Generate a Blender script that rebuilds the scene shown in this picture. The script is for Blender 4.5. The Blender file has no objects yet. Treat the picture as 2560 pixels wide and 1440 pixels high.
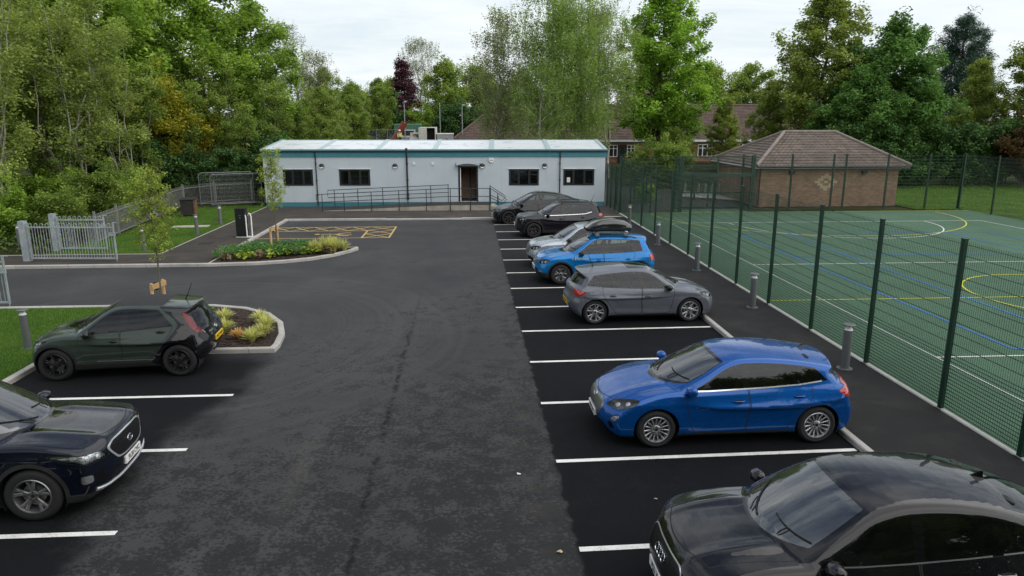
import bpy, bmesh, math, random
import numpy as np
from mathutils import Vector, Matrix
R = math.radians
SC = bpy.context.scene
COL = SC.collection
rng = np.random.default_rng(7)

# ------------------------------------------------------------------ tags
def tag(o, label=None, cat=None, group=None, kind=None):
    if label: o['label'] = label
    if cat: o['category'] = cat
    if group: o['group'] = group
    if kind: o['kind'] = kind
    return o

def thing(name, label, cat, loc=(0, 0, 0), rz=0.0, group=None):
    o = bpy.data.objects.new(name, None)
    COL.objects.link(o)
    o.location = loc
    o.rotation_euler = (0, 0, rz)
    o.empty_display_size = 0.2
    return tag(o, label, cat, group)

def copy_tree(o, parent=None):
    c = o.copy()
    COL.objects.link(c)
    if parent is not None:
        c.parent = parent
    for ch in list(o.children):
        copy_tree(ch, c)
    return c

# ------------------------------------------------------------------ mesh collector
class MB:
    def __init__(s):
        s.v = []; s.f = []; s.m = []; s.n = 0
    def add(s, V, F, mi=0):
        V = [tuple(map(float, p)) for p in V]
        b = s.n
        s.v += V; s.n += len(V)
        s.f += [tuple(b + i for i in f) for f in F]
        s.m += [mi] * len(F)
        return s
    def box(s, c, d, mi=0, rz=0.0, M=None):
        hx, hy, hz = d[0] / 2, d[1] / 2, d[2] / 2
        P = [(x, y, z) for z in (-hz, hz) for y in (-hy, hy) for x in (-hx, hx)]
        if M is not None:
            P = [tuple(M @ Vector(p)) for p in P]
        elif rz:
            a, b = math.cos(rz), math.sin(rz)
            P = [(x * a - y * b, x * b + y * a, z) for x, y, z in P]
        P = [(x + c[0], y + c[1], z + c[2]) for x, y, z in P]
        return s.add(P, [(0, 2, 3, 1), (4, 5, 7, 6), (0, 1, 5, 4), (2, 6, 7, 3), (0, 4, 6, 2), (1, 3, 7, 5)], mi)
    def bx(s, x0, x1, y0, y1, z0, z1, mi=0):
        return s.box(((x0 + x1) / 2, (y0 + y1) / 2, (z0 + z1) / 2), (x1 - x0, y1 - y0, z1 - z0), mi)
    def tube(s, pts, r, n=8, mi=0, cap=True):
        pts = [Vector(p) for p in pts]
        k = len(pts)
        rs = r if isinstance(r, (list, tuple)) else [r] * k
        b = s.n; V = []; u = None
        for i, p in enumerate(pts):
            t = (pts[min(i + 1, k - 1)] - pts[max(i - 1, 0)])
            if t.length < 1e-9: t = Vector((0, 0, 1))
            t.normalize()
            if u is None:
                u = t.cross(Vector((0, 0, 1)) if abs(t.z) < .9 else Vector((1, 0, 0)))
            else:
                u = u - t * u.dot(t)
            u.normalize(); w = t.cross(u)
            for j in range(n):
                a = 2 * math.pi * j / n
                V.append(p + (u * math.cos(a) + w * math.sin(a)) * rs[i])
        F = []
        for i in range(k - 1):
            for j in range(n):
                j2 = (j + 1) % n
                F.append((i * n + j, i * n + j2, (i + 1) * n + j2, (i + 1) * n + j))
        if cap:
            F.append(tuple(range(n - 1, -1, -1))); F.append(tuple((k - 1) * n + j for j in range(n)))
        return s.add(V, F, mi)
    def lathe(s, prof, c=(0, 0, 0), n=24, axis='z', mi=0, close=False):
        V = []; k = len(prof)
        for j in range(n):
            a = 2 * math.pi * j / n; ca, sa = math.cos(a), math.sin(a)
            for r_, h in prof:
                if axis == 'z': V.append((c[0] + r_ * ca, c[1] + r_ * sa, c[2] + h))
                elif axis == 'y': V.append((c[0] + r_ * ca, c[1] + h, c[2] - r_ * sa))
                else: V.append((c[0] + h, c[1] + r_ * ca, c[2] + r_ * sa))
        F = []
        kk = k if close else k - 1
        for j in range(n):
            j2 = (j + 1) % n
            for i in range(kk):
                i2 = (i + 1) % k
                F.append((j * k + i, j2 * k + i, j2 * k + i2, j * k + i2))
        return s.add(V, F, mi)
    def prism(s, poly, z0, z1, mi=0, mside=None):
        k = len(poly)
        A = sum(poly[i][0] * poly[(i + 1) % k][1] - poly[(i + 1) % k][0] * poly[i][1] for i in range(k))
        if A < 0: poly = poly[::-1]
        V = [(x, y, z0) for x, y in poly] + [(x, y, z1) for x, y in poly]
        F = [tuple(range(k - 1, -1, -1)), tuple(range(k, 2 * k))]
        S = [(i, (i + 1) % k, k + (i + 1) % k, k + i) for i in range(k)]
        b = s.n
        s.add(V, F, mi)
        s.f += [tuple(b + i for i in f) for f in S]; s.m += [mi if mside is None else mside] * len(S)
        return s
    def sheet(s, poly, z=0.0, mi=0):
        k = len(poly)
        A = sum(poly[i][0] * poly[(i + 1) % k][1] - poly[(i + 1) % k][0] * poly[i][1] for i in range(k))
        if A < 0: poly = poly[::-1]
        return s.add([(p[0], p[1], z) for p in poly], [tuple(range(k))], mi)
    def strip(s, pts, w, z, mi=0, closed=False, z1=None):
        """flat ribbon of width w along 2-D points (z1: a solid kerb from z to z1)"""
        k = len(pts); L = []; Rr = []
        for i in range(k):
            a = pts[(i - 1) % k] if (closed or i > 0) else pts[i]
            b_ = pts[(i + 1) % k] if (closed or i < k - 1) else pts[i]
            p = pts[i]
            d1 = Vector((p[0] - a[0], p[1] - a[1])); d2 = Vector((b_[0] - p[0], b_[1] - p[1]))
            if d1.length < 1e-6: d1 = d2.copy()
            if d2.length < 1e-6: d2 = d1.copy()
            d1.normalize(); d2.normalize()
            t = (d1 + d2).normalized(); nn = Vector((-t.y, t.x))
            sc = 1 / max(.5, nn.dot(Vector((-d1.y, d1.x))))
            L.append((p[0] + nn.x * w / 2 * sc, p[1] + nn.y * w / 2 * sc)); Rr.append((p[0] - nn.x * w / 2 * sc, p[1] - nn.y * w / 2 * sc))
        m = k if closed else k - 1
        if z1 is None:
            V = [(x, y, z) for x, y in L] + [(x, y, z) for x, y in Rr]
            return s.add(V, [(k + i, k + (i + 1) % k, (i + 1) % k, i) for i in range(m)], mi)
        bev = .018
        ring = []
        for i in range(k):
            l = Vector(L[i]); r_ = Vector(Rr[i]); d = (r_ - l).normalized() * bev
            ring += [(l.x, l.y, z), (l.x, l.y, z1 - bev), (l.x + d.x, l.y + d.y, z1), (r_.x - d.x, r_.y - d.y, z1), (r_.x, r_.y, z1 - bev), (r_.x, r_.y, z)]
        F = []
        for i in range(m):
            i2 = (i + 1) % k
            for j in range(5):
                F.append((i * 6 + j, i * 6 + j + 1, i2 * 6 + j + 1, i2 * 6 + j))
        if not closed:
            F.append(tuple(range(5, -1, -1))); F.append(tuple((k - 1) * 6 + j for j in range(6)))
        return s.add(ring, F, mi)
    def xform(s, M, start=0):
        for i in range(start, s.n):
            s.v[i] = tuple(M @ Vector(s.v[i]))
        return s
    def build(s, name, mats, parent=None, smooth=False, loc=None):
        me = bpy.data.meshes.new(name)
        me.from_pydata(s.v, [], s.f)
        if not isinstance(mats, (list, tuple)): mats = [mats]
        for m in mats: me.materials.append(m)
        if len(mats) > 1: me.polygons.foreach_set('material_index', s.m)
        if smooth:
            me.polygons.foreach_set('use_smooth', [True] * len(s.f))
            try: me.set_sharp_from_angle(angle=R(smooth if not isinstance(smooth, bool) else 40))
            except Exception: pass
        me.update()
        o = bpy.data.objects.new(name, me)
        COL.objects.link(o)
        if parent is not None: o.parent = parent
        if loc is not None: o.location = loc
        return o

def np_mesh(name, V, F, mats, parent=None, mat_idx=None, smooth=False, normals=None, cols=None, sizes=None):
    """fast mesh from numpy: F (n,k) array, or flat loops with sizes"""
    me = bpy.data.meshes.new(name)
    V = np.asarray(V, np.float32)
    if sizes is None:
        F = np.asarray(F, np.int32); nf, k = F.shape
        loops = F.ravel(); starts = np.arange(nf, dtype=np.int32) * k
    else:
        loops = np.asarray(F, np.int32); sizes = np.asarray(sizes, np.int32); nf = len(sizes)
        starts = np.concatenate([[0], np.cumsum(sizes)[:-1]]).astype(np.int32)
    me.vertices.add(len(V)); me.vertices.foreach_set('co', V.ravel())
    me.loops.add(len(loops)); me.loops.foreach_set('vertex_index', loops)
    me.polygons.add(nf); me.polygons.foreach_set('loop_start', starts)
    if not isinstance(mats, (list, tuple)): mats = [mats]
    for m in mats: me.materials.append(m)
    if mat_idx is not None: me.polygons.foreach_set('material_index', np.asarray(mat_idx, np.int32))
    me.polygons.foreach_set('use_smooth', np.full(nf, bool(smooth)))
    me.update(calc_edges=True)
    if cols is not None:
        a = me.attributes.new('tint', 'FLOAT', 'FACE')
        a.data.foreach_set('value', np.asarray(cols, np.float32))
    if normals is not None:
        me.normals_split_custom_set_from_vertices(np.asarray(normals, np.float32))
    o = bpy.data.objects.new(name, me)
    COL.objects.link(o)
    if parent is not None: o.parent = parent
    return o

def text_mesh(txt, size, mat, name, parent, M, depth=.001, bold=0.0, align='CENTER', sx=1.0):
    cu = bpy.data.curves.new(name, 'FONT')
    cu.body = txt; cu.size = size; cu.align_x = align; cu.align_y = 'CENTER'; cu.extrude = depth; cu.offset = bold
    cu.resolution_u = 3
    o = bpy.data.objects.new(name, cu); COL.objects.link(o)
    dg = bpy.context.evaluated_depsgraph_get()
    me = bpy.data.meshes.new_from_object(o.evaluated_get(dg))
    bpy.data.objects.remove(o)
    me.name = name
    me.materials.clear(); me.materials.append(mat)
    S = Matrix.Diagonal((sx, 1, 1, 1))
    me.transform(M @ S)
    o = bpy.data.objects.new(name, me); COL.objects.link(o); o.parent = parent
    return o

# ------------------------------------------------------------------ materials
MATS = {}
def nt_mat(name):
    m = bpy.data.materials.new(name); m.use_nodes = True
    nt = m.node_tree
    b = nt.nodes['Principled BSDF']
    return m, nt, b
def node(nt, t, **k):
    n = nt.nodes.new(t)
    for a, v in k.items():
        if a == 'ins':
            for i, x in v.items(): n.inputs[i].default_value = x
        else: setattr(n, a, v)
    return n
def link(nt, a, b): nt.links.new(a, b)
def ramp(nt, fac, stops, interp='LINEAR'):
    n = nt.nodes.new('ShaderNodeValToRGB'); cr = n.color_ramp; cr.interpolation = interp
    while len(cr.elements) > 1: cr.elements.remove(cr.elements[-1])
    cr.elements[0].position = stops[0][0]; cr.elements[0].color = (*stops[0][1], 1)
    for p, c in stops[1:]:
        e = cr.elements.new(p); e.color = (*c, 1)
    link(nt, fac, n.inputs[0])
    return n.outputs[0]
def g3(v): return (v, v, v)
def mapping(nt, scale=(1, 1, 1), coord='Object', rot=(0, 0, 0)):
    tc = node(nt, 'ShaderNodeTexCoord'); mp = node(nt, 'ShaderNodeMapping')
    mp.inputs['Scale'].default_value = scale; mp.inputs['Rotation'].default_value = rot
    link(nt, tc.outputs[coord], mp.inputs[0]); return mp.outputs[0]
def noise(nt, vec, scale, detail=4, rough=.55, dist=0.0):
    n = node(nt, 'ShaderNodeTexNoise', ins={'Scale': scale, 'Detail': detail, 'Roughness': rough, 'Distortion': dist})
    if vec is not None: link(nt, vec, n.inputs['Vector'])
    return n.outputs[0]
def mix(nt, fac, a, b, mode='MIX'):
    n = node(nt, 'ShaderNodeMix', data_type='RGBA', blend_type=mode)
    for k, v in ((0, fac), (6, a), (7, b)):
        if hasattr(v, 'links') or isinstance(v, bpy.types.NodeSocket): link(nt, v, n.inputs[k])
        elif k == 0: n.inputs[0].default_value = v
        else: n.inputs[k].default_value = (*v, 1)
    return n.outputs[2]
def mathn(nt, op, a, b=None, c=None, clamp=False):
    n = node(nt, 'ShaderNodeMath', operation=op, use_clamp=clamp)
    for i, v in enumerate((a, b, c)):
        if v is None: continue
        if isinstance(v, bpy.types.NodeSocket): link(nt, v, n.inputs[i])
        else: n.inputs[i].default_value = v
    return n.outputs[0]
def bump(nt, b, h, strength=.3, dist=.01):
    n = node(nt, 'ShaderNodeBump', ins={'Strength': strength, 'Distance': dist})
    link(nt, h, n.inputs['Height']); link(nt, n.outputs[0], b.inputs['Normal']); return n

def mat(name, col, rough=.6, metal=0.0, var=.12, vscale=6.0, spec=.5, coat=0.0, bumpy=0.0, bscale=60.0):
    """plain surface with mottled colour"""
    if name in MATS: return MATS[name]
    m, nt, b = nt_mat(name)
    v = mapping(nt)
    n = noise(nt, v, vscale, 6, .6)
    lo = tuple(c * (1 - var) for c in col); hi = tuple(min(1, c * (1 + var)) for c in col)
    link(nt, ramp(nt, n, [(.3, lo), (.7, hi)]), b.inputs['Base Color'])
    b.inputs['Roughness'].default_value = rough; b.inputs['Metallic'].default_value = metal
    b.inputs['Specular IOR Level'].default_value = spec
    if coat:
        b.inputs['Coat Weight'].default_value = coat; b.inputs['Coat Roughness'].default_value = .03
    if bumpy: bump(nt, b, noise(nt, v, bscale, 4), bumpy, .01)
    MATS[name] = m
    return m
# ------------------------------------------------------------------ cars: smooth solid fields turned into shells
def smax(a, b, k):
    h = np.clip(.5 + .5 * (a - b) / k, 0, 1)
    return b + (a - b) * h + k * h * (1 - h)
def smin(a, b, k): return -smax(-a, -b, k)
def sstep(a, b, x):
    t = np.clip((x - a) / (b - a), 0, 1); return t * t * (3 - 2 * t)
def chaikin(P, it=2):
    P = np.array(P, float)
    for _ in range(it):
        Q = np.roll(P, -1, 0)
        P = np.stack([.78 * P + .22 * Q, .22 * P + .78 * Q], 1).reshape(-1, 2)
    return P
def rnd(P, r=.03, n=4):
    P = np.array(P, float); out = []; k = len(P)
    for i in range(k):
        a, b, c = P[i - 1], P[i], P[(i + 1) % k]
        la, lc = np.linalg.norm(a - b), np.linalg.norm(c - b)
        p0 = b + (a - b) / max(la, 1e-6) * min(r, .42 * la); p1 = b + (c - b) / max(lc, 1e-6) * min(r, .42 * lc)
        for t in np.linspace(0, 1, n): out.append((1 - t) ** 2 * p0 + 2 * t * (1 - t) * b + t * t * p1)
    return np.array(out)
def poly_sdf(P, X, Z):
    P = np.asarray(P, float); x = X.ravel(); z = Z.ravel()
    d2 = np.full(x.shape, 1e9); ins = np.zeros(x.shape, bool)
    for i in range(len(P)):
        ax, az = P[i]; bx_, bz = P[(i + 1) % len(P)]
        ex, ez = bx_ - ax, bz - az
        t = np.clip(((x - ax) * ex + (z - az) * ez) / max(ex * ex + ez * ez, 1e-12), 0, 1)
        d2 = np.minimum(d2, (x - ax - t * ex) ** 2 + (z - az - t * ez) ** 2)
        c = ((az > z) != (bz > z))
        with np.errstate(divide='ignore', invalid='ignore'):
            xi = ax + (z - az) * ex / (ez if ez != 0 else 1e-12)
        ins ^= c & (x < xi)
    d = np.sqrt(d2)
    return np.where(ins, -d, d).reshape(X.shape)
class Sdf2:
    def __init__(s, P, it=2, res=.02):
        s.x0, s.z0, s.res = -2.8, -.2, res
        xs = np.arange(-2.8, 2.8, res); zs = np.arange(-.2, 2.2, res)
        X, Z = np.meshgrid(xs, zs, indexing='ij')
        s.g = poly_sdf(chaikin(P, it), X, Z)
    def __call__(s, x, z):
        u = np.clip((x - s.x0) / s.res, 0, s.g.shape[0] - 1.001); w = np.clip((z - s.z0) / s.res, 0, s.g.shape[1] - 1.001)
        i = u.astype(int); k = w.astype(int); fu = u - i; fw = w - k; g = s.g
        return (g[i, k] * (1 - fu) + g[i + 1, k] * fu) * (1 - fw) + (g[i, k + 1] * (1 - fu) + g[i + 1, k + 1] * fu) * fw

class CarField:
    def __init__(s, p):
        s.p = p; s.b = Sdf2(p['body']); s.c = Sdf2(p['cabin'])
        s.W = p['W'] / 2; s.xf = p['wb'] / 2; s.xr = -p['wb'] / 2
        s.nose = max(q[0] for q in p['body']); s.tail = min(q[0] for q in p['body'])
        s.zt = np.array(p.get('sect', [(.12, .13), (.22, .055), (.34, .022), (.5, .010), (.64, 0), (.76, .008), (.88, .03), (1.0, .075), (1.12, .14)]))
        s.belt = p['belt']
    def bel(s, x):
        B = s.belt; return np.interp(x, [q[0] for q in B], [q[1] for q in B])
    def Wb(s, x, z):
        p = s.p; sc = p.get('zs', 1.0)
        w = s.W - np.interp(z / sc, s.zt[:, 0], s.zt[:, 1])
        w = w - .05 * np.abs((x - .1) / 2.2) ** 4
        # shoulder crease and lower door scallop
        c = p.get('crease', (.80, -.03, .014)); zc = c[0] + c[1] * x
        w = w + p.get('crk', .55) * c[2] * (np.clip(1 - np.abs(z - zc) / .09, 0, 1) - .3 * np.exp(-((z - zc + .12) / .08) ** 2))
        sca = p.get('scallop', (.40, .05, .018)); win = sstep(s.xr + .35, s.xr + .7, x) * (1 - sstep(s.xf - .7, s.xf - .3, x))
        w = w - .55 * sca[2] * np.exp(-((z - sca[0] - sca[1] * -x) / .075) ** 2) * win
        fl = p.get('flare', .012); Rw = p['arch']
        for wx in (s.xf, s.xr):
            d = np.sqrt((x - wx) ** 2 + (z - p['R']) ** 2)
            w = w + fl * np.exp(-(np.maximum(d - Rw - .02, 0) / .10) ** 2)
        return w
    def Wc(s, x, z):
        p = s.p; dz = np.maximum(z - s.bel(x), -.3)
        w = s.W - p.get('shoulder', .075) - p.get('tumble', .42) * dz - .22 * dz * np.abs(dz)
        w = w - p.get('rtaper', .10) * np.clip((-.6 - x) / 1.2, 0, 2) ** 2 - .06 * np.clip((x - .4) / .6, 0, 2) ** 2
        return w
    def __call__(s, P):
        p = s.p; x, y, z = P[..., 0], np.abs(P[..., 1]), P[..., 2]
        yn = y / s.W
        nf = sstep(s.xf - .1, s.nose, x); nr = sstep(-s.xr - .1, -s.tail, -x)
        xw = x + nf * p.get('nround', .36) * yn ** 3 + nf * .06 * yn ** 8 - nr * p.get('tround', .22) * yn ** 3 - nr * .05 * yn ** 8
        zw = z + p.get('hcrown', .06) * yn ** 2.4
        hb = p.get('bulge', .016)
        if hb: zw = zw - hb * np.exp(-((y - .50 * s.W) / .10) ** 2) * sstep(s.xf - .45, s.xf, x) * 1.0 + 0 * z
        fb = smax(s.b(xw, zw), y - s.Wb(x, z), p.get('kb', .07))
        xc = x + .20 * (y / .62) ** 2 * sstep(-.3, .6, x) * p.get('wround', .55) - .10 * (y / .62) ** 2 * sstep(.6, 1.4, -x)
        zc = z + .055 * (y / .6) ** 2
        fc = smax(s.c(xc, zc), y - s.Wc(x, z), p.get('kc', .06))
        f = smin(fb, fc, .035)
        for (x0, x1, y0, y1, z0, z1, d) in p.get('dents', []):   # recessed panels (intakes, plate wells)
            q = np.maximum(np.maximum(np.abs(x - (x0 + x1) / 2) - (x1 - x0) / 2, np.abs(y - (y0 + y1) / 2) - (y1 - y0) / 2), np.abs(z - (z0 + z1) / 2) - (z1 - z0) / 2)
            f = smax(f, -q, .02)
        return f
    def cw(s, P):
        p = s.p; x, y, z = P[:, 0], np.abs(P[:, 1]), P[:, 2]
        xc = x + .20 * (y / .62) ** 2 * sstep(-.3, .6, x) * p.get('wround', .55) - .10 * (y / .62) ** 2 * sstep(.6, 1.4, -x)
        return s.c(xc, z + .055 * (y / .6) ** 2)
    def grad(s, P, e=.004):
        G = np.empty_like(P)
        for a in range(3):
            d = np.zeros(3); d[a] = e
            G[:, a] = s(P + d) - s(P - d)
        return G / (2 * e)
    # points on the skin
    def ray(s, o, d, t1=2.2):
        o = np.asarray(o, float); d = np.asarray(d, float)
        ts = np.linspace(0, t1, 440); f = s(o + ts[:, None] * d)
        i = np.where((f[:-1] > 0) & (f[1:] <= 0))[0]
        if not len(i): return o + d * t1 * .5
        i = i[0]; t = ts[i] + (ts[i + 1] - ts[i]) * f[i] / (f[i] - f[i + 1])
        return o + d * t
    def side(s, x, z, sg=1): return s.ray((x, sg * 1.3, z), (0, -sg, 0))
    def top(s, x, y): return s.ray((x, y, 2.1), (0, 0, -1))
    def front(s, y, z): return s.ray((2.8, y, z), (-1, 0, 0), 3)
    def rear(s, y, z): return s.ray((-2.8, y, z), (1, 0, 0), 3)
    def nrm(s, q):
        g = s.grad(np.array([q]))[0]; return g / np.linalg.norm(g)

def surface_nets(F, h):
    p = F.p
    lo = np.array([F.tail - .08, -F.W - .12, .1]); hi = np.array([F.nose + .08, F.W + .12, p['H'] + .1])
    n = np.ceil((hi - lo) / h).astype(int) + 1
    n[1] += n[1] % 2
    lo[1] = -(n[1] - 1) * h / 2
    ax = [lo[a] + h * np.arange(n[a]) for a in range(3)]
    G = np.stack(np.meshgrid(*ax, indexing='ij'), -1)
    val = F(G.reshape(-1, 3)).reshape(n)
    S = val < 0
    c = np.zeros(n - 1, int)
    for dx in (0, 1):
        for dy in (0, 1):
            for dz in (0, 1):
                c += S[dx:n[0] - 1 + dx, dy:n[1] - 1 + dy, dz:n[2] - 1 + dz]
    act = (c > 0) & (c < 8)
    idx = -np.ones(n - 1, int); cells = np.argwhere(act); idx[act] = np.arange(len(cells))
    V = lo + (cells + .5) * h
    for _ in range(5):
        f = F(V); g = F.grad(V); gg = np.maximum((g * g).sum(1), .05)
        st = g * (f / gg)[:, None]
        l = np.linalg.norm(st, axis=1, keepdims=True); V = V - st * np.minimum(1, h * .7 / np.maximum(l, 1e-9))
    Q = []
    for a in range(3):
        b, d = (a + 1) % 3, (a + 2) % 3
        s0 = [slice(None)] * 3; s1 = [slice(None)] * 3; s0[a] = slice(0, -1); s1[a] = slice(1, None)
        ch = S[tuple(s0)] != S[tuple(s1)]
        e = np.argwhere(ch)
        ok = (e[:, b] > 0) & (e[:, d] > 0) & (e[:, b] < n[b] - 1) & (e[:, d] < n[d] - 1)
        e = e[ok]
        inside = S[e[:, 0], e[:, 1], e[:, 2]]
        def cell(ob, od):
            q = e.copy(); q[:, b] += ob; q[:, d] += od; return idx[q[:, 0], q[:, 1], q[:, 2]]
        q = np.stack([cell(-1, -1), cell(0, -1), cell(0, 0), cell(-1, 0)], 1)
        q[~inside] = q[~inside][:, ::-1]
        Q.append(q)
    Q = np.concatenate(Q); Q = Q[(Q >= 0).all(1)]
    return V, Q

class Shell:
    def __init__(s, F, h):
        s.F = F; V, Q = surface_nets(F, h)
        s.V = [tuple(v) for v in V]; s.f = [tuple(q) for q in Q]; s.t = ['body'] * len(s.f)
        s.arr()
    def arr(s):
        s.A = np.array(s.V)
        g = s.F.grad(s.A); s.N = g / np.maximum(np.linalg.norm(g, axis=1, keepdims=True), 1e-9)
    def cut(s, tagname, phi, mask, allowed=('body',), extra=None):
        """faces whose vertices all satisfy mask and lie inside phi<0 become tagname; faces that straddle are split"""
        ph = phi; cache = {}; nv = len(s.V); newV = []; newm = []
        nf = []; ntg = []
        P = ph.tolist(); M = mask.tolist(); V = s.V
        for f, t in zip(s.f, s.t):
            if t not in allowed or not all(M[i] for i in f):
                nf.append(f); ntg.append(t); continue
            sg = [P[i] < 0 for i in f]
            if not any(sg): nf.append(f); ntg.append(t); continue
            if all(sg): nf.append(f); ntg.append(tagname); continue
            ins = []; out = []; k = len(f)
            for j in range(k):
                a, b = f[j], f[(j + 1) % k]
                (ins if sg[j] else out).append(a)
                if sg[j] != sg[(j + 1) % k]:
                    key = (a, b) if a < b else (b, a)
                    if key not in cache:
                        u = P[key[0]] / (P[key[0]] - P[key[1]]); va, vb = V[key[0]], V[key[1]]
                        newV.append(tuple(va[c] + (vb[c] - va[c]) * u for c in range(3)))
                        cache[key] = nv + len(newV) - 1
                    ins.append(cache[key]); out.append(cache[key])
            if len(ins) > 2: nf.append(tuple(ins)); ntg.append(tagname)
            if len(out) > 2: nf.append(tuple(out)); ntg.append(t)
        s.f, s.t = nf, ntg
        if newV:
            N = np.array(newV)
            for _ in range(2):
                g = s.F.grad(N); st = g * (s.F(N) / np.maximum((g * g).sum(1), .05))[:, None]
                l = np.linalg.norm(st, axis=1, keepdims=True); N = N - st * np.minimum(1, .008 / np.maximum(l, 1e-9))
            s.V += [tuple(v) for v in N]
            g = s.F.grad(N)
            s.A = np.concatenate([s.A, N]); s.N = np.concatenate([s.N, g / np.maximum(np.linalg.norm(g, axis=1, keepdims=True), 1e-9)])
    def part(s, name, sel, mats, parent, matof=None, off=0.0):
        fs = [(f, t) for f, t, c in sel]
        if not fs: return None
        used = sorted({i for f, _ in fs for i in f}); mp = {v: i for i, v in enumerate(used)}
        V = s.A[used] + s.N[used] * off
        loops = [mp[i] for f, _ in fs for i in f]; sizes = [len(f) for f, _ in fs]
        mi = [matof[t] for _, t in fs] if matof else None
        return np_mesh(name, V, loops, mats, parent, mi, True, s.N[used], sizes=sizes)
    def faces(s, tags, side=0):
        r = []
        for f, t in zip(s.f, s.t):
            if t in tags:
                c = s.A[list(f)].mean(0)
                if side == 0 or (c[1] > 0) == (side > 0): r.append((f, t, c))
        return r

def paint_mat(name, col, metal=.0, rough=.35, flake=.0, spots=False):
    m, nt, b = nt_mat(name)
    v = mapping(nt)
    n = noise(nt, v, 3.0, 3)
    base = ramp(nt, n, [(.3, tuple(c * .93 for c in col)), (.7, tuple(min(1, c * 1.05) for c in col))])
    geo = node(nt, 'ShaderNodeNewGeometry')
    base = mix(nt, geo.outputs['Backfacing'], base, (.012, .012, .013))
    link(nt, base, b.inputs['Base Color'])
    b.inputs['Metallic'].default_value = metal
    # faint road film: roughness varies
    d = noise(nt, v, 9.0, 6, .65)
    rr = ramp(nt, d, [(.35, g3(rough * .85)), (.75, g3(min(1, rough * 1.25)))])
    link(nt, rr, b.inputs['Roughness'])
    b.inputs['Coat Weight'].default_value = 1.0; b.inputs['Specular IOR Level'].default_value = .08
    rc = ramp(nt, d, [(.4, g3(.008)), (.8, g3(.03))])
    if spots:   # dried rain spots
        vo = node(nt, 'ShaderNodeTexVoronoi', ins={'Scale': 42.0}); link(nt, v, vo.inputs['Vector'])
        sp = mathn(nt, 'LESS_THAN', vo.outputs['Distance'], mathn(nt, 'MULTIPLY', noise(nt, v, 5.0, 2), .35))
        rc = mix(nt, sp, rc, g3(.35))
    link(nt, rc, b.inputs['Coat Roughness'])
    b.inputs['Coat IOR'].default_value = 1.43
    return m

def glass_mat(name, tint=(.35, .38, .38), dirt=.025, ior=1.5):
    if name in MATS: return MATS[name]
    m, nt, b = nt_mat(name)
    nt.nodes.remove(b)
    out = nt.nodes['Material Output']
    tr = node(nt, 'ShaderNodeBsdfTransparent'); tr.inputs[0].default_value = (*tint, 1)
    gl = node(nt, 'ShaderNodeBsdfGlossy'); gl.inputs['Roughness'].default_value = .015; gl.inputs[0].default_value = (.95, .97, 1, 1)
    fr = node(nt, 'ShaderNodeFresnel'); fr.inputs[0].default_value = ior
    mx = node(nt, 'ShaderNodeMixShader'); link(nt, fr.outputs[0], mx.inputs[0]); link(nt, tr.outputs[0], mx.inputs[1]); link(nt, gl.outputs[0], mx.inputs[2])
    df = node(nt, 'ShaderNodeBsdfDiffuse'); df.inputs[0].default_value = (.25, .27, .27, 1)
    n = noise(nt, mapping(nt), 7.0, 5)
    mx2 = node(nt, 'ShaderNodeMixShader'); link(nt, mathn(nt, 'MULTIPLY', n, dirt), mx2.inputs[0]); link(nt, mx.outputs[0], mx2.inputs[1]); link(nt, df.outputs[0], mx2.inputs[2])
    link(nt, mx2.outputs[0], out.inputs[0])
    MATS[name] = m
    return m

def grille_mat(name, sx=22.0, sz=34.0, metal=(.25, .25, .26), bar=.30, stag=.5):
    """small staggered mesh: bright rims round dark cells"""
    if name in MATS: return MATS[name]
    m, nt, b = nt_mat(name)
    tc = node(nt, 'ShaderNodeTexCoord'); sp = node(nt, 'ShaderNodeSeparateXYZ'); link(nt, tc.outputs['Object'], sp.inputs[0])
    zz = mathn(nt, 'MULTIPLY', sp.outputs[2], sz); row = mathn(nt, 'FLOOR', zz)
    yy = mathn(nt, 'ADD', mathn(nt, 'MULTIPLY', sp.outputs[1], sx), mathn(nt, 'MULTIPLY', row, stag))
    fy = mathn(nt, 'ABSOLUTE', mathn(nt, 'SUBTRACT', mathn(nt, 'FRACT', yy), .5)); fz = mathn(nt, 'ABSOLUTE', mathn(nt, 'SUBTRACT', mathn(nt, 'FRACT', zz), .5))
    e = mathn(nt, 'GREATER_THAN', mathn(nt, 'MAXIMUM', mathn(nt, 'ADD', fy, .06), fz), .5 - bar / 2)
    link(nt, mix(nt, e, (.004, .004, .004), metal), b.inputs['Base Color'])
    link(nt, e, b.inputs['Metallic']); b.inputs['Roughness'].default_value = .3
    bump(nt, b, e, .8, .02)
    MATS[name] = m
    return m

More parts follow.
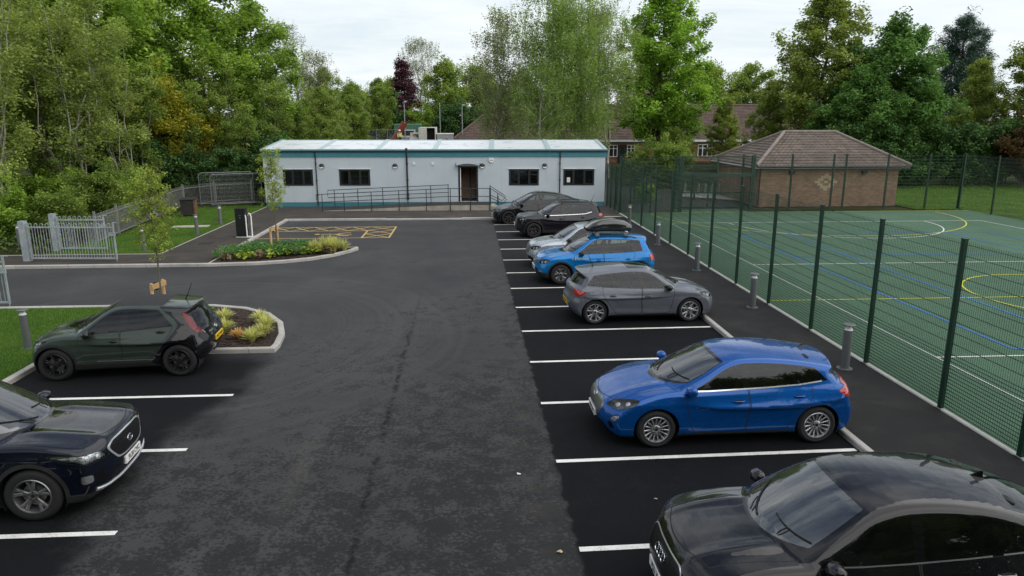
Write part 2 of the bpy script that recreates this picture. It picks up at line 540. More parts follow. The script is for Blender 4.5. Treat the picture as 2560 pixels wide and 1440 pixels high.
def make_wheel(name, p, parent, x, sg, RIMM, DARK, TYRE):
    R_, r = p['R'], p['rim']; w = p.get('tw', .215)
    yo = p['W'] / 2 - p.get('wheel_in', .02)
    prof = [(r - .012, -.02), (r + .006, -.004), (r + .02, -.002), (r + (R_ - r) * .55, .006), (R_ - .035, -.004), (R_ - .012, -.02), (R_ - .001, -.045)]
    for k in range(6):   # tread grooves
        yy = -.045 - (w - .09) * k / 5
        prof += [(R_, yy), (R_, yy - (w - .09) / 5 * .75), (R_ - .007, yy - (w - .09) / 5 * .8)]
    prof += [(R_ - .012, -w + .02), (R_ - .05, -w + .004), (r + .02, -w), (r - .012, -w + .02)]
    mb = MB(); mb.lathe([(a, h * sg) for a, h in prof], (0, 0, 0), 56, 'y')
    wh = mb.build(name, TYRE, parent, smooth=50, loc=(x, sg * yo, R_))
    m2 = MB()
    m2.lathe([(r + .004, -.006 * sg), (r - .004, .004 * sg), (r - .016, .004 * sg), (r - .022, -.01 * sg), (r - .035, -.05 * sg), (r - .05, -w * .8 * sg)], (0, 0, 0), 56, 'y', 0)
    m2.lathe([(r - .05, -.11 * sg), (.06, -.115 * sg)], (0, 0, 0), 40, 'y', 1)   # dark backing
    n = p['spokes']; st = p.get('style', 'single')
    dish = p.get('dish', .03)
    def spoke(a0, a1, w0, w1, mi=0, r0=.05, r1=None, d=.028):
        r1 = r1 or r - .012
        V = []
        K = 5
        for i in range(K + 1):
            t = i / K; rr = r0 + (r1 - r0) * t; a = a0 + (a1 - a0) * t; ww = (w0 + (w1 - w0) * t) / 2
            yy = (-dish * (1 - t) ** 1.5 - .004 - .008 * math.sin(t * math.pi))
            ca, sa = math.cos(a), math.sin(a); px, pz = rr * ca, rr * sa; tx, tz = -sa, ca
            for (o, dy) in ((-1, -d), (-1, -.006), (-.62, 0), (.62, 0), (1, -.006), (1, -d)):
                V.append((px + tx * ww * o, sg * (yy + dy), pz + tz * ww * o))
        Fs = []
        for i in range(K):
            for j in range(5):
                q = (i * 6 + j, i * 6 + j + 1, (i + 1) * 6 + j + 1, (i + 1) * 6 + j)
                Fs.append(q if sg < 0 else q[::-1])
        m2.add(V, Fs, mi)
    ph = p.get('phase', .3)
    for k in range(n):
        a = 2 * math.pi * k / n + ph; dl = p.get('split', .18)
        if st == 'single': spoke(a, a, p.get('w0', .03), p.get('w1', .05))
        elif st == 'double': spoke(a - dl * .35, a - dl, p.get('w0', .028), p.get('w1', .04)); spoke(a + dl * .35, a + dl, p.get('w0', .028), p.get('w1', .04))
        elif st == 'vee': spoke(a, a - dl, p.get('w0', .03), p.get('w1', .035)); spoke(a, a + dl, p.get('w0', .03), p.get('w1', .035))
        elif st == 'alt': spoke(a - .1, a - dl, .022, .026, 0 if k % 2 else 2); spoke(a + .1, a + dl, .022, .026, 2 if k % 2 else 0); spoke(a, a, .016, .05, 2, .09, None, .02)
    m2.lathe([(.072, (-dish - .03) * sg), (.070, (-dish - .004) * sg), (.058, (-dish + .004) * sg), (.03, (-dish + .006) * sg), (.001, (-dish + .006) * sg)], (0, 0, 0), 20, 'y', 0)
    for k in range(5):
        a = 2 * math.pi * k / 5 + ph
        m2.lathe([(.011, (-dish - .01) * sg), (.011, (-dish + .006) * sg), (.001, (-dish + .007) * sg)], (.052 * math.cos(a), 0, .052 * math.sin(a)), 8, 'y', 1)
    m2.lathe([(.026, (-dish + .004) * sg), (.024, (-dish + .010) * sg), (.001, (-dish + .010) * sg)], (0, 0, 0), 16, 'y', 1)
    m2.build('rim', [RIMM, DARK, p.get('rimdark') or DARK], wh, smooth=35)
    m3 = MB(); m3.lathe([(.15, -.075 * sg), (.15, -.09 * sg), (.07, -.09 * sg), (.07, -.075 * sg)], (0, 0, 0), 28, 'y', close=True)
    m3.build('brake_disc', mat('disc_steel', (.22, .21, .2), .4, .8), wh, smooth=True)
    return wh

def build_car(p, name, label, cat, loc, rz, group='parked cars'):
    F = CarField(p); S = Shell(F, p.get('h', .03))
    A, N = lambda: S.A, lambda: S.N
    T = p.get('trim_paint')
    W = F.W; R_ = p['R']; ar = p['arch']
    root = thing(name, label, cat, loc, rz, group)
    BLK = MATS['black_plastic']; GL = glass_mat('glass_windscreen', (.46, .52, .52), .16, 2.25); GLR = glass_mat('glass_privacy' if p.get('privacy', True) else 'glass_side', (.07, .075, .08) if p.get('privacy', True) else (.42, .47, .46)); GLS = glass_mat('glass_side', (.42, .47, .46))  # windscreen film: dust, plus sky reflection put in as a pale diffuse share
    GAP = MATS['gap_black']; CHR = MATS['chrome']; PAINT = p['paint']
    x = lambda: S.A[:, 0]; y = lambda: np.abs(S.A[:, 1]); z = lambda: S.A[:, 2]
    # wheel arches
    for wx in (F.xf, F.xr):
        d = lambda: np.hypot(x() - wx, z() - R_)
        cl = p.get('clad', 0)
        m = lambda: y() > W - .30
        if cl:
            S.cut('clad', d() - ar - cl, m())
            S.cut('hole', d() - ar, m(), ('clad',))
        else:
            S.cut('lip', d() - ar - .012, m())
            S.cut('hole', d() - ar, m(), ('lip',))
    zs0 = p.get('sill', .245)
    S.cut('clad', z() - zs0 - p.get('sillrise', 0) * 0, (z() < .6) & (x() < F.xf) & (x() > F.xr) & (y() > .3))
    if p.get('lowclad'):
        lf, lr = p['lowclad']
        S.cut('clad', z() - lf, (x() > F.xf)); S.cut('clad', z() - lr, (x() < F.xr))
    S.cut('clad', z() - .2, z() < .5)
    # greenhouse
    bt = lambda: F.bel(x())
    rl = p['dlo_rear']; fl = p.get('dlo_front')
    side = lambda: (y() > .35) & (np.abs(S.N[:, 1]) > .3) & (z() > F.bel(x()) - .25)
    def dlo(m):
        ph = np.maximum(F.cw(S.A) + p.get('rail', .045) + m, bt() + m - z())
        (xa, za), (xb, zb) = rl
        L = math.hypot(xb - xa, zb - za); nx, nz = -(zb - za) / L, (xb - xa) / L
        sgn = 1 if (nx * (0 - xa) + nz * (1.2 - za)) < 0 else -1
        ph = np.maximum(ph, sgn * (nx * (x() - xa) + nz * (z() - za)) + m)
        ph = np.maximum(ph, x() - p.get('dlo_x1', 9) + m)
        return ph
    S.cut('trim', dlo(-.004), side())
    win = []
    edges = p['pillars']      # x positions (top, bottom, halfwidth) from front to back
    bounds = [None] + list(edges) + [None]
    for i in range(len(bounds) - 1):
        a, b = bounds[i], bounds[i + 1]
        ph = dlo(.016)
        def line(e): return e[0] + (e[1] - e[0]) * (z() - 1.4) / (-.45)
        if a: ph = np.maximum(ph, x() - (line(a) - a[2]))
        if b: ph = np.maximum(ph, (line(b) + b[2]) - x())
        S.cut('win%d' % i, ph, side(), ('trim',)); win.append('win%d' % i)
    # windscreen, cowl, rear window
    cz = p['cowl']; fm = lambda: (S.N[:, 0] > .22) & (x() > -.2) & (z() > cz - .12)
    def scr(m): return np.maximum(np.maximum(y() - (F.Wc(x(), z()) - p.get('apillar', .10)) + m, cz + .02 + p.get('cowlc', .05) * (y() / .6) ** 2 + m - z()), z() + .055 * (y() / .6) ** 2 - p['hdr'] + m)
    S.cut('trim', np.maximum(y() - (F.Wc(x(), z()) - p.get('apillar', .10)) - .03, np.maximum(cz - .005 + p.get('cowlc', .05) * (y() / .6) ** 2 - z(), z() - cz - .06)), (x() > .3) & (z() > cz - .14) & (z() < cz + .2), ('body',))
    S.cut('trim', scr(-.012), fm()); S.cut('windscreen', scr(.006), fm(), ('trim',))
    rw = p['rwin']; rm = lambda: (S.N[:, 0] < -.13) & (x() < -.4) & (z() > rw[0] - .1)
    def rsc(m): return np.maximum(np.maximum(y() - (F.Wc(x(), z()) - rw[2]) + m, rw[0] + m - z()), z() + .055 * (y() / .6) ** 2 - rw[1] + m)
    S.cut('trim', rsc(-.012), rm()); S.cut('rear_window', rsc(.008), rm(), ('trim',))
    g = p.get('gap', .006)
    # lamps
    for key, tg in (('head', 'headlight'), ('tail', 'tail_light'), ('fog', 'fog_lamp'), ('tail2', 'reverse_lamp')):
        if key not in p: continue
        az, pts = p[key]; ca, sa = math.cos(R(az)), math.sin(R(az))
        fr = key in ('head', 'fog')
        pr = lambda xx, yy: yy * ca - (xx if fr else -xx) * sa
        pol = [(pr(q[0], q[1]), q[2]) for q in pts]
        msk = lambda: (y() > .2) & ((x() > F.xf - .3) if fr else (x() < F.xr + .25)) & ((S.N[:, 0] * (1 if fr else -1) > -.35)) & (z() > .3)
        sd = lambda: poly_sdf(rnd(pol, .025), pr(x(), y()), z())
        S.cut('lampgap', sd() - .007, msk(), ('body', 'trim', 'clad')); S.cut(tg, sd(), msk(), ('lampgap',))
    for (tg, view, pts, gp) in p.get('panels', []):
        if view == 'front': msk = lambda: (S.N[:, 0] > .2) & (x() > F.xf); sd = lambda: poly_sdf(rnd([(q[0] if q[0] > 0 else -.4, q[1]) for q in pts], .05), y(), z())
        elif view == 'rear': msk = lambda: (S.N[:, 0] < -.2) & (x() < F.xr); sd = lambda: poly_sdf(rnd([(q[0] if q[0] > 0 else -.4, q[1]) for q in pts], .05), y(), z())
        elif view == 'side': msk = lambda: (y() > .5); sd = lambda: poly_sdf(rnd(pts, .05), x(), z())
        else: msk = lambda: (S.N[:, 2] > .4) & (z() > .6); sd = lambda: poly_sdf(rnd([(q[0], q[1]) if q[1] > 0 else (q[0], -.3) for q in pts if q[1] >= 0], .06), x(), y())
        if gp: S.cut('gap', sd() - gp, msk(), ('body', 'clad'))
        S.cut(tg, sd(), msk(), ('gap',) if gp else ('body', 'clad', 'black', 'lampgap', 'trim', 'grille', 'chromed'))
    # bumper shut lines running from the arches to the lamps
    for sx, wx, key in ((1, F.xf, 'head'), (-1, F.xr, 'tail')):
        zt = min(q[2] for q in p[key][1]) + .03; x_a = wx + sx * ar * .66; z_a = R_ + ar * .72
        if zt < z_a + .03: continue
        msk = lambda: (y() > W * .55) & (z() > .4)
        ph = lambda m: np.maximum(np.maximum(-sx * (x() - x_a - sx * .35 * (z() - z_a)) + m, z() - zt), z_a - .05 - z())
        S.cut('sg', ph(-.004), msk()); S.cut('body', ph(.004), msk(), ('sg',))
    for k_, f_ in enumerate(S.t):
        if f_ == 'sg': S.t[k_] = 'gap'
    # doors
    for i, pol in enumerate(p['doors']):
        msk = lambda: (y() > .5) & (np.abs(S.N[:, 1]) > .3)
        sd = lambda: np.maximum(poly_sdf(rnd(pol, .06), x(), z()), z() - bt() + .004)
        S.cut('gap', sd() - g, msk()); S.cut('door%d' % i, sd() + g, msk(), ('gap',))
    # bonnet
    if 'bonnet' in p:
        bw0, bw1, bx0, bx1 = p['bonnet']
        msk = lambda: (S.N[:, 2] > .25) & (x() > bx0 - .15) & (z() > .55)
        def bon(): 
            t = np.clip((x() - bx0) / (bx1 - bx0), 0, 1)
            return np.maximum(np.maximum(y() - (bw0 + (bw1 - bw0) * t), x() + p.get('bonc', .22) * (y() / .7) ** 2 - bx1), bx0 - .25 - x())
        S.cut('gap', bon() - g, msk()); S.cut('bonnet', bon() + g, msk(), ('gap',))
    # ---- parts
    LENS = glass_mat('lamp_lens', (.9, .92, .93), .02)
    mats = [PAINT, GAP, BLK, p.get('clad_mat', BLK), p.get('lip_mat', PAINT), MATS['gloss_black'], CHR]
    mo = {'body': 0, 'gap': 1, 'lampgap': 1, 'trim': 5, 'clad': 3, 'lip': 4, 'black': 5, 'chromed': 6}
    S.part('body', S.faces(set(mo)), mats, root, mo)
    # wheel tubs and floor closing
    for wx in (F.xf, F.xr):
        for sg in (1, -1):
            K = 22; V = []; tb = MB()
            for i in range(K + 1):
                a = -.5 + (math.pi + 1.0) * i / K
                cx, cz2 = wx + (ar + .005) * math.cos(a), R_ + (ar + .005) * math.sin(a)
                V += [(cx, sg * (W - .05), cz2), (cx, sg * (W - .42), cz2)]
            V.append((wx, sg * (W - .42), R_)); c_ = len(V) - 1
            Fs = [(2 * i, 2 * i + 1, 2 * i + 3, 2 * i + 2) for i in range(K)] + [(2 * i + 1, c_, 2 * i + 3) for i in range(K)]
            tb.add(V, Fs); tb.build('wheel_well', GAP, root)
    for sg in (1, -1):
        for i, wn in enumerate(win):
            S.part('window', S.faces({wn}, sg), [(GLS if i == 0 else GLR)], root)
        for i in range(len(p['doors'])):
            d = S.part('door', S.faces({'door%d' % i}, sg), [p.get('door_paint', PAINT)], root)
            if d and i < len(p['handles']):
                hx, hz = p['handles'][i]
                a = F.side(hx - .09, hz, sg); b = F.side(hx + .09, hz + .0, sg); m_ = F.side(hx, hz, sg); o = sg * .032
                hb = MB()
                hb.tube([(a[0], a[1] - sg * .005, a[2]), (a[0] + .02, a[1] + o * .8, a[2]), (m_[0], m_[1] + o, m_[2] + .004), (b[0] - .02, b[1] + o * .8, b[2]), (b[0], b[1] - sg * .005, b[2])], [.012, .014, .016, .014, .012], 8)
                hb.build('handle', p.get('handle_mat', PAINT), d, smooth=60)
                cu = MB(); q = [F.side(hx + .085 * math.cos(t), hz - .004 + .030 * math.sin(t), sg) for t in np.linspace(0, 2 * math.pi, 13)[:-1]]
                cu.add([(v[0], v[1] + sg * .003, v[2]) for v in q], [tuple(range(12)) if sg < 0 else tuple(range(11, -1, -1))])
                cu.build('recess_shade', p.get('recess_shade_mat', GAP), d)  # flat black oval paints the shade inside the handle recess
        for tg, m_ in (('headlight', LENS), ('tail_light', p.get('tail_mat', MATS['tail_red'])), ('fog_lamp', MATS['lamp_chrome']), ('reverse_lamp', MATS['lamp_white'])):
            fs = S.faces({tg}, sg)
            if not fs: continue
            o = S.part(tg, fs, [m_], root)
            if tg == 'headlight':
                S.part('reflector', fs, [p.get('refl_mat', MATS['lamp_dark'])], o, off=-.045)
                az, pts = p['head']; c = np.mean(pts, 0); pr0, pr1 = np.array(pts[0]), np.array(pts[len(pts) // 2])
                lb = MB()
                for t, rr in p.get('bulbs', [(.3, .04), (.62, .045)]):
                    q = pr0 * (1 - t) + pr1 * t; q = F.ray((q[0] + .5, sg * (q[1] + .35), q[2]), np.array((-.5, -sg * .35, 0)) / .61)
                    nn = F.nrm(q); q = q - nn * .035
                    k0 = lb.n
                    lb.lathe([(.001, .012), (rr * .55, .010), (rr * .9, 0), (rr, -.02)], (0, 0, 0), 14, 'x', 0)
                    Mx = Vector((1, 0, 0)).rotation_difference(Vector(nn)).to_matrix().to_4x4(); Mx.translation = Vector(q)
                    lb.xform(Mx, k0)
                dr = p.get('drl')
                if dr:
                    pt = []
                    for (a_, b_, c_) in dr:
                        q = F.ray((a_ + .5, sg * (b_ + .35), c_), np.array((-.5, -sg * .35, 0)) / .61); pt.append(q - F.nrm(q) * .012)
                    lb.tube(pt, .011, 6)
                lb.build('lamp_unit', MATS['lamp_white'], o, smooth=True)
        # door mirror
        mx, mz = p['mirror']; q = F.side(mx, mz, sg)
        mb = MB(); L = .13; K = 8
        prof = [(-.07, .3), (-.06, .75), (-.03, .97), (.01, 1.0), (.05, .85), (.085, .5), (.095, .12)]
        V = []; n_ = 12
        for px, s_ in prof:
            for j in range(n_):
                t = 2 * math.pi * j / n_; cy, cz3 = math.cos(t), math.sin(t)
                cy = abs(cy) ** .55 * np.sign(cy); cz3 = abs(cz3) ** .55 * np.sign(cz3)
                V.append((mx + px, q[1] + sg * (.125 + cy * .115 * s_), mz + .02 + cz3 * .075 * s_))
        Fs = [(i * n_ + j, i * n_ + (j + 1) % n_, (i + 1) * n_ + (j + 1) % n_, (i + 1) * n_ + j) for i in range(len(prof) - 1) for j in range(n_)]
        Fs += [tuple(range(n_))[::-1], tuple(range((len(prof) - 1) * n_, len(prof) * n_))]
        mb.add(V, [f[::-1] for f in Fs] if sg < 0 else Fs, 0)
        mb.tube([(mx + .01, q[1] - sg * .03, mz - .01), (mx, q[1] + sg * .1, mz + .01)], [.03, .022], 8, 1)
        mb.build('wing_mirror', [p.get('mirror_mat', PAINT), BLK], root, smooth=60)
        # chrome belt strip
        if 'strip' in p:
            st, wd, mm = p['strip']
            V = []; 
            for (a_, b_) in st:
                u = F.side(a_, b_ + wd / 2, sg); l = F.side(a_, b_ - wd / 2, sg)
                V += [(u[0], u[1] + sg * .006, u[2]), (l[0], l[1] + sg * .006, l[2])]
            sb = MB(); sb.add(V, [(2 * i, 2 * i + 1, 2 * i + 3, 2 * i + 2) if sg > 0 else (2 * i, 2 * i + 2, 2 * i + 3, 2 * i + 1) for i in range(len(st) - 1)])
            sb.build('window_strip', mm, root, smooth=True)
        for (px, z0, z1, yy) in p.get('rails', []):
            x0, x1 = px; rb = MB(); n_ = 9; pt = []
            for i in range(n_):
                t = i / (n_ - 1); xx = x0 + (x1 - x0) * t; v = F.top(xx, sg * yy); lift = .055 * min(1, 6 * t, 6 * (1 - t))
                pt.append((v[0], v[1], v[2] + lift - .004))
            rb.tube(pt, .016, 8); rb.build('roof_rail', p.get('rail_mat', BLK), root, smooth=60)
    S.part('windscreen', S.faces({'windscreen'}), [GL], root)
    S.part('rear_window', S.faces({'rear_window'}), [GLR], root)
    if 'bonnet' in p: S.part('bonnet', S.faces({'bonnet'}), [p.get('bonnet_paint', PAINT)], root)
    for tg, m_ in p.get('panel_mats', {}).items():
        for sd_ in ((1, -1) if tg in ('fuel_flap', 'rear_quarter') else (0,)):
            fs = S.faces({tg}, sd_)
            if fs: S.part(tg, fs, [m_], root)
    # wheels
    for wx in (F.xf, F.xr):
        for sg in (1, -1): make_wheel('wheel', p, root, wx, sg, p['rim_mat'], MATS['gap_black'], MATS['tyre'])
    # wipers
    wb = MB(); ww = p.get('wipers', 1)
    for (y0, y1) in ((.12, .62), (-.52, -.02)):
        pt = []
        for i in range(7):
            t = i / 6; yy = (y0 + (y1 - y0) * t) * p.get('wdir', 1); zz = cz + .045 + p.get('cowlc', .05) * (yy / .6) ** 2 + .02 + .09 * (1 - t)
            v = F.ray((2.2, yy, zz), (-1, 0, 0), 3); nn = F.nrm(v); pt.append(v + nn * .010)
        wb.tube(pt, .009, 5)
        yb = pt[4][1] * .8; b_ = F.ray((2.2, yb, cz + .045 + p.get('cowlc', .05) * (yb / .6) ** 2), (-1, 0, 0), 3) + np.array((.012, 0, .012))
        wb.tube([pt[3] + np.array((.012, 0, .010)), (pt[3] + b_) / 2 + np.array((.014, 0, .012)), b_], .008, 5)
    wb.build('wiper', GAP, root)
    # aerial
    if 'fin' in p:
        v = F.top(p['fin'], 0); fb = MB()
        fb.add([(v[0] + .09, -.018, v[2] - .01), (v[0] + .09, .018, v[2] - .01), (v[0] - .08, .028, v[2] - .01), (v[0] - .08, -.028, v[2] - .01), (v[0] - .045, 0, v[2] + .055), (v[0] - .09, 0, v[2] + .052)],
               [(0, 4, 1), (1, 4, 5, 2), (0, 3, 5, 4), (2, 5, 3)])
        fb.build('aerial', p.get('fin_mat', PAINT), root)
    if 'mast' in p:
        v = F.top(p['mast'], 0); fb = MB(); fb.tube([(v[0] + .03, 0, v[2] - .01), (v[0], 0, v[2] + .03), (v[0] - .14, .0, v[2] + .36)], [.02, .012, .004], 6)
        fb.build('aerial', GAP, root)
    # plates
    for (where, zc, txt, col) in p.get('plates', []):
        v = F.front(0, zc) if where == 'front' else F.rear(0, zc); sx = 1 if where == 'front' else -1
        tl = p.get('ptilt', 0)
        Mx = Matrix(((0, 0, sx, v[0] + sx * .012), (sx, 0, 0, 0), (0, 1, 0, zc), (0, 0, 0, 1)))
        pb = MB(); pb.box((0, 0, -.012), (.52, .111, .03)); pb.xform(Mx)
        pl = pb.build('number_plate', MATS['plate_' + col], root)
        text_mesh(txt, .098, MATS['plate_ink'], 'plate_lettering', pl, Mx @ Matrix.Translation((0.02 if col == 'white' else 0, 0, .0045)), .001, .0015, sx=.92)
    # cabin furniture
    it = MB(); bz = F.bel(0) - .42; xo = p.get('seatx', .05)
    for sx, rows in ((xo, (-.36, .36)), (xo - .88, (-.38, .0, .38))):
        for yy in rows:
            k0 = it.n
            it.lathe([(.001, .0), (.20, .02), (.235, .1), (.23, .42), (.19, .60), (.12, .64), (.001, .645)], (0, 0, 0), 10, 'z', 0)
            it.lathe([(.001, .68), (.09, .69), (.125, .75), (.11, .84), (.001, .86)], (0, 0, 0), 10, 'z', 0)
            it.xform(Matrix.Translation((sx - .25, yy, bz)) @ Matrix.Rotation(R(-14), 4, 'Y') @ Matrix.Diagonal((.42, 1, 1, 1)), k0)
            it.box((sx, yy, bz - .02), (.5, .46, .14), 0)
    db = F.bel(.7)
    it.box((p.get('dashx', .78), 0, db - .12), (.42, F.W * 1.5, .16), 1)
    k0 = it.n; it.tube([(0, .18 * math.cos(t), .18 * math.sin(t)) for t in np.linspace(0, 2 * math.pi, 17)], .016, 6, 1)
    it.xform(Matrix.Translation((p.get('dashx', .78) - .32, -.36, db - .07)) @ Matrix.Rotation(R(-25), 4, 'Y'), k0)
    it.bx(F.tail + .45, F.nose - .75, -F.W * .8, F.W * .8, .30, .34, 1)
    it.build('interior', [MATS['seat_fabric'], MATS['dash_plastic']], root, smooth=50)
    return root, F

def car_mats():
    MATS['black_plastic'] = mat('black_plastic', (.018, .018, .019), .55, bumpy=.15, bscale=200)
    mat('gloss_black', (.005, .005, .006), .12, spec=.0, coat=1.0)
    mat('gap_black', (.004, .004, .004), .8)
    mat('chrome', (.80, .81, .83), .22, .75, .05)
    mat('tyre', (.014, .014, .015), .75, bumpy=.2, bscale=90)
    mat('seat_fabric', (.03, .03, .033), .9)
    mat('dash_plastic', (.02, .02, .022), .6)
    mat('tail_red', (.42, .008, .012), .12, coat=1.0, var=.25, vscale=14)
    mat('lamp_chrome', (.7, .72, .74), .18, .9)
    mat('lamp_white', (.85, .87, .9), .2, .25)
    mat('lamp_dark', (.12, .12, .125), .2, .9, .85, 9)
    mat('plate_white', (.82, .82, .80), .4, var=.03); mat('plate_yellow', (.80, .55, .02), .4, var=.03); mat('plate_ink', (.01, .01, .01), .5)
    mat('alloy', (.55, .56, .58), .28, .9, .06); mat('alloy_dark', (.03, .03, .032), .3, .6); mat('alloy_grey', (.26, .26, .27), .3, .85)
    mat('badge_silver', (.7, .71, .73), .15, 1.0, .03)
# ------------------------------------------------------------------ the parked cars
def spec_blue_hatch():
    return dict(W=1.825, wb=2.70, H=1.48, R=.325, rim=.222, arch=.375, h=.027, spokes=15, style='single', w0=.020, w1=.030, dish=.02, rim_mat=MATS['alloy'],
        paint=paint_mat('paint_deep_blue', (.001, .075, .31), .4, .3),
        body=[(-1.85,.22),(-2.02,.25),(-2.10,.40),(-2.115,.60),(-2.06,.74),(-2.03,.92),(-1.93,1.03),(-1.5,1.04),(.6,.985),(1.05,.985),(1.35,.955),(1.75,.875),(2.05,.77),(2.19,.67),(2.25,.54),(2.26,.40),(2.20,.26),(2.08,.18),(1.85,.17)],
        cabin=[(-2.02,.90),(-1.87,1.09),(-1.67,1.255),(-1.77,1.318),(-1.58,1.36),(-1.15,1.425),(-.5,1.468),(.02,1.455),(.38,1.36),(.86,1.15),(1.30,.955),(1.0,.80),(-1.8,.80)],
        belt=[(-2.2,1.13),(-1.3,1.06),(-.3,.995),(.9,.945),(1.5,.94)], dlo_rear=((-1.48,1.10),(-1.12,1.42)), pillars=[(-.15,-.11,.055),(-.90,-.96,.012)],
        cowl=.965, hdr=1.385, rwin=(1.08,1.29,.13), crk=.4, crease=(.80,-.035,.016), scallop=(.40,.06,.022),
        head=(45, [(2.12,.52,.66),(2.06,.62,.745),(1.78,.84,.81),(1.66,.88,.815),(1.72,.87,.73),(1.95,.74,.645)]), bulbs=[(.36,.05),(.66,.05)],
        fog=(45, [(2.06,.66,.47),(1.98,.72,.54),(1.88,.78,.56),(1.96,.73,.45)]),
        tail=(66, [(-1.66,.84,.91),(-1.86,.78,1.0),(-2.06,.58,1.02),(-2.10,.58,.84),(-2.0,.70,.77),(-1.80,.82,.81)]),
        panels=[('grille','front',[(0,.69),(.40,.69),(.50,.62),(.42,.44),(.30,.40),(0,.40)],0),('black','front',[(0,.33),(.55,.33),(.62,.24),(0,.24)],0),
                ('black','front',[(.66,.44),(.76,.42),(.80,.32),(.70,.30)],0), ('fuel_flap','side',[(-1.64,.96),(-1.44,.96),(-1.44,.80),(-1.64,.80)],.004)],
        panel_mats={'grille': grille_mat('grille_bars', 0.0, 26.0, (.45,.46,.48), .22, 0), 'fuel_flap': None},
        doors=[[(.90,.95),(.86,.70),(.80,.42),(.72,.25),(-.12,.25),(-.16,.6),(-.14,1.0)],[(-.16,1.0),(-.18,.6),(-.14,.25),(-.80,.25),(-.93,.45),(-1.10,.68),(-1.22,.85),(-1.22,1.1)]],
        handles=[(.02,.80),(-.99,.86)], mirror=(.80,.97), bonnet=(.70,.60,1.0,2.14), strip=([(.80,.950),(.5,.958),(0,.978),(-.5,1.0),(-1.0,1.03),(-1.40,1.07)],.020,MATS['chrome']),
        fin=-1.35, mast=None, plates=[('front',.40,'FP69 KHD','white'),('rear',.62,'FP69 KHD','yellow')], privacy=True)

def spec_grey_hatch():
    return dict(W=1.78, wb=2.564, H=1.45, R=.318, rim=.235, arch=.365, h=.029, spokes=5, style='double', split=.26, w0=.03, w1=.035, dish=.02, rim_mat=MATS['alloy'], phase=.1,
        paint=paint_mat('paint_slate_grey', (.115,.125,.15), .15, .35),
        body=[(-1.65,.22),(-1.82,.25),(-1.92,.42),(-1.95,.62),(-1.88,.74),(-1.86,.92),(-1.74,1.0),(-1.4,1.0),(.6,.97),(1.0,.96),(1.3,.93),(1.65,.86),(1.93,.75),(2.04,.66),(2.10,.52),(2.11,.38),(2.05,.25),(1.92,.18),(1.7,.17)],
        cabin=[(-1.84,.88),(-1.74,1.06),(-1.58,1.26),(-1.68,1.33),(-1.5,1.365),(-1.0,1.415),(-.4,1.445),(.1,1.435),(.4,1.36),(.8,1.15),(1.14,.945),(1,.8),(-1.6,.8)],
        belt=[(-2,1.06),(-1.2,1.0),(-.3,.945),(.9,.92),(1.5,.92)], dlo_rear=((-1.46,1.08),(-1.16,1.42)), pillars=[(-.08,-.02,.06),(-.88,-.78,.03)],
        cowl=.945, hdr=1.37, rwin=(1.02,1.30,.12), crease=(.805,-.005,.02), scallop=(.40,.03,.024),
        head=(45, [(1.98,.50,.66),(1.93,.58,.735),(1.66,.80,.79),(1.50,.85,.785),(1.62,.83,.70),(1.85,.68,.635)]), drl=[(1.62,.82,.76),(1.80,.70,.66),(1.93,.6,.70)],
        tail=(50, [(-1.50,.84,.86),(-1.66,.78,.905),(-1.83,.62,.92),(-1.88,.58,.86),(-1.82,.66,.76),(-1.70,.76,.74)]),
        panels=[('grille','front',[(0,.66),(.40,.66),(.46,.60),(.36,.46),(0,.46)],0),('black','front',[(0,.34),(.55,.34),(.70,.40),(.76,.24),(0,.22)],0),('fuel_flap','side',[(-1.36,.91),(-1.16,.91),(-1.16,.77),(-1.36,.77)],.004),
                ('sunroof','top',[(-.35,0),(-.35,.44),(.22,.42),(.26,0)],.006)],
        panel_mats={'grille': grille_mat('grille_fine', 40, 40, (.05,.05,.05), .3), 'fuel_flap': None, 'sunroof': MATS['gloss_black']},
        doors=[[(.84,.93),(.82,.7),(.76,.42),(.70,.25),(0.0,.25),(-.04,.6),(-.02,.96)],[(-.04,.96),(-.06,.6),(-.02,.25),(-.70,.25),(-.85,.46),(-1.02,.68),(-1.10,.85),(-1.08,1.02)]],
        handles=[(.12,.745),(-.82,.775)], mirror=(.66,.935), bonnet=(.66,.56,.95,1.99), mast=-1.2, mirror_mat=MATS['gloss_black'],
        plates=[('rear',.50,'MT19 XRB','yellow'),('front',.42,'MT19 XRB','white')], privacy=False)

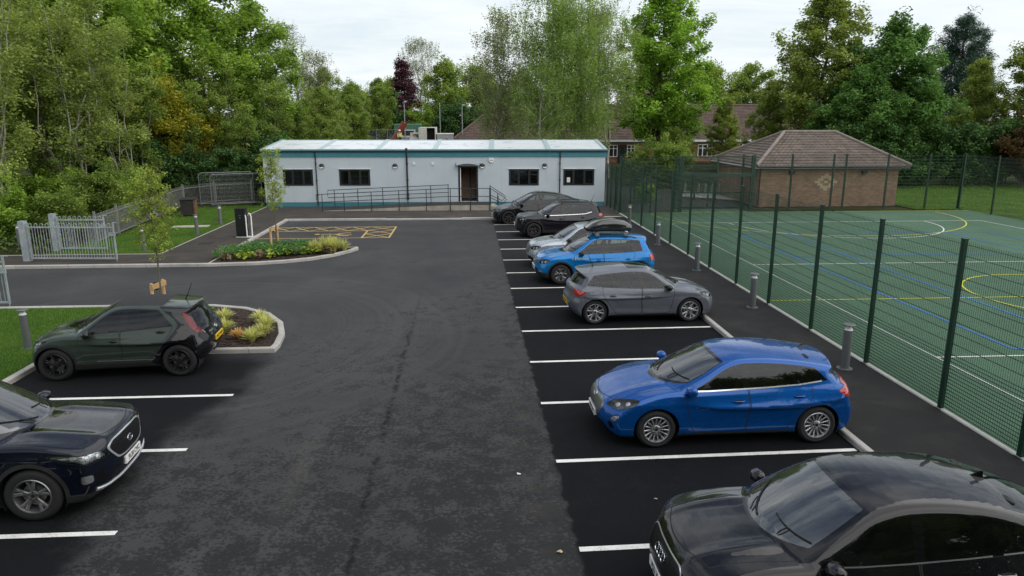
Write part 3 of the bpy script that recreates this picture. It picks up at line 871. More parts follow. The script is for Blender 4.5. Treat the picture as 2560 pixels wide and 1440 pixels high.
def spec_bright_blue():
    return dict(W=1.76, wb=2.59, H=1.57, R=.335, rim=.215, arch=.39, clad=.055, h=.032, spokes=5, style='vee', split=.30, w0=.05, w1=.045, dish=.015, rim_mat=MATS['alloy_grey'],
        paint=paint_mat('paint_azure', (.001,.17,.48), .3, .3), sill=.36, lowclad=(.40,.42),
        body=[(-1.6,.26),(-1.8,.28),(-1.92,.42),(-1.96,.65),(-1.93,.85),(-1.86,1.0),(-1.7,1.06),(.6,1.03),(1.0,1.03),(1.3,1.0),(1.7,.94),(1.95,.85),(2.04,.75),(2.10,.58),(2.11,.42),(2.05,.28),(1.9,.22),(1.7,.20)],
        cabin=[(-1.88,.95),(-1.78,1.15),(-1.62,1.38),(-1.68,1.46),(-1.48,1.50),(-.9,1.545),(-.3,1.565),(.15,1.54),(.42,1.45),(.8,1.23),(1.15,1.0),(1,.85),(-1.65,.85)],
        belt=[(-2,1.08),(-1.2,1.06),(-.3,1.02),(.9,.985),(1.5,.98)], dlo_rear=((-1.40,1.10),(-1.30,1.46)), pillars=[(-.16,-.14,.05),(-1.02,-1.02,.012)], dlo_x1=.86,
        cowl=1.01, hdr=1.47, rwin=(1.10,1.42,.12), crease=(.86,-.01,.012), scallop=(.45,.0,.012), tumble=.34,
        head=(45, [(2.00,.50,.70),(1.96,.56,.80),(1.74,.78,.83),(1.62,.84,.80),(1.72,.82,.72),(1.90,.66,.675)]),
        fog=(45, [(2.02,.60,.40),(2.0,.62,.46),(1.88,.74,.46),(1.90,.73,.40)]),
        tail=(50, [(-1.62,.82,.80),(-1.64,.82,.95),(-1.80,.72,.97),(-1.90,.62,.90),(-1.92,.62,.76),(-1.78,.74,.74)]),
        panels=[('grille','front',[(0,.76),(.42,.76),(.48,.70),(.38,.60),(0,.60)],0),('black','front',[(0,.52),(.5,.52),(.6,.42),(0,.42)],0)],
        panel_mats={'grille': grille_mat('grille_rows', 14, 30, (.3,.31,.32), .3)},
        doors=[[(.86,.98),(.84,.7),(.78,.45),(.72,.37),(-.08,.37),(-.12,.6),(-.10,1.03)],[(-.12,1.03),(-.14,.6),(-.1,.37),(-.74,.37),(-.88,.5),(-1.05,.72),(-1.14,.9),(-1.16,1.08)]],
        handles=[(.05,.80),(-.92,.83)], mirror=(.62,1.02), mirror_mat=MATS['black_plastic'], bonnet=(.66,.55,.98,2.0), handle_mat=None,
        rails=[((-1.25,.15),0,0,.56)], plates=[('front',.50,'WN68 DTU','white')], privacy=False)

def spec_silver():
    p = spec_bright_blue()
    p.update(paint=paint_mat('paint_silver', (.40,.44,.48), .55, .3), h=.04, clad=0, lowclad=None, sill=.26, rails=[], rim_mat=MATS['alloy'], plates=[], mirror_mat=MATS['black_plastic'], arch=.38,
        panels=[('grille','front',[(0,.78),(.48,.80),(.5,.72),(.42,.52),(0,.50)],0),('black','front',[(0,.44),(.5,.44),(.7,.46),(.72,.30),(0,.28)],0)])
    return p

def spec_small_suv():
    return dict(W=1.80, wb=2.60, H=1.60, R=.345, rim=.225, arch=.40, clad=.05, h=.036, spokes=5, style='vee', split=.28, w0=.05, w1=.05, rim_mat=MATS['alloy_dark'],
        paint=paint_mat('paint_black_purple', (.012,.010,.016), .2, .3), sill=.36, lowclad=(.34,.42), shoulder=.06,
        body=[(-1.7,.26),(-1.9,.30),(-2.0,.48),(-2.04,.7),(-2.0,.95),(-1.9,1.1),(-1.6,1.12),(.6,1.06),(1.0,1.07),(1.35,1.06),(1.8,1.01),(2.0,.94),(2.09,.8),(2.14,.6),(2.15,.44),(2.08,.30),(1.95,.24),(1.7,.22)],
        cabin=[(-1.92,1.0),(-1.84,1.2),(-1.70,1.43),(-1.74,1.50),(-1.55,1.54),(-.9,1.58),(-.2,1.59),(.2,1.56),(.45,1.46),(.85,1.21),(1.15,1.04),(1,.88),(-1.7,.88)],
        belt=[(-2,1.22),(-1.35,1.17),(-1.05,1.09),(-.3,1.05),(.9,1.01),(1.5,1.0)], dlo_rear=((-1.45,1.12),(-1.20,1.48)), pillars=[(-.12,-.10,.06)],
        cowl=1.05, hdr=1.51, rwin=(1.17,1.42,.10), crease=(.88,-.02,.016), scallop=(.46,-.05,.02), tumble=.34,
        head=(45, [(2.0,.52,.80),(1.96,.58,.88),(1.72,.80,.91),(1.60,.86,.90),(1.72,.84,.82),(1.9,.68,.78)]),
        tail=(50, [(-1.62,.84,1.02),(-1.80,.78,1.08),(-1.98,.62,1.06),(-2.02,.62,.84),(-1.94,.72,.80),(-1.9,.76,.95)]),
        panels=[('grille','front',[(0,.62),(.5,.62),(.58,.50),(.5,.36),(0,.36)],0),('grille','front',[(0,.86),(.46,.86),(.46,.80),(0,.80)],0)],
        panel_mats={'grille': grille_mat('grille_fine', 40, 40, (.05,.05,.05), .3)},
        doors=[[(.88,1.0),(.86,.7),(.8,.45),(.74,.36),(-.06,.36),(-.1,.6),(-.08,1.06)],[(-.1,1.06),(-.12,.6),(-.08,.36),(-.72,.36),(-.86,.5),(-1.04,.74),(-1.14,.95),(-1.16,1.12)]],
        handles=[(.06,.86),(-.92,.92)], mirror=(.66,1.04), mirror_mat=MATS['gloss_black'], bonnet=(.68,.58,1.0,2.02), strip=([(.80,1.006),(.5,1.018),(0,1.035),(-.6,1.06),(-1.05,1.085),(-1.35,1.165)],.022,MATS['chrome']),
        rails=[((-1.5,.1),0,0,.58)], mast=-1.45, plates=[('front',.55,'MX21 KLE','white')], privacy=False)

def spec_crossover():
    return dict(W=1.92, wb=2.89, H=1.63, R=.355, rim=.245, arch=.405, clad=.03, h=.042, spokes=8, style='single', w0=.05, w1=.07, rim_mat=MATS['alloy_dark'],
        paint=paint_mat('paint_black', (.006,.006,.009), .1, .3), sill=.28, hcrown=.08,
        body=[(-2.05,.26),(-2.25,.30),(-2.38,.5),(-2.42,.75),(-2.36,.95),(-2.33,1.12),(-2.2,1.16),(-1.5,1.1),(.7,1.0),(1.1,.98),(1.5,.93),(1.9,.83),(2.15,.72),(2.25,.6),(2.29,.46),(2.25,.3),(2.12,.2),(1.9,.18)],
        cabin=[(-2.3,1.0),(-2.36,1.19),(-2.15,1.21),(-1.7,1.38),(-1.2,1.53),(-.6,1.61),(-.1,1.62),(.3,1.54),(.8,1.28),(1.35,.96),(1.1,.8),(-2.0,.85)],
        belt=[(-2.2,1.16),(-1.4,1.10),(-.3,1.05),(.9,.99),(1.5,.96)], dlo_rear=((-1.9,1.14),(-1.6,1.5)), pillars=[(-.14,-.08,.05)], dlo_x1=1.0,
        cowl=.97, hdr=1.55, rwin=(1.18,1.42,.12), crease=(.86,-.03,.012), scallop=(.42,.0,.016),
        head=(45, [(2.14,.56,.66),(2.08,.64,.71),(1.84,.84,.78),(1.66,.92,.80),(1.82,.88,.73),(2.02,.74,.66)]),
        tail=(50, [(-2.0,.86,.98),(-2.2,.78,1.06),(-2.34,.6,1.06),(-2.36,.6,.98),(-2.2,.78,.94)]),
        panels=[('black','front',[(0,.32),(.6,.32),(.66,.24),(0,.24)],0)], panel_mats={},
        doors=[[(1.0,.98),(.98,.7),(.9,.45),(.84,.29),(-.06,.29),(-.1,.6),(-.06,1.06)],[(-.08,1.06),(-.12,.6),(-.08,.29),(-.86,.29),(-1.02,.5),(-1.2,.74),(-1.3,.95),(-1.34,1.12)]],
        handles=[], mirror=(.78,1.01), mirror_mat=MATS['gloss_black'], bonnet=(.74,.6,1.15,2.14), plates=[('front',.42,'LB22 ZNO','white')], privacy=False)

def spec_green_hatch():
    P2 = paint_mat('paint_gloss_black', (.008,.008,.010), .05, .25)
    G = paint_mat('paint_moss', (.042,.058,.048), .25, .35)
    return dict(W=1.74, wb=2.43, H=1.52, R=.345, rim=.235, arch=.385, clad=.06, h=.028, spokes=5, style='alt', split=.34, rim_mat=MATS['alloy_dark'], rimdark=MATS['alloy_dark'],
        paint=G, sill=.36, lowclad=(.40,.38), tround=.20, nround=.32,
        body=[(-1.5,.28),(-1.68,.32),(-1.80,.5),(-1.83,.70),(-1.76,.85),(-1.70,1.0),(-1.5,1.06),(.6,.99),(.95,1.0),(1.25,.98),(1.55,.90),(1.75,.80),(1.83,.68),(1.87,.5),(1.83,.34),(1.7,.24),(1.5,.22)],
        cabin=[(-1.72,.95),(-1.62,1.15),(-1.46,1.35),(-1.54,1.43),(-1.36,1.46),(-.8,1.505),(-.2,1.52),(.1,1.49),(.45,1.33),(1.02,.985),(.9,.85),(-1.5,.85)],
        belt=[(-2,1.14),(-1.1,1.09),(-.3,1.02),(.9,.94),(1.5,.93)], dlo_rear=((-1.14,1.08),(-.80,1.44)), pillars=[(-.20,-.12,.06)],
        cowl=.985, hdr=1.45, rwin=(.98,1.40,.16), crease=(.82,-.02,.012), scallop=(.44,.04,.026),
        head=(45, [(1.74,.50,.72),(1.68,.58,.79),(1.42,.78,.85),(1.28,.84,.86),(1.42,.82,.80),(1.62,.68,.72)]),
        tail=(42, [(-1.30,.66,1.33),(-1.42,.62,1.34),(-1.60,.66,1.10),(-1.72,.66,.93),(-1.76,.58,.86),(-1.66,.72,.90),(-1.52,.76,.98),(-1.42,.74,1.12)]),
        tail2=(42, [(-1.64,.68,1.0),(-1.74,.62,.90),(-1.76,.56,.85),(-1.72,.62,.87)]), tail_mat=mat('tail_dull_red', (.11,.004,.007), .15, spec=.1, coat=.7, var=.2),
        panels=[('black','front',[(0,.66),(.5,.66),(.6,.5),(.5,.3),(0,.3)],0),
                ('rear_quarter','side',[(-.62,1.60),(-.84,1.46),(-1.16,1.22),(-1.24,1.10),(-1.20,1.02),(-1.05,.85),(-.86,.62),(-.72,.44),(-.66,.34),(-1.0,.2),(-2.2,.2),(-2.2,1.7)],.004),
                ('rear_quarter','rear',[(0,.30),(.9,.30),(.9,1.6),(0,1.6)],0), ('sliding_roof','top',[(-.92,0),(-.90,.52),(.10,.50),(.16,0)],.006),
                ('diffuser','rear',[(0,.36),(.62,.36),(.70,.48),(.52,.58),(0,.58)],0)],
        panel_mats={'rear_quarter': P2, 'sliding_roof': mat('canvas_black', (.022,.022,.024), .85, bumpy=.3, bscale=300), 'diffuser': mat('silver_plastic', (.18,.18,.19), .4)},
        doors=[[(.72,.94),(.72,.7),(.66,.48),(.60,.37),(-.06,.37),(-.12,.6),(-.08,1.02)],[(-.10,1.02),(-.14,.6),(-.08,.37),(-.62,.37),(-.72,.50),(-.90,.74),(-1.10,.95),(-1.14,1.10)]],
        handles=[(.02,.82),(-.90,.98)], handle_mat=P2, mirror=(.50,.97), mirror_mat=P2, bonnet=(.64,.52,.98,1.76), mast=-1.22, strip=([(.4,.40),(-.1,.40),(-.7,.40)],.014,MATS['alloy']),
        plates=[('rear',.66,'PF23 WWX','yellow')], privacy=True)

def spec_dark_suv():
    return dict(W=1.89, wb=2.78, H=1.70, R=.37, rim=.245, arch=.42, clad=.055, h=.027, spokes=5, style='double', split=.20, w0=.036, w1=.05, dish=.03, rim_mat=MATS['alloy_grey'],
        paint=paint_mat('paint_midnight', (.004,.006,.014), .25, .3, spots=True), refl_mat=mat('lamp_silver', (.62, .63, .65), .22, .85, .5, 11), sill=.42, lowclad=(.34,.42), nround=.25, hcrown=.05,
        body=[(-2.0,.26),(-2.3,.30),(-2.42,.5),(-2.45,.75),(-2.38,1.0),(-2.3,1.12),(-1.6,1.12),(.6,1.09),(1.05,1.10),(1.4,1.09),(1.85,1.04),(2.19,1.0),(2.285,.90),(2.32,.68),(2.33,.50),(2.27,.32),(2.15,.24),(1.9,.22)],
        cabin=[(-2.3,1.0),(-2.2,1.2),(-2.08,1.5),(-1.95,1.62),(-1.0,1.69),(-.2,1.695),(.3,1.62),(.75,1.37),(1.24,1.08),(1.1,.9),(-2.1,.9)],
        belt=[(-2.2,1.15),(-1.3,1.10),(-.3,1.07),(.9,1.03),(1.5,1.02)], dlo_rear=((-2.0,1.1),(-1.7,1.6)), pillars=[(-.1,-.06,.06),(-1.05,-1.05,.06)],
        cowl=1.07, hdr=1.62, rwin=(1.2,1.55,.1), crease=(.90,-.02,.012), scallop=(.48,0,.02),
        head=(45, [(2.18,.46,.76),(2.12,.54,.86),(1.86,.80,.90),(1.62,.91,.915),(1.78,.88,.83),(2.0,.74,.755)]), bulbs=[(.25,.045),(.48,.045),(.72,.05)],
        fog=(45, [(2.05,.73,.50),(2.05,.73,.60),(1.93,.81,.61),(1.93,.81,.49)]),
        tail=(50, [(-2.1,.8,.9),(-2.2,.75,1.0),(-2.36,.6,.98),(-2.36,.6,.88),(-2.2,.75,.85)]),
        panels=[('chromed','front',[(0,.925),(.42,.915),(.56,.86),(.52,.78),(.40,.63),(.2,.60),(0,.60)],0),('grille','front',[(0,.905),(.40,.895),(.515,.85),(.485,.78),(.375,.65),(.19,.622),(0,.622)],0),
                ('black','front',[(0,.42),(.58,.42),(.66,.33),(0,.33)],0),('black','front',[(.66,.62),(.80,.62),(.80,.40),(.70,.40)],0),('chromed','front',[(0,.315),(.60,.325),(.80,.36),(.80,.335),(.6,.275),(0,.265)],0)],
        panel_mats={'grille': grille_mat('grille_mesh', 15, 27, (.10,.10,.11), .25)},
        doors=[[(.92,1.03),(.9,.8),(.84,.5),(.78,.43),(-.04,.43),(-.08,.7),(-.06,1.08)],[(-.08,1.08),(-.1,.7),(-.06,.43),(-.8,.43),(-.96,.6),(-1.15,.85),(-1.2,1.12)]],
        handles=[(.1,.9),(-.9,.92)], mirror=(.72,1.06), bonnet=(.74,.60,1.05,2.20), bonc=.20, plates=[('front',.515,'PL20 CVC','white')], rails=[((-1.7,.2),0,0,.6)], privacy=True)

def spec_black_coupe():
    return dict(W=1.85, wb=2.68, H=1.58, R=.36, rim=.25, arch=.41, clad=.045, h=.026, spokes=5, style='double', split=.2, rim_mat=MATS['alloy_grey'],
        paint=paint_mat('paint_jet', (.006,.006,.008), .1, .25), sill=.36, nround=.30, hcrown=.075, bulge=.02,
        body=[(-1.9,.26),(-2.12,.30),(-2.22,.48),(-2.25,.70),(-2.20,.85),(-2.20,1.0),(-2.12,1.10),(-1.5,1.10),(.6,1.06),(1.0,1.06),(1.4,1.05),(1.8,1.0),(2.06,.92),(2.17,.80),(2.24,.62),(2.25,.45),(2.18,.28),(2.05,.20),(1.85,.18)],
        cabin=[(-2.18,.95),(-2.18,1.13),(-1.98,1.22),(-1.55,1.41),(-1.1,1.52),(-.5,1.575),(0.0,1.57),(.42,1.50),(.86,1.29),(1.27,1.05),(1.1,.85),(-1.9,.85)],
        belt=[(-2.2,1.17),(-1.4,1.12),(-.3,1.06),(.9,1.01),(1.5,.99)], dlo_rear=((-1.88,1.12),(-1.60,1.40)), pillars=[(-.13,-.10,.055),(-1.02,-1.10,.014)],
        cowl=1.035, hdr=1.50, rwin=(1.16,1.46,.13), crease=(.90,-.02,.02), scallop=(.46,0,.02),
        head=(45, [(2.06,.58,.70),(2.02,.64,.80),(1.76,.83,.86),(1.62,.885,.86),(1.75,.86,.79),(1.95,.73,.70)]), drl=[(2.0,.64,.78),(1.8,.80,.83),(1.66,.86,.84)],
        tail=(50, [(-1.86,.86,.98),(-2.05,.76,1.02),(-2.18,.58,1.02),(-2.2,.58,.93),(-2.05,.76,.90)]),
        panels=[('chromed','front',[(0,.82),(.44,.82),(.52,.74),(.50,.50),(.42,.40),(0,.40)],0),('grille','front',[(0,.805),(.43,.805),(.505,.735),(.485,.51),(.41,.415),(0,.415)],0),('black','front',[(.60,.55),(.76,.52),(.80,.34),(.64,.32)],0)],
        panel_mats={'grille': grille_mat('grille_honey', 16, 20, (.07,.07,.075), .28)},
        doors=[[(.90,1.02),(.88,.75),(.82,.48),(.76,.37),(-.07,.37),(-.11,.7),(-.09,1.08)],[(-.11,1.08),(-.13,.7),(-.09,.37),(-.78,.37),(-.93,.55),(-1.12,.8),(-1.24,1.0),(-1.24,1.13)]],
        handles=[(.06,.885),(-.96,.925)], handle_mat=MATS['alloy_grey'], mirror=(.78,1.03), bonnet=(.70,.60,1.18,2.07), bonc=.22, fin=-1.2, fin_mat=MATS['gloss_black'], strip=([(.80,1.02),(.5,1.03),(0,1.046),(-.6,1.078),(-1.2,1.11),(-1.72,1.14)],.014,MATS['alloy_grey']),
        plates=[('front',.455,'PJ22 XVU','white')], privacy=True)
# ------------------------------------------------------------------ trees and plants
def leaf_mat(name, dark, light, trans=.45, rough=.55, accent=None):
    m, nt, b = nt_mat(name)
    at = node(nt, 'ShaderNodeAttribute', attribute_name='tint')
    oi = node(nt, 'ShaderNodeObjectInfo')
    f = mathn(nt, 'ADD', at.outputs['Fac'], mathn(nt, 'MULTIPLY', mathn(nt, 'SUBTRACT', oi.outputs['Random'], .5), .18), clamp=True)
    k_ = 2.25; dark = tuple(c * k_ for c in dark); light = tuple(min(.8, c * k_) for c in light)
    dark = tuple(c * 1.15 for c in dark)
    st = [(.05, dark), (.85, light)]
    if accent: st = [(.05, dark), (.75, light), (.93, accent)]
    c = ramp(nt, f, st)
    link(nt, c, b.inputs['Base Color']); b.inputs['Roughness'].default_value = rough; b.inputs['Specular IOR Level'].default_value = .25
    tl = node(nt, 'ShaderNodeBsdfTranslucent'); link(nt, mix(nt, 1.0, c, (1.0, 1.0, .55), 'MULTIPLY'), tl.inputs[0])
    mx = node(nt, 'ShaderNodeMixShader'); mx.inputs[0].default_value = trans
    link(nt, b.outputs[0], mx.inputs[1]); link(nt, tl.outputs[0], mx.inputs[2]); link(nt, mx.outputs[0], nt.nodes['Material Output'].inputs[0])
    return m

def leaf_quads(C, size, rg, up=.45, droop=None, asp=.55):
    n = len(C)
    nrm = rg.normal(size=(n, 3)); nrm[:, 2] = np.abs(nrm[:, 2]) + up * 2
    nrm /= np.linalg.norm(nrm, axis=1, keepdims=True)
    d = rg.normal(size=(n, 3))
    if droop is not None: d[:, 2] -= droop
    d -= nrm * (d * nrm).sum(1, keepdims=True); d /= np.linalg.norm(d, axis=1, keepdims=True)
    sd = np.cross(nrm, d); s = (size * rg.uniform(.6, 1.35, n))[:, None]
    fold = nrm * s * .12
    V = np.stack([C - d * s * .5, C + sd * s * asp * .5 + fold + d * s * .05, C + d * s * .5, C - sd * s * asp * .5 + fold + d * s * .05], 1).reshape(-1, 3)
    return V, np.arange(4 * n).reshape(n, 4)

def tree_parts(q, seed):
    """limbs as tapered tubes; leaves as many small folded blades gathered in clumps along the twigs"""
    rg = np.random.default_rng(seed); tb = MB()
    H, r0, hb = q['H'], q['r0'], q['hb']; prof = q['prof']; lean = q.get('lean', (0, 0))
    pr = lambda t: np.interp(t, [a for a, _ in prof], [b for _, b in prof])
    cl = []; nstem = q.get('stems', 1); nl = q['limbs'] // nstem
    for s in range(nstem):
        a0 = rg.uniform(0, 6.28); sp = q.get('spread', 0) if nstem > 1 else 0
        base = np.array([math.cos(a0), math.sin(a0), 0]) * (.25 * sp * rg.uniform(.3, 1)); hs = H * (rg.uniform(.72, 1.0) if s else 1)
        tip = base + np.array([math.cos(a0) * sp * rg.uniform(.6, 1.2) + lean[0], math.sin(a0) * sp * rg.uniform(.6, 1.2) + lean[1], hs])
        K = 9; tr = []
        wob = rg.normal(size=(K, 2)) * q.get('wob', .012) * H
        for i in range(K):
            t = i / (K - 1); p = base * (1 - t) + tip * t
            p[:2] += wob[i] * math.sin(t * math.pi) ** .5 - (tip - base)[:2] * .25 * math.sin(t * math.pi) * q.get('bow', .6)
            tr.append(p)
        tr = np.array(tr); rr = r0 / (nstem ** .4)
        tb.tube([tuple(p) for p in tr], [max(.012, rr * (1.25 if i == 0 else 1) * (1 - .93 * i / (K - 1))) for i in range(K)], 8)
        def tp(t):
            u = t * (K - 1); i = min(int(u), K - 2); return tr[i] + (tr[i + 1] - tr[i]) * (u - i)
        for i in range(nl):
            t = min(.999, (i + rg.uniform(0, 1)) / nl); h = hb + (hs - hb) * t ** q.get('tpow', 1.0)
            p0 = tp(h / hs * .97); az = i * 2.4 + a0 + rg.uniform(-.4, .4)
            L = max(.3, pr(t) * rg.uniform(.7, 1.12)); up = q.get('up', .5) * rg.uniform(.6, 1.3) * (1 - .2 * t)
            d = np.array([math.cos(az), math.sin(az), 0])
            pts = [p0]
            for k in range(1, 6):
                u = k / 5; cv = q.get('curve', .15)
                pts.append(p0 + d * L * u + np.array([0, 0, 1]) * (L * up * u - L * cv * u * u * 2 * q.get('droop', 0)) + rg.normal(size=3) * .05 * L)
            br = max(.012, rr * .42 * (1 - t * .75))
            tb.tube([tuple(p) for p in pts], [max(.006, br * (1 - .85 * k / 5)) for k in range(6)], 5, cap=False)
            subs = [(pts, .35)]
            for b in range(q.get('subs', 4)):
                k = rg.integers(1, 5); sd = d * rg.uniform(.2, .9) + np.cross(d, [0, 0, 1]) * rg.choice([-1, 1]) * rg.uniform(.4, 1) + np.array([0, 0, rg.uniform(-.45, 1.0)])
                l2 = L * rg.uniform(.25, .5); e = pts[k] + sd * l2; m_ = (pts[k] + e) / 2 + rg.normal(size=3) * .05 * l2
                tb.tube([tuple(pts[k]), tuple(m_), tuple(e)], [br * .35, br * .22, .005], 4, cap=False)
                subs.append(([pts[k], m_, e], .3))
            for pp, t0 in subs:
                pp = np.array(pp); LL = np.linalg.norm(np.diff(pp, axis=0), axis=1).sum()
                for _ in range(max(1, int(LL * q.get('cpm', 1.6)))):
                    u = rg.uniform(t0, 1.02) * (len(pp) - 1); i2 = min(int(u), len(pp) - 2)
                    cl.append(pp[i2] + (pp[i2 + 1] - pp[i2]) * (u - i2) + rg.normal(size=3) * .12)
        for _ in range(q.get('topc', 5)): cl.append(tr[-1] + rg.normal(size=3) * np.array([.35, .35, .5]) - np.array([0, 0, .3]))
    cl = np.array(cl)
    if q.get('zmin') is not None: cl = cl[cl[:, 2] > q['zmin']]
    n = int(q['leaves'] * q.get('full', 2.0)); ci = rg.integers(0, len(cl), n); rc = q.get('rc', .45) * q.get('rcs', 1.3) * rg.uniform(.6, 1.3, len(cl))
    o = rg.normal(size=(n, 3)); o /= np.linalg.norm(o, axis=1, keepdims=True); o *= (rg.uniform(0, 1, n) ** .5)[:, None]
    P = cl[ci] + o * rc[ci][:, None] * np.array([1, 1, q.get('flat', .85)])
    if q.get('hang'):   # long hanging sprays
        ln = rg.uniform(0, 1, n) ** 1.3 * q['hang'] * rg.uniform(.5, 1.3, len(cl))[ci]
        st = rg.integers(0, 6, n) + ci * 6; sx = np.random.default_rng(seed + 5).normal(size=(len(cl) * 6, 2)) * q.get('rc', .45)
        P = cl[ci] + np.concatenate([sx[st] * (1 - .3 * ln / q['hang'])[:, None], -ln[:, None]], 1) + rg.normal(size=(n, 3)) * .07
    P[:, 2] = np.maximum(P[:, 2], .05)
    V, F = leaf_quads(P, q['leaf'] * q.get('lsc', 1.2), rg, q.get('lup', .45), q.get('ldroop'), q.get('asp', .6))
    tint = np.clip(.45 + rg.normal(size=len(cl))[ci] * q.get('cvar', .16) + rg.normal(size=n) * .13, 0, 1)
    return tb, V, F, tint

def make_tree(name, q, seed, label, cat, loc, group=None, rz=0.0, sc=1.0, crown='crown'):
    t = thing(name, label, cat, loc, rz, group); t.scale = (sc, sc, sc)
    tb, V, F, tint = tree_parts(q, seed)
    tb.build('trunk', q['bark'], t, smooth=60)
    np_mesh(crown, V, F, q['leafm'], t, cols=tint)
    return t

def tree_mats():
    b = {}
    def bark(name, c, c2, sc):
        m, nt, bs = nt_mat(name); v = mapping(nt, (1, 1, .25)); n = noise(nt, v, sc, 6, .65, .6)
        link(nt, ramp(nt, n, [(.35, c), (.62, c2)]), bs.inputs['Base Color']); bs.inputs['Roughness'].default_value = .9; bump(nt, bs, n, .6, .03); return m
    b['brown'] = bark('bark_brown', (.035, .028, .02), (.10, .085, .065), 9); b['grey'] = bark('bark_grey', (.06, .055, .045), (.19, .18, .155), 8)
    b['pale'] = bark('bark_pale', (.12, .11, .09), (.38, .36, .31), 7); b['birch'] = bark('bark_birch', (.05, .045, .04), (.52, .50, .46), 5)
    b['young'] = bark('bark_young', (.07, .06, .04), (.16, .14, .09), 14)
    L = {}
    L['mid'] = leaf_mat('leaf_mid_green', (.050, .080, .018), (.170, .220, .050))
    L['bright'] = leaf_mat('leaf_bright_green', (.052, .092, .015), (.185, .270, .045))
    L['deep'] = leaf_mat('leaf_deep_green', (.026, .058, .017), (.092, .170, .045))
    L['olive'] = leaf_mat('leaf_olive', (.066, .090, .024), (.200, .245, .068))
    L['lime'] = leaf_mat('leaf_lime', (.060, .082, .020), (.185, .225, .055))
    L['oak'] = leaf_mat('leaf_oak', (.060, .110, .016), (.205, .320, .048))
    L['yellow'] = leaf_mat('leaf_yellow', (.075, .090, .014), (.235, .225, .026), accent=(.32, .27, .02))
    L['birch'] = leaf_mat('leaf_birch', (.066, .104, .026), (.195, .265, .078))
    L['greyish'] = leaf_mat('leaf_greyish', (.065, .078, .040), (.175, .195, .105))
    L['purple'] = leaf_mat('leaf_purple', (.016, .008, .012), (.060, .022, .030), .2)
    L['pine'] = leaf_mat('needle_dark', (.010, .026, .018), (.035, .065, .042), .1)
    L['hedge'] = leaf_mat('leaf_hedge', (.014, .036, .012), (.054, .104, .026), .2)
    L['pink'] = leaf_mat('leaf_pink', (.030, .018, .012), (.070, .050, .018), accent=(.26, .035, .055))
    L['white'] = leaf_mat('leaf_blossom', (.020, .036, .010), (.060, .085, .022), accent=(.62, .62, .58))
    L['young'] = leaf_mat('leaf_young', (.075, .105, .018), (.230, .270, .060))
    return b, L

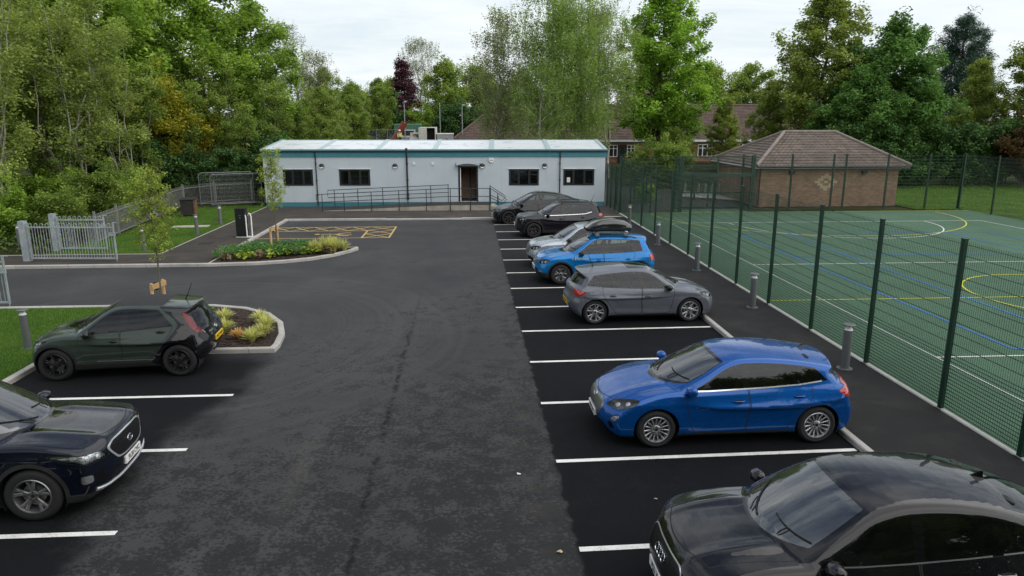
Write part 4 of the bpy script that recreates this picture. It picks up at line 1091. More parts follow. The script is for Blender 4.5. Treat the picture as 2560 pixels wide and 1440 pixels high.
def kinds(b, L):
    P = {}
    dome = [(0, .55), (.2, .95), (.45, 1.0), (.75, .72), (1, .18)]
    cone = [(0, .9), (.25, 1.0), (.6, .85), (.85, .5), (1, .12)]
    def pf(p, r): return [(t, v * r) for t, v in p]
    P['broad'] = dict(H=14, r0=.24, hb=2.6, prof=pf(dome, 4.2), limbs=34, leaves=15000, leaf=.21, rc=.62, cpm=1.5, up=.45, bark=b['brown'], leafm=L['bright'])
    P['broad_mid'] = dict(H=12, r0=.2, hb=1.6, prof=pf(dome, 3.6), limbs=32, leaves=13000, leaf=.20, rc=.58, up=.5, bark=b['brown'], leafm=L['mid'])
    P['wispy'] = dict(H=13, r0=.13, hb=2.9, prof=pf(dome, 1.9), limbs=36, stems=6, spread=2.1, leaves=6500, leaf=.14, rc=.42, cpm=1.6, up=.9, subs=5, bark=b['pale'], leafm=L['olive'], bow=.3)
    P['thin'] = dict(H=11, r0=.11, hb=2.6, prof=pf(dome, 1.5), limbs=30, stems=5, spread=1.6, leaves=6000, leaf=.16, rc=.42, up=.9, subs=4, bark=b['pale'], leafm=L['mid'], bow=.3)
    P['yellow'] = dict(H=8, r0=.12, hb=1.8, prof=pf(dome, 1.7), limbs=30, stems=6, spread=1.8, leaves=8000, leaf=.17, rc=.42, up=.8, bark=b['grey'], leafm=L['yellow'], bow=.2)
    P['bush'] = dict(H=3.2, r0=.05, hb=.25, prof=pf([(0, 1), (.5, 1), (1, .4)], 1.5), limbs=30, stems=5, spread=.9, leaves=6500, leaf=.14, rc=.38, up=.55, bark=b['brown'], leafm=L['bright'], cpm=2)
    P['bush_dark'] = dict(P['bush'], leafm=L['mid'], H=3.8)
    P['hedge'] = dict(P['bush'], leafm=L['hedge'], H=4.6, leaves=8000, leaf=.17, prof=pf([(0, 1), (.5, 1), (1, .5)], 2.0))
    P['birch'] = dict(H=17, r0=.20, hb=4.0, prof=pf([(0, .75), (.3, 1), (.6, .95), (.85, .70), (1, .3)], 4.5), limbs=46, leaves=34000, leaf=.125, rc=.50, cpm=1.5, up=.75, hang=2.0, ldroop=1.2, bark=b['birch'], leafm=L['birch'], stems=2, spread=1.3, subs=5)
    P['birch_thin'] = dict(P['birch'], H=13.5, leaves=7000, prof=pf([(0, .6), (.4, 1), (.7, .9), (1, .35)], 2.9), limbs=26, hang=1.3, leafm=L['greyish'], hb=4.5, stems=2, spread=1.8, r0=.15, rc=.45)
    P['oak'] = dict(H=19, r0=.38, hb=2.6, prof=pf([(0, 1.15), (.25, 1.15), (.5, 1.0), (.72, .72), (.9, .40), (1, .14)], 5.1), limbs=72, leaves=27000, leaf=.27, rc=.62, cpm=1.3, up=.35, bark=b['brown'], leafm=L['oak'], tpow=1.0)
    P['lime'] = dict(H=16.5, r0=.26, hb=2.2, prof=pf([(0, .95), (.3, 1), (.6, .72), (1, .22)], 4.3), limbs=54, leaves=17000, leaf=.23, rc=.55, cpm=1.2, up=.55, bark=b['grey'], leafm=L['lime'])
    P['maple'] = dict(H=12.8, r0=.26, hb=1.6, prof=pf([(0, .9), (.3, 1.0), (.6, .85), (.85, .5), (1, .15)], 4.7), limbs=46, leaves=22000, leaf=.25, rc=.62, cpm=1.6, up=.4, bark=b['brown'], leafm=L['deep'])
    P['pine'] = dict(H=17, r0=.26, hb=3, prof=pf(cone, 4.3), limbs=80, leaves=30000, leaf=.34, asp=.17, rc=.55, cpm=2.0, up=.45, bark=b['brown'], leafm=L['pine'])
    P['purple'] = dict(H=13, r0=.22, hb=1.2, prof=pf([(0, 1), (.3, .9), (.6, .6), (1, .12)], 4.0), limbs=44, leaves=12000, leaf=.24, rc=.6, up=.35, bark=b['brown'], leafm=L['purple'])
    P['far'] = dict(H=14, r0=.24, hb=1.5, prof=pf(dome, 4.6), limbs=34, leaves=9000, leaf=.34, rc=.85, up=.45, bark=b['brown'], leafm=L['mid'])
    P['young'] = dict(full=1.3, lsc=1.0, rcs=1.0, H=4.0, r0=.032, hb=1.65, prof=pf([(0, .5), (.25, 1.0), (.5, .9), (.8, .5), (1, .12)], .50), limbs=30, leaves=3400, leaf=.062, rc=.13, cpm=5, up=1.1, subs=4, bark=b['young'], leafm=L['young'], wob=.003, topc=2)
    P['pinkthorn'] = dict(P['bush'], H=5.6, leafm=L['pink'], leaves=8000, leaf=.17, prof=pf([(0, 1), (.5, 1), (1, .5)], 2.1), hb=.8)
    P['whitethorn'] = dict(P['pinkthorn'], leafm=L['white'])
    return P

def grass_blades(name, pts, h, w, m, parent=None, seed=1, bend=.35):
    rg = np.random.default_rng(seed); pts = np.asarray(pts, float); n = len(pts)
    a = rg.uniform(0, 6.28, n); hh = h * rg.uniform(.5, 1.25, n); ww = w * rg.uniform(.7, 1.3, n)
    sd = np.stack([np.cos(a), np.sin(a), 0 * a], 1); fd = np.stack([-np.sin(a), np.cos(a), 0 * a], 1); b = rg.uniform(0, bend, n) * hh
    up = np.array([0, 0, 1.])
    V = np.stack([pts - sd * ww[:, None] / 2, pts + sd * ww[:, None] / 2, pts + fd * b[:, None] + up * hh[:, None]], 1).reshape(-1, 3)
    return np_mesh(name, V, np.arange(3 * n).reshape(n, 3), m, parent, cols=np.clip(rg.normal(.5, .2, n), 0, 1))

def tuft(name, label, loc, r, h, n, m, seed, group):
    """arching ornamental grass"""
    rg = np.random.default_rng(seed); V = []; F = []
    for i in range(n):
        a = rg.uniform(0, 6.28); L = h * rg.uniform(.6, 1.15); out = r * rg.uniform(.3, 1.2); w = .012 * rg.uniform(.7, 1.4)
        sd = np.array([-math.sin(a), math.cos(a), 0]) * w; d = np.array([math.cos(a), math.sin(a), 0]); b = len(V); c = d * rg.uniform(0, .06)
        for t, k in ((0, 1), (.45, .9), (.8, .55), (1.0, .08)):
            z = L * (1.5 * t - .75 * t * t * (out / r) ** .8); p = c + d * out * t ** 1.5 + np.array([0, 0, max(.01, z)])
            V += [p - sd * k, p + sd * k]
        F += [(b + 2 * j, b + 2 * j + 1, b + 2 * j + 3, b + 2 * j + 2) for j in range(3)]
    o = np_mesh(name, np.array(V), np.array(F), m, cols=np.repeat(np.clip(rg.normal(.5, .22, n), 0, 1), 3))
    o.location = loc
    return tag(o, label, 'grass plant', group)

def leafy_plant(name, label, loc, r, h, n, leaf, m, seed, group, cat='plant', asp=.7):
    rg = np.random.default_rng(seed)
    a = rg.uniform(0, 6.28, n); rr = r * rg.uniform(0, 1, n) ** .5
    P = np.stack([rr * np.cos(a), rr * np.sin(a), .04 + h * rg.uniform(.15, 1, n) * (1 - .5 * (rr / r) ** 2)], 1)
    V, F = leaf_quads(P, leaf, rg, .6, None, asp)
    V[:, 2] = np.maximum(V[:, 2], .012)
    o = np_mesh(name, V, F, m, cols=np.clip(rg.normal(.5, .22, n), 0, 1)); o.location = loc
    return tag(o, label, cat, group)
# ------------------------------------------------------------------ ground, roads, kerbs, markings
PV = .08      # raised pavement level
def pos_xyz(nt):
    g = node(nt, 'ShaderNodeNewGeometry'); s = node(nt, 'ShaderNodeSeparateXYZ'); link(nt, g.outputs['Position'], s.inputs[0])
    return g.outputs['Position'], s.outputs[0], s.outputs[1]

def band(nt, v, c, w, soft):      # 1 inside |v-c|<w
    d = mathn(nt, 'ABSOLUTE', mathn(nt, 'SUBTRACT', v, c))
    n = node(nt, 'ShaderNodeMapRange', interpolation_type='SMOOTHSTEP', ins={1: w + soft, 2: max(w - soft, 0), 3: 0.0, 4: 1.0}); link(nt, d, n.inputs[0]); return n.outputs[0]
def step(nt, v, a, b):
    n = node(nt, 'ShaderNodeMapRange', interpolation_type='SMOOTHSTEP', ins={1: a, 2: b, 3: 0.0, 4: 1.0}); link(nt, v, n.inputs[0]); return n.outputs[0]

def asphalt_lot():
    m, nt, b = nt_mat('asphalt_lot')
    P, X, Y = pos_xyz(nt)
    n1 = noise(nt, P, .35, 5, .6, .4); n2 = noise(nt, P, 2.2, 5, .6); n3 = noise(nt, P, 70, 3, .7); fine = noise(nt, P, 260, 2, .8)
    mp = node(nt, 'ShaderNodeMapping'); mp.inputs['Scale'].default_value = (10.5, 12.5, 1); mp.inputs['Rotation'].default_value = (0, 0, .12); link(nt, P, mp.inputs[0])
    fl = mathn(nt, 'ADD', mathn(nt, 'MULTIPLY', noise(nt, mp.outputs[0], 1.5, 9, .80, .5), .72), mathn(nt, 'MULTIPLY', noise(nt, mp.outputs[0], .22, 5, .6, .8), .28))
    worn = ramp(nt, n1, [(.3, (.050, .0515, .0545)), (.5, (.063, .0645, .067)), (.72, (.083, .083, .083))])
    dark = (.0072, .0078, .0095)
    # the newer, darker surface of the bays on both sides
    xw = mathn(nt, 'ADD', X, mathn(nt, 'MULTIPLY', mathn(nt, 'SUBTRACT', n2, .5), .25))
    right = step(nt, xw, 1.28, 1.36)
    left = mathn(nt, 'MULTIPLY', step(nt, mathn(nt, 'MULTIPLY', mathn(nt, 'ADD', X, mathn(nt, 'MULTIPLY', n1, 3.4)), -1), 2.6, 3.6), step(nt, mathn(nt, 'MULTIPLY', Y, -1), -16.6, -15.2))
    fresh = mathn(nt, 'MAXIMUM', right, left)
    # binder still lying in dark flakes over the running lane, thinning with distance from the near end
    thr = node(nt, 'ShaderNodeMapRange', ins={1: 6.0, 2: 22.0, 3: .505, 4: .395}); link(nt, Y, thr.inputs[0])
    thr2 = mathn(nt, 'ADD', thr.outputs[0], mathn(nt, 'MULTIPLY', mathn(nt, 'SUBTRACT', n1, .5), .26))
    thr2 = mathn(nt, 'ADD', thr2, mathn(nt, 'MULTIPLY', mathn(nt, 'SUBTRACT', n2, .5), .22))
    wx = node(nt, 'ShaderNodeMapRange', ins={1: -6.0, 2: 1.3, 3: -.02, 4: .05}); link(nt, X, wx.inputs[0])
    thr3 = mathn(nt, 'ADD', thr2, wx.outputs[0])
    flake = step(nt, mathn(nt, 'SUBTRACT', thr3, fl), -.02, .02)
    c = mix(nt, mathn(nt, 'MULTIPLY', flake, .85), worn, (.026, .0268, .0285))
    # tyre-swept arcs round the planted islands
    vd = node(nt, 'ShaderNodeVectorMath', operation='DISTANCE'); link(nt, P, vd.inputs[0]); vd.inputs[1].default_value = (-7.6, 17.6, 0)
    rr = mathn(nt, 'ADD', vd.outputs['Value'], mathn(nt, 'MULTIPLY', mathn(nt, 'SUBTRACT', n1, .5), .8))
    sw = noise(nt, None, 3.2, 6, .7); nd = sw.node; cx = node(nt, 'ShaderNodeCombineXYZ'); link(nt, rr, cx.inputs[0]); link(nt, cx.outputs[0], nd.inputs['Vector'])
    arc = mathn(nt, 'MULTIPLY', mathn(nt, 'MULTIPLY', band(nt, rr, 5.6, 2.0, 1.4), step(nt, sw, .36, .66)), .3)
    c = mix(nt, arc, c, (.115, .113, .110))
    # paving joint and a dusty wheel streak
    wob = mathn(nt, 'MULTIPLY', mathn(nt, 'SUBTRACT', n2, .5), .22)
    seam = mathn(nt, 'MULTIPLY', mathn(nt, 'MULTIPLY', band(nt, mathn(nt, 'ADD', X, wob), -1.50, .035, .05), step(nt, noise(nt, P, 5, 4, .7), .40, .56)), step(nt, mathn(nt, 'MULTIPLY', Y, -1), -24, -14))
    c = mix(nt, mathn(nt, 'MULTIPLY', seam, .85), c, (.012, .012, .013))
    st = mathn(nt, 'MULTIPLY', band(nt, mathn(nt, 'ADD', X, mathn(nt, 'MULTIPLY', wob, 1.4)), -2.62, .05, .22), band(nt, Y, 10.4, 1.3, 1.3))
    c = mix(nt, mathn(nt, 'MULTIPLY', mathn(nt, 'MULTIPLY', st, .5), step(nt, n2, .3, .62)), c, (.105, .098, .086))
    dust = mathn(nt, 'MULTIPLY', band(nt, mathn(nt, 'ADD', X, mathn(nt, 'MULTIPLY', n1, 1.2)), 1.45, .05, .55), step(nt, n2, .4, .7))
    c = mix(nt, mathn(nt, 'MULTIPLY', dust, .4), c, (.085, .078, .066))
    bayc = mix(nt, step(nt, fl, .56, .74), dark, (.022, .023, .026))
    far = step(nt, Y, 18, 34)
    bayc = mix(nt, mathn(nt, 'MULTIPLY', far, .75), bayc, (.030, .030, .032))
    c = mix(nt, mathn(nt, 'MULTIPLY', fresh, .93), c, bayc)
    c = mix(nt, .5, c, ramp(nt, n3, [(.35, g3(.45)), (.55, g3(1.0)), (.72, g3(1.5))]), 'MULTIPLY')
    link(nt, c, b.inputs['Base Color'])
    link(nt, ramp(nt, n3, [(.3, g3(.70)), (.7, g3(.9))]), b.inputs['Roughness']); b.inputs['Specular IOR Level'].default_value = .08
    bump(nt, b, mathn(nt, 'ADD', n3, mathn(nt, 'MULTIPLY', fine, .6)), .7, .012)
    return m

def asphalt_path(name, c0, c1, c2):
    m, nt, b = nt_mat(name); P, X, Y = pos_xyz(nt)
    n1 = noise(nt, P, .8, 6, .65, .5); n3 = noise(nt, P, 75, 3, .7)
    c = ramp(nt, n1, [(.32, c0), (.52, c1), (.72, c2)])
    c = mix(nt, .5, c, ramp(nt, n3, [(.35, g3(.5)), (.55, g3(1.0)), (.72, g3(1.4))]), 'MULTIPLY')
    link(nt, c, b.inputs['Base Color']); b.inputs['Roughness'].default_value = .85; b.inputs['Specular IOR Level'].default_value = .3
    bump(nt, b, n3, .6, .01)
    return m

def lawn_mat(name, a, b_, c_, soil=.0):
    m, nt, b = nt_mat(name); P, X, Y = pos_xyz(nt)
    n1 = noise(nt, P, .55, 6, .65, .6); n2 = noise(nt, P, 9, 5, .7); n3 = noise(nt, P, 60, 3, .75)
    c = ramp(nt, n1, [(.3, a), (.5, b_), (.7, c_)])
    c = mix(nt, .6, c, ramp(nt, n3, [(.3, g3(.35)), (.55, g3(1.0)), (.75, g3(1.7))]), 'MULTIPLY')
    if soil: c = mix(nt, mathn(nt, 'MULTIPLY', step(nt, n2, .56, .72), soil), c, (.055, .042, .028))
    link(nt, c, b.inputs['Base Color']); b.inputs['Roughness'].default_value = .95; b.inputs['Specular IOR Level'].default_value = .1
    bump(nt, b, n3, .9, .04)
    return m

def kerb_mat():
    m, nt, b = nt_mat('kerb_concrete'); P, X, Y = pos_xyz(nt)
    n1 = noise(nt, P, 1.1, 5, .6); n3 = noise(nt, P, 45, 4, .7)
    c = ramp(nt, n1, [(.3, (.34, .325, .30)), (.7, (.50, .48, .45))])
    j = mathn(nt, 'LESS_THAN', mathn(nt, 'FRACT', mathn(nt, 'ADD', mathn(nt, 'MULTIPLY', X, 1.093), mathn(nt, 'MULTIPLY', Y, 1.097))), .016)
    c = mix(nt, mathn(nt, 'MULTIPLY', j, .75), c, (.10, .095, .09))
    c = mix(nt, .35, c, ramp(nt, n3, [(.35, g3(.6)), (.65, g3(1.15))]), 'MULTIPLY')
    link(nt, c, b.inputs['Base Color']); b.inputs['Roughness'].default_value = .85
    bump(nt, b, n3, .3, .006)
    return m

def paint_line(name, col, wear=.5):
    m, nt, b = nt_mat(name); P, X, Y = pos_xyz(nt)
    n = noise(nt, P, 34, 6, .75); n2 = noise(nt, P, 3, 4)
    f = step(nt, mathn(nt, 'ADD', n, mathn(nt, 'MULTIPLY', n2, .25)), .64, .80)
    c = mix(nt, mathn(nt, 'MULTIPLY', f, wear), col, (.05, .05, .05))
    c = mix(nt, step(nt, n2, .35, .75), c, mix(nt, 1.0, c, (.86, .85, .82), 'MULTIPLY'))
    link(nt, c, b.inputs['Base Color']); b.inputs['Roughness'].default_value = .7
    return m

def terrain_h(x, y):
    a = np.clip((y - 62) / 20, 0, 1); a = a * a * (3 - 2 * a)
    l = np.clip((2 - x) / 8, 0, 1)
    far = np.clip((y - 110) / 200, 0, 1)
    return a * (.15 + 2.2 * l) + far * 4 + 0 * x

def build_ground():
    # one sheet to the horizon, gently rising behind the cabin
    xs = np.concatenate([np.linspace(-1500, -90, 8), np.linspace(-80, 110, 96), np.linspace(120, 1500, 8)])
    ys = np.concatenate([np.linspace(-600, -20, 5), np.linspace(-12, 150, 82), np.linspace(165, 2500, 14)])
    Xg, Yg = np.meshgrid(xs, ys, indexing='ij'); Z = terrain_h(Xg, Yg) - .03
    V = np.stack([Xg, Yg, Z], -1).reshape(-1, 3); nx, ny = len(xs), len(ys)
    I = np.arange(nx * ny).reshape(nx, ny)
    F = np.stack([I[:-1, :-1], I[1:, :-1], I[1:, 1:], I[:-1, 1:]], -1).reshape(-1, 4)
    g = np_mesh('ground', V, F, lawn_mat('rough_ground', (.030, .034, .014), (.045, .055, .020), (.060, .062, .028), .7), smooth=True)
    tag(g, kind='structure')
    S = lambda o: tag(o, kind='structure')
    lot = MB(); lot.sheet([(-60, 20.3), (-60, 26.4), (-9.7, 26.4), (-9.7, 38.5), (6.4, 38.5), (6.4, -8), (-30, -8), (-30, 20.3)], .0)
    S(lot.build('car_park', asphalt_lot()))
    K = kerb_mat()
    path = asphalt_path('path_asphalt', (.032, .031, .031), (.045, .043, .042), (.062, .058, .054))
    pb = asphalt_path('path_brownish', (.040, .036, .033), (.058, .050, .044), (.085, .070, .056))
    # footway: along the access road, up the left side and across the front of the cabin
    p = MB(); p.prism([(-60, 26.4), (-9.72, 26.4), (-9.72, 38.55), (-1.9, 38.55), (-.2, 38.55), (8.45, 38.55), (8.45, 45), (-12.25, 45), (-12.25, 28.6), (-60, 28.6)], -.02, PV)
    S(p.build('footpath', pb))
    p = MB(); p.prism([(6.42, -8), (6.42, 38.5), (8.58, 38.5), (8.58, -8)], -.02, PV - .004)
    S(p.build('pavement', asphalt_path('pavement_dark', (.010, .010, .011), (.017, .0165, .0165), (.032, .030, .028))))
    k = MB()
    k.strip([(-60, 26.4), (-9.4, 26.4), (-7.9, 26.55), (-6.9, 26.85), (-6.0, 27.35), (-5.3, 28.1), (-4.85, 28.85), (-4.62, 29.45), (-4.66, 29.62)], .15, -.02, z1=PV + .035)
    k.strip([(-9.66, 30.0), (-9.66, 33.3), (-9.66, 34.4), (-9.66, 38.45)], .15, -.02, z1=PV + .03)
    k.strip([(-9.75, 38.5), (-4.4, 38.5)], .15, -.02, z1=PV + .03); k.strip([(-.3, 38.5), (8.4, 38.5)], .15, -.02, z1=PV + .03)
    k.strip([(-4.4, 38.5), (-.3, 38.5)], .15, -.02, z1=PV + .004)
    S(k.build('kerb', K))
    k = MB(); k.strip([(6.38, -8), (6.38, 38.4)], .13, -.02, z1=PV + .02); S(k.build('kerb', K))
    k = MB(); k.strip([(-60, 20.3), (-8.4, 20.3), (-7.3, 20.2), (-6.3, 19.85), (-5.5, 19.2), (-4.95, 18.3), (-4.66, 17.3), (-4.56, 16.4), (-4.58, 16.1), (-6.0, 16.1), (-9.42, 16.1), (-9.42, -8)], .15, -.02, z1=PV + .03)
    S(k.build('kerb', K))
    k = MB(); k.strip([(-9.6, 26.5), (-9.6, 29.75)], .06, -.02, z1=PV + .03); k.strip([(-9.6, 29.78), (-4.7, 29.66)], .06, -.02, z1=PV + .02); k.strip([(-9.3, 20.2), (-9.3, 16.2)], .05, -.02, z1=PV + .03)
    k.strip([(-60, 28.62), (-12.2, 28.62), (-12.28, 45)], .06, -.02, z1=PV + .015)
    S(k.build('path_edging', mat('edging_concrete', (.36, .34, .29), .9, vscale=3)))
    # lawns
    L = lawn_mat('lawn_turf', (.036, .080, .012), (.062, .125, .016), (.095, .155, .026), .3)
    l = MB(); l.prism([(-9.5, -8), (-9.5, 16.17), (-9.33, 16.17), (-9.33, 20.22), (-30, 20.22), (-30, -8)], -.02, PV); S(l.build('lawn', L))
    l = MB(); l.prism([(-12.31, 28.65), (-12.31, 45.5), (-16.5, 44.0), (-16.2, 33), (-16.8, 28.65)], -.02, PV); S(l.build('lawn', L))
    l = MB(); l.prism([(29.6, 20), (29.6, 41.2), (26.9, 41.2), (26.9, 57), (90, 62), (90, 20)], -.02, .03); S(l.build('lawn', lawn_mat('field_turf', (.038, .080, .014), (.062, .118, .018), (.095, .150, .026), .1)))
    # sports court
    c, nt, b = nt_mat('court_green'); P, X, Y = pos_xyz(nt); n = noise(nt, P, 140, 3, .8); n1 = noise(nt, P, .5, 5)
    cc = ramp(nt, n1, [(.3, (.042, .098, .055)), (.7, (.057, .126, .073))]); cc = mix(nt, .8, cc, ramp(nt, n, [(.35, g3(.3)), (.5, g3(1.0)), (.68, g3(2.2))]), 'MULTIPLY')
    link(nt, cc, b.inputs['Base Color']); b.inputs['Roughness'].default_value = .95; bump(nt, b, n, .5, .01)
    p = MB(); p.prism([(8.72, -8), (8.72, 40.2), (12.1, 40.2), (12.1, 41.6), (16.3, 41.6), (16.3, 40.2), (29.4, 40.2), (29.4, -8)], -.02, PV - .01); S(p.build('sports_court', c))
    p = MB(); p.strip([(8.65, -8), (8.65, 40.3)], .10, -.02, z1=PV + .015); S(p.build('court_edging', mat('edging_pale', (.50, .49, .45), .85)))
    # yard between the court and the school
    p = MB(); p.prism([(8.5, 40.3), (12.0, 40.3), (12.0, 41.8), (17.6, 41.8), (17.6, 52), (14.5, 56), (9.5, 84), (60, 84), (60, 91), (-2, 91), (-2, 80), (8.4, 60)], -.02, .02)
    S(p.build('school_yard', path))
    z = PV - .004
    W = MB(); Y_ = MB(); B = MB()
    cs = lambda cx, cy, r, a0, a1, n=48: [(cx + r * math.cos(t), cy + r * math.sin(t)) for t in np.linspace(a0, a1, n)]
    lw = .055
    W.strip([(10.42, -8), (10.42, 35.9), (27.1, 35.9), (27.1, -8)], lw, z); W.strip([(10.45, 25.05), (27.1, 25.05)], lw, z + .0015); W.strip([(10.45, 14.55), (27.1, 14.55)], lw, z + .0015)
    W.strip(cs(18.7, 35.85, 5.25, math.pi, 2 * math.pi), lw, z + .0015)
    Y_.strip([(8.76, 19.8), (29.4, 19.8)], .05, z + .002); Y_.strip(cs(18.45, 19.8, 3.05, 0, 2 * math.pi), .06, z + .003, closed=True)
    Y_.strip(cs(18.7, 39.6, 8.35, math.pi * 1.0, 2 * math.pi, 72), .06, z + .003); Y_.strip([(8.76, 40.1), (29.4, 40.1)], .06, z + .002)
    for xx in (12.6, 14.85, 22.6, 24.6): B.strip([(xx, 15.0), (xx, 32.1)], .06, z + .004)
    for yy in (32.1, 26.6, 15.0): B.strip([(12.6, yy), (24.6, yy)], .06, z + .005)
    S(W.build('court_markings', paint_line('court_white', (.74, .74, .72), .2))); S(Y_.build('court_markings', paint_line('court_yellow', (.62, .60, .03), .2))); S(B.build('court_markings', paint_line('court_blue', (.03, .17, .55), .1)))
    # bay lines
    W = MB(); z = .004
    for k_ in range(13):
        y = 7.88 + 2.376 * k_; W.strip([(1.34, y), (6.28, y + .10)], .10, z)
    for y in (6.2, 8.62, 11.04, 13.42): W.strip([(-4.64, y), (-9.3, y)], .10, z)
    S(W.build('bay_markings', paint_line('line_white', (.80, .79, .76), .5)))
    Yl = MB(); lw = .09; z2 = .005
    x0, x1, ya, yb, ym = -9.55, -3.62, 32.6, 36.05, 34.75
    Yl.strip([(x0, ya), (x1, ya), (x1, yb), (x0, yb)], lw, z); Yl.strip([(x0, ym), (x1 - 1.25, ym)], lw, z2); Yl.strip([(x1 - 1.25, ym), (x1 - 1.25, ya)], lw, z2 + .001)
    for i in range(5):
        a = x0 + i * .935
        Yl.strip([(a, yb), (a + .935, ym)], lw * .9, z2 + .002); Yl.strip([(a, ym), (a + .935, yb)], lw * .9, z2 + .003)
    for a, b2 in ((ya, ya + 1.15), (ya + 1.15, ya + 2.3), (ya + 2.3, yb)):
        Yl.strip([(x1 - 1.25, a), (x1, b2)], lw * .9, z2 + .002); Yl.strip([(x1 - 1.25, b2), (x1, a)], lw * .9, z2 + .003)
    # wheelchair user symbol, read from the driving lane
    sx, sy = -6.3, 33.65
    Yl.strip([(sx + .60 - .42 * math.cos(t), sy + .02 + .42 * math.sin(t)) for t in np.linspace(-1.9, 1.9, 20)], .11, z2 + .004)
    Yl.strip([(sx - .60, sy + .05), (sx + .05, sy + .05), (sx + .15, sy - .05), (sx + .62, sy - .28), (sx + .85, sy - .1)], .11, z2 + .006)
    Yl.sheet([(sx - .78 + .13 * math.cos(t), sy + .05 + .13 * math.sin(t)) for t in np.linspace(0, 6.28, 14)[:-1]], z2 + .008)
    S(Yl.build('accessible_bay_markings', paint_line('line_yellow', (.55, .38, .13), .6)))
    # bark mulch beds
    mu, nt, b = nt_mat('bark_mulch'); P, X, Y = pos_xyz(nt); vo = node(nt, 'ShaderNodeTexVoronoi', ins={'Scale': 26.0, 'Randomness': 1.0}); link(nt, P, vo.inputs['Vector']); n = noise(nt, P, 40, 4)
    link(nt, mix(nt, .6, ramp(nt, vo.outputs['Color'], [(.2, (.010, .006, .004)), (.6, (.036, .020, .012)), (.9, (.090, .052, .030))]), ramp(nt, n, [(.3, g3(.4)), (.7, g3(1.4))]), 'MULTIPLY'), b.inputs['Base Color'])
    b.inputs['Roughness'].default_value = .95; bump(nt, b, vo.outputs['Distance'], 1.0, .04)
    def bed(poly):
        q = MB(); q.prism(poly, -.02, PV); S(q.build('planting_bed', mu))
    bed([(-9.58, 26.47), (-7.9, 26.6), (-6.95, 26.92), (-6.05, 27.42), (-5.37, 28.15), (-4.93, 28.9), (-4.72, 29.5), (-4.8, 29.62), (-9.58, 29.74)])
    bed([(-9.28, 16.17), (-4.63, 16.17), (-4.64, 16.5), (-4.73, 17.25), (-5.02, 18.25), (-5.55, 19.13), (-6.33, 19.77), (-7.3, 20.12), (-8.4, 20.22), (-9.28, 20.22)])
    rg = np.random.default_rng(3)   # loose chips
    V = []; F = []
    for _ in range(2600):
        if rg.uniform() < .5: x, y = rg.uniform(-9.2, -4.9), rg.uniform(16.25, 19.6); ok = (x + 9.3) ** 2 / 4.45 ** 2 + max(0, y - 16.2) ** 2 / 3.9 ** 2 < 1
        else: x, y = rg.uniform(-9.4, -4.9), rg.uniform(26.7, 29.6); ok = y > 26.6 + (max(0, x + 8.6) / 3.9) ** 2 * 2.9
        if not ok: continue
        a = rg.uniform(0, 6.28); l, w = rg.uniform(.03, .08), rg.uniform(.012, .03); c_, s_ = math.cos(a), math.sin(a); t = rg.uniform(-.4, .4); b0 = len(V); zz = PV + .012
        for u, v in ((-l, -w), (l, -w), (l, w), (-l, w)): V.append((x + u * c_ - v * s_, y + u * s_ + v * c_, zz + u * t * .5 + .012))
        F.append((b0, b0 + 1, b0 + 2, b0 + 3))
    o = np_mesh('bark_chips', np.array(V), np.array(F), mat('bark_chip', (.055, .030, .018), .9, var=.6, vscale=3)); tag(o, 'loose dark brown bark chips scattered on the two planting beds', 'bark chips', kind='stuff')
    # mown grass blades on the lawns
    gm = leaf_mat('grass_blade', (.028, .064, .010), (.080, .150, .024), .3)
    rg = np.random.default_rng(11)
    A = np.stack([rg.uniform(-15.5, -9.55, 26000), rg.uniform(13.2, 20.15, 26000), np.full(26000, PV)], 1)
    Bp = np.stack([rg.uniform(-16.6, -12.36, 22000), rg.uniform(28.7, 45, 22000), np.full(22000, PV)], 1)
    keep = noise_keep(Bp, rg); Bp = Bp[keep]
    o = grass_blades('mown_grass', np.concatenate([A, Bp]), .055, .016, gm, seed=4); tag(o, 'short mown grass on the lawns beside the car park', 'grass', kind='stuff')
    C = np.stack([rg.uniform(27.2, 60, 26000), rg.uniform(40.3, 58, 26000), np.full(26000, .03)], 1)
    o = grass_blades('field_grass', C, .09, .035, gm, seed=5); tag(o, 'mown grass of the playing field beyond the court fence', 'grass', kind='stuff')
    # rough undergrowth below the wood
    gm2 = leaf_mat('undergrowth_leaf', (.016, .032, .008), (.060, .082, .022), .25)
    n = 30000; U = np.stack([rg.uniform(-42, -13, n), rg.uniform(29, 70, n), np.zeros(n)], 1)
    U = U[(U[:, 0] < -16.9 - .11 * (U[:, 1] - 31)) | (U[:, 1] > 47.5)]
    U[:, 2] = rg.uniform(0, .55, len(U)) ** 1.5
    V, F = leaf_quads(U + np.array([0, 0, .05]), .2, rg, .4)
    o = np_mesh('undergrowth', V, F, gm2, cols=np.clip(rg.normal(.45, .22, len(U)), 0, 1)); tag(o, 'low tangled undergrowth on the floor of the wood', 'undergrowth', kind='stuff')

def noise_keep(P, rg):
    f = np.sin(P[:, 0] * 1.3 + P[:, 1] * .4) + np.sin(P[:, 1] * .9 - P[:, 0] * .7) + rg.normal(size=len(P)) * .8
    return f > -1.0
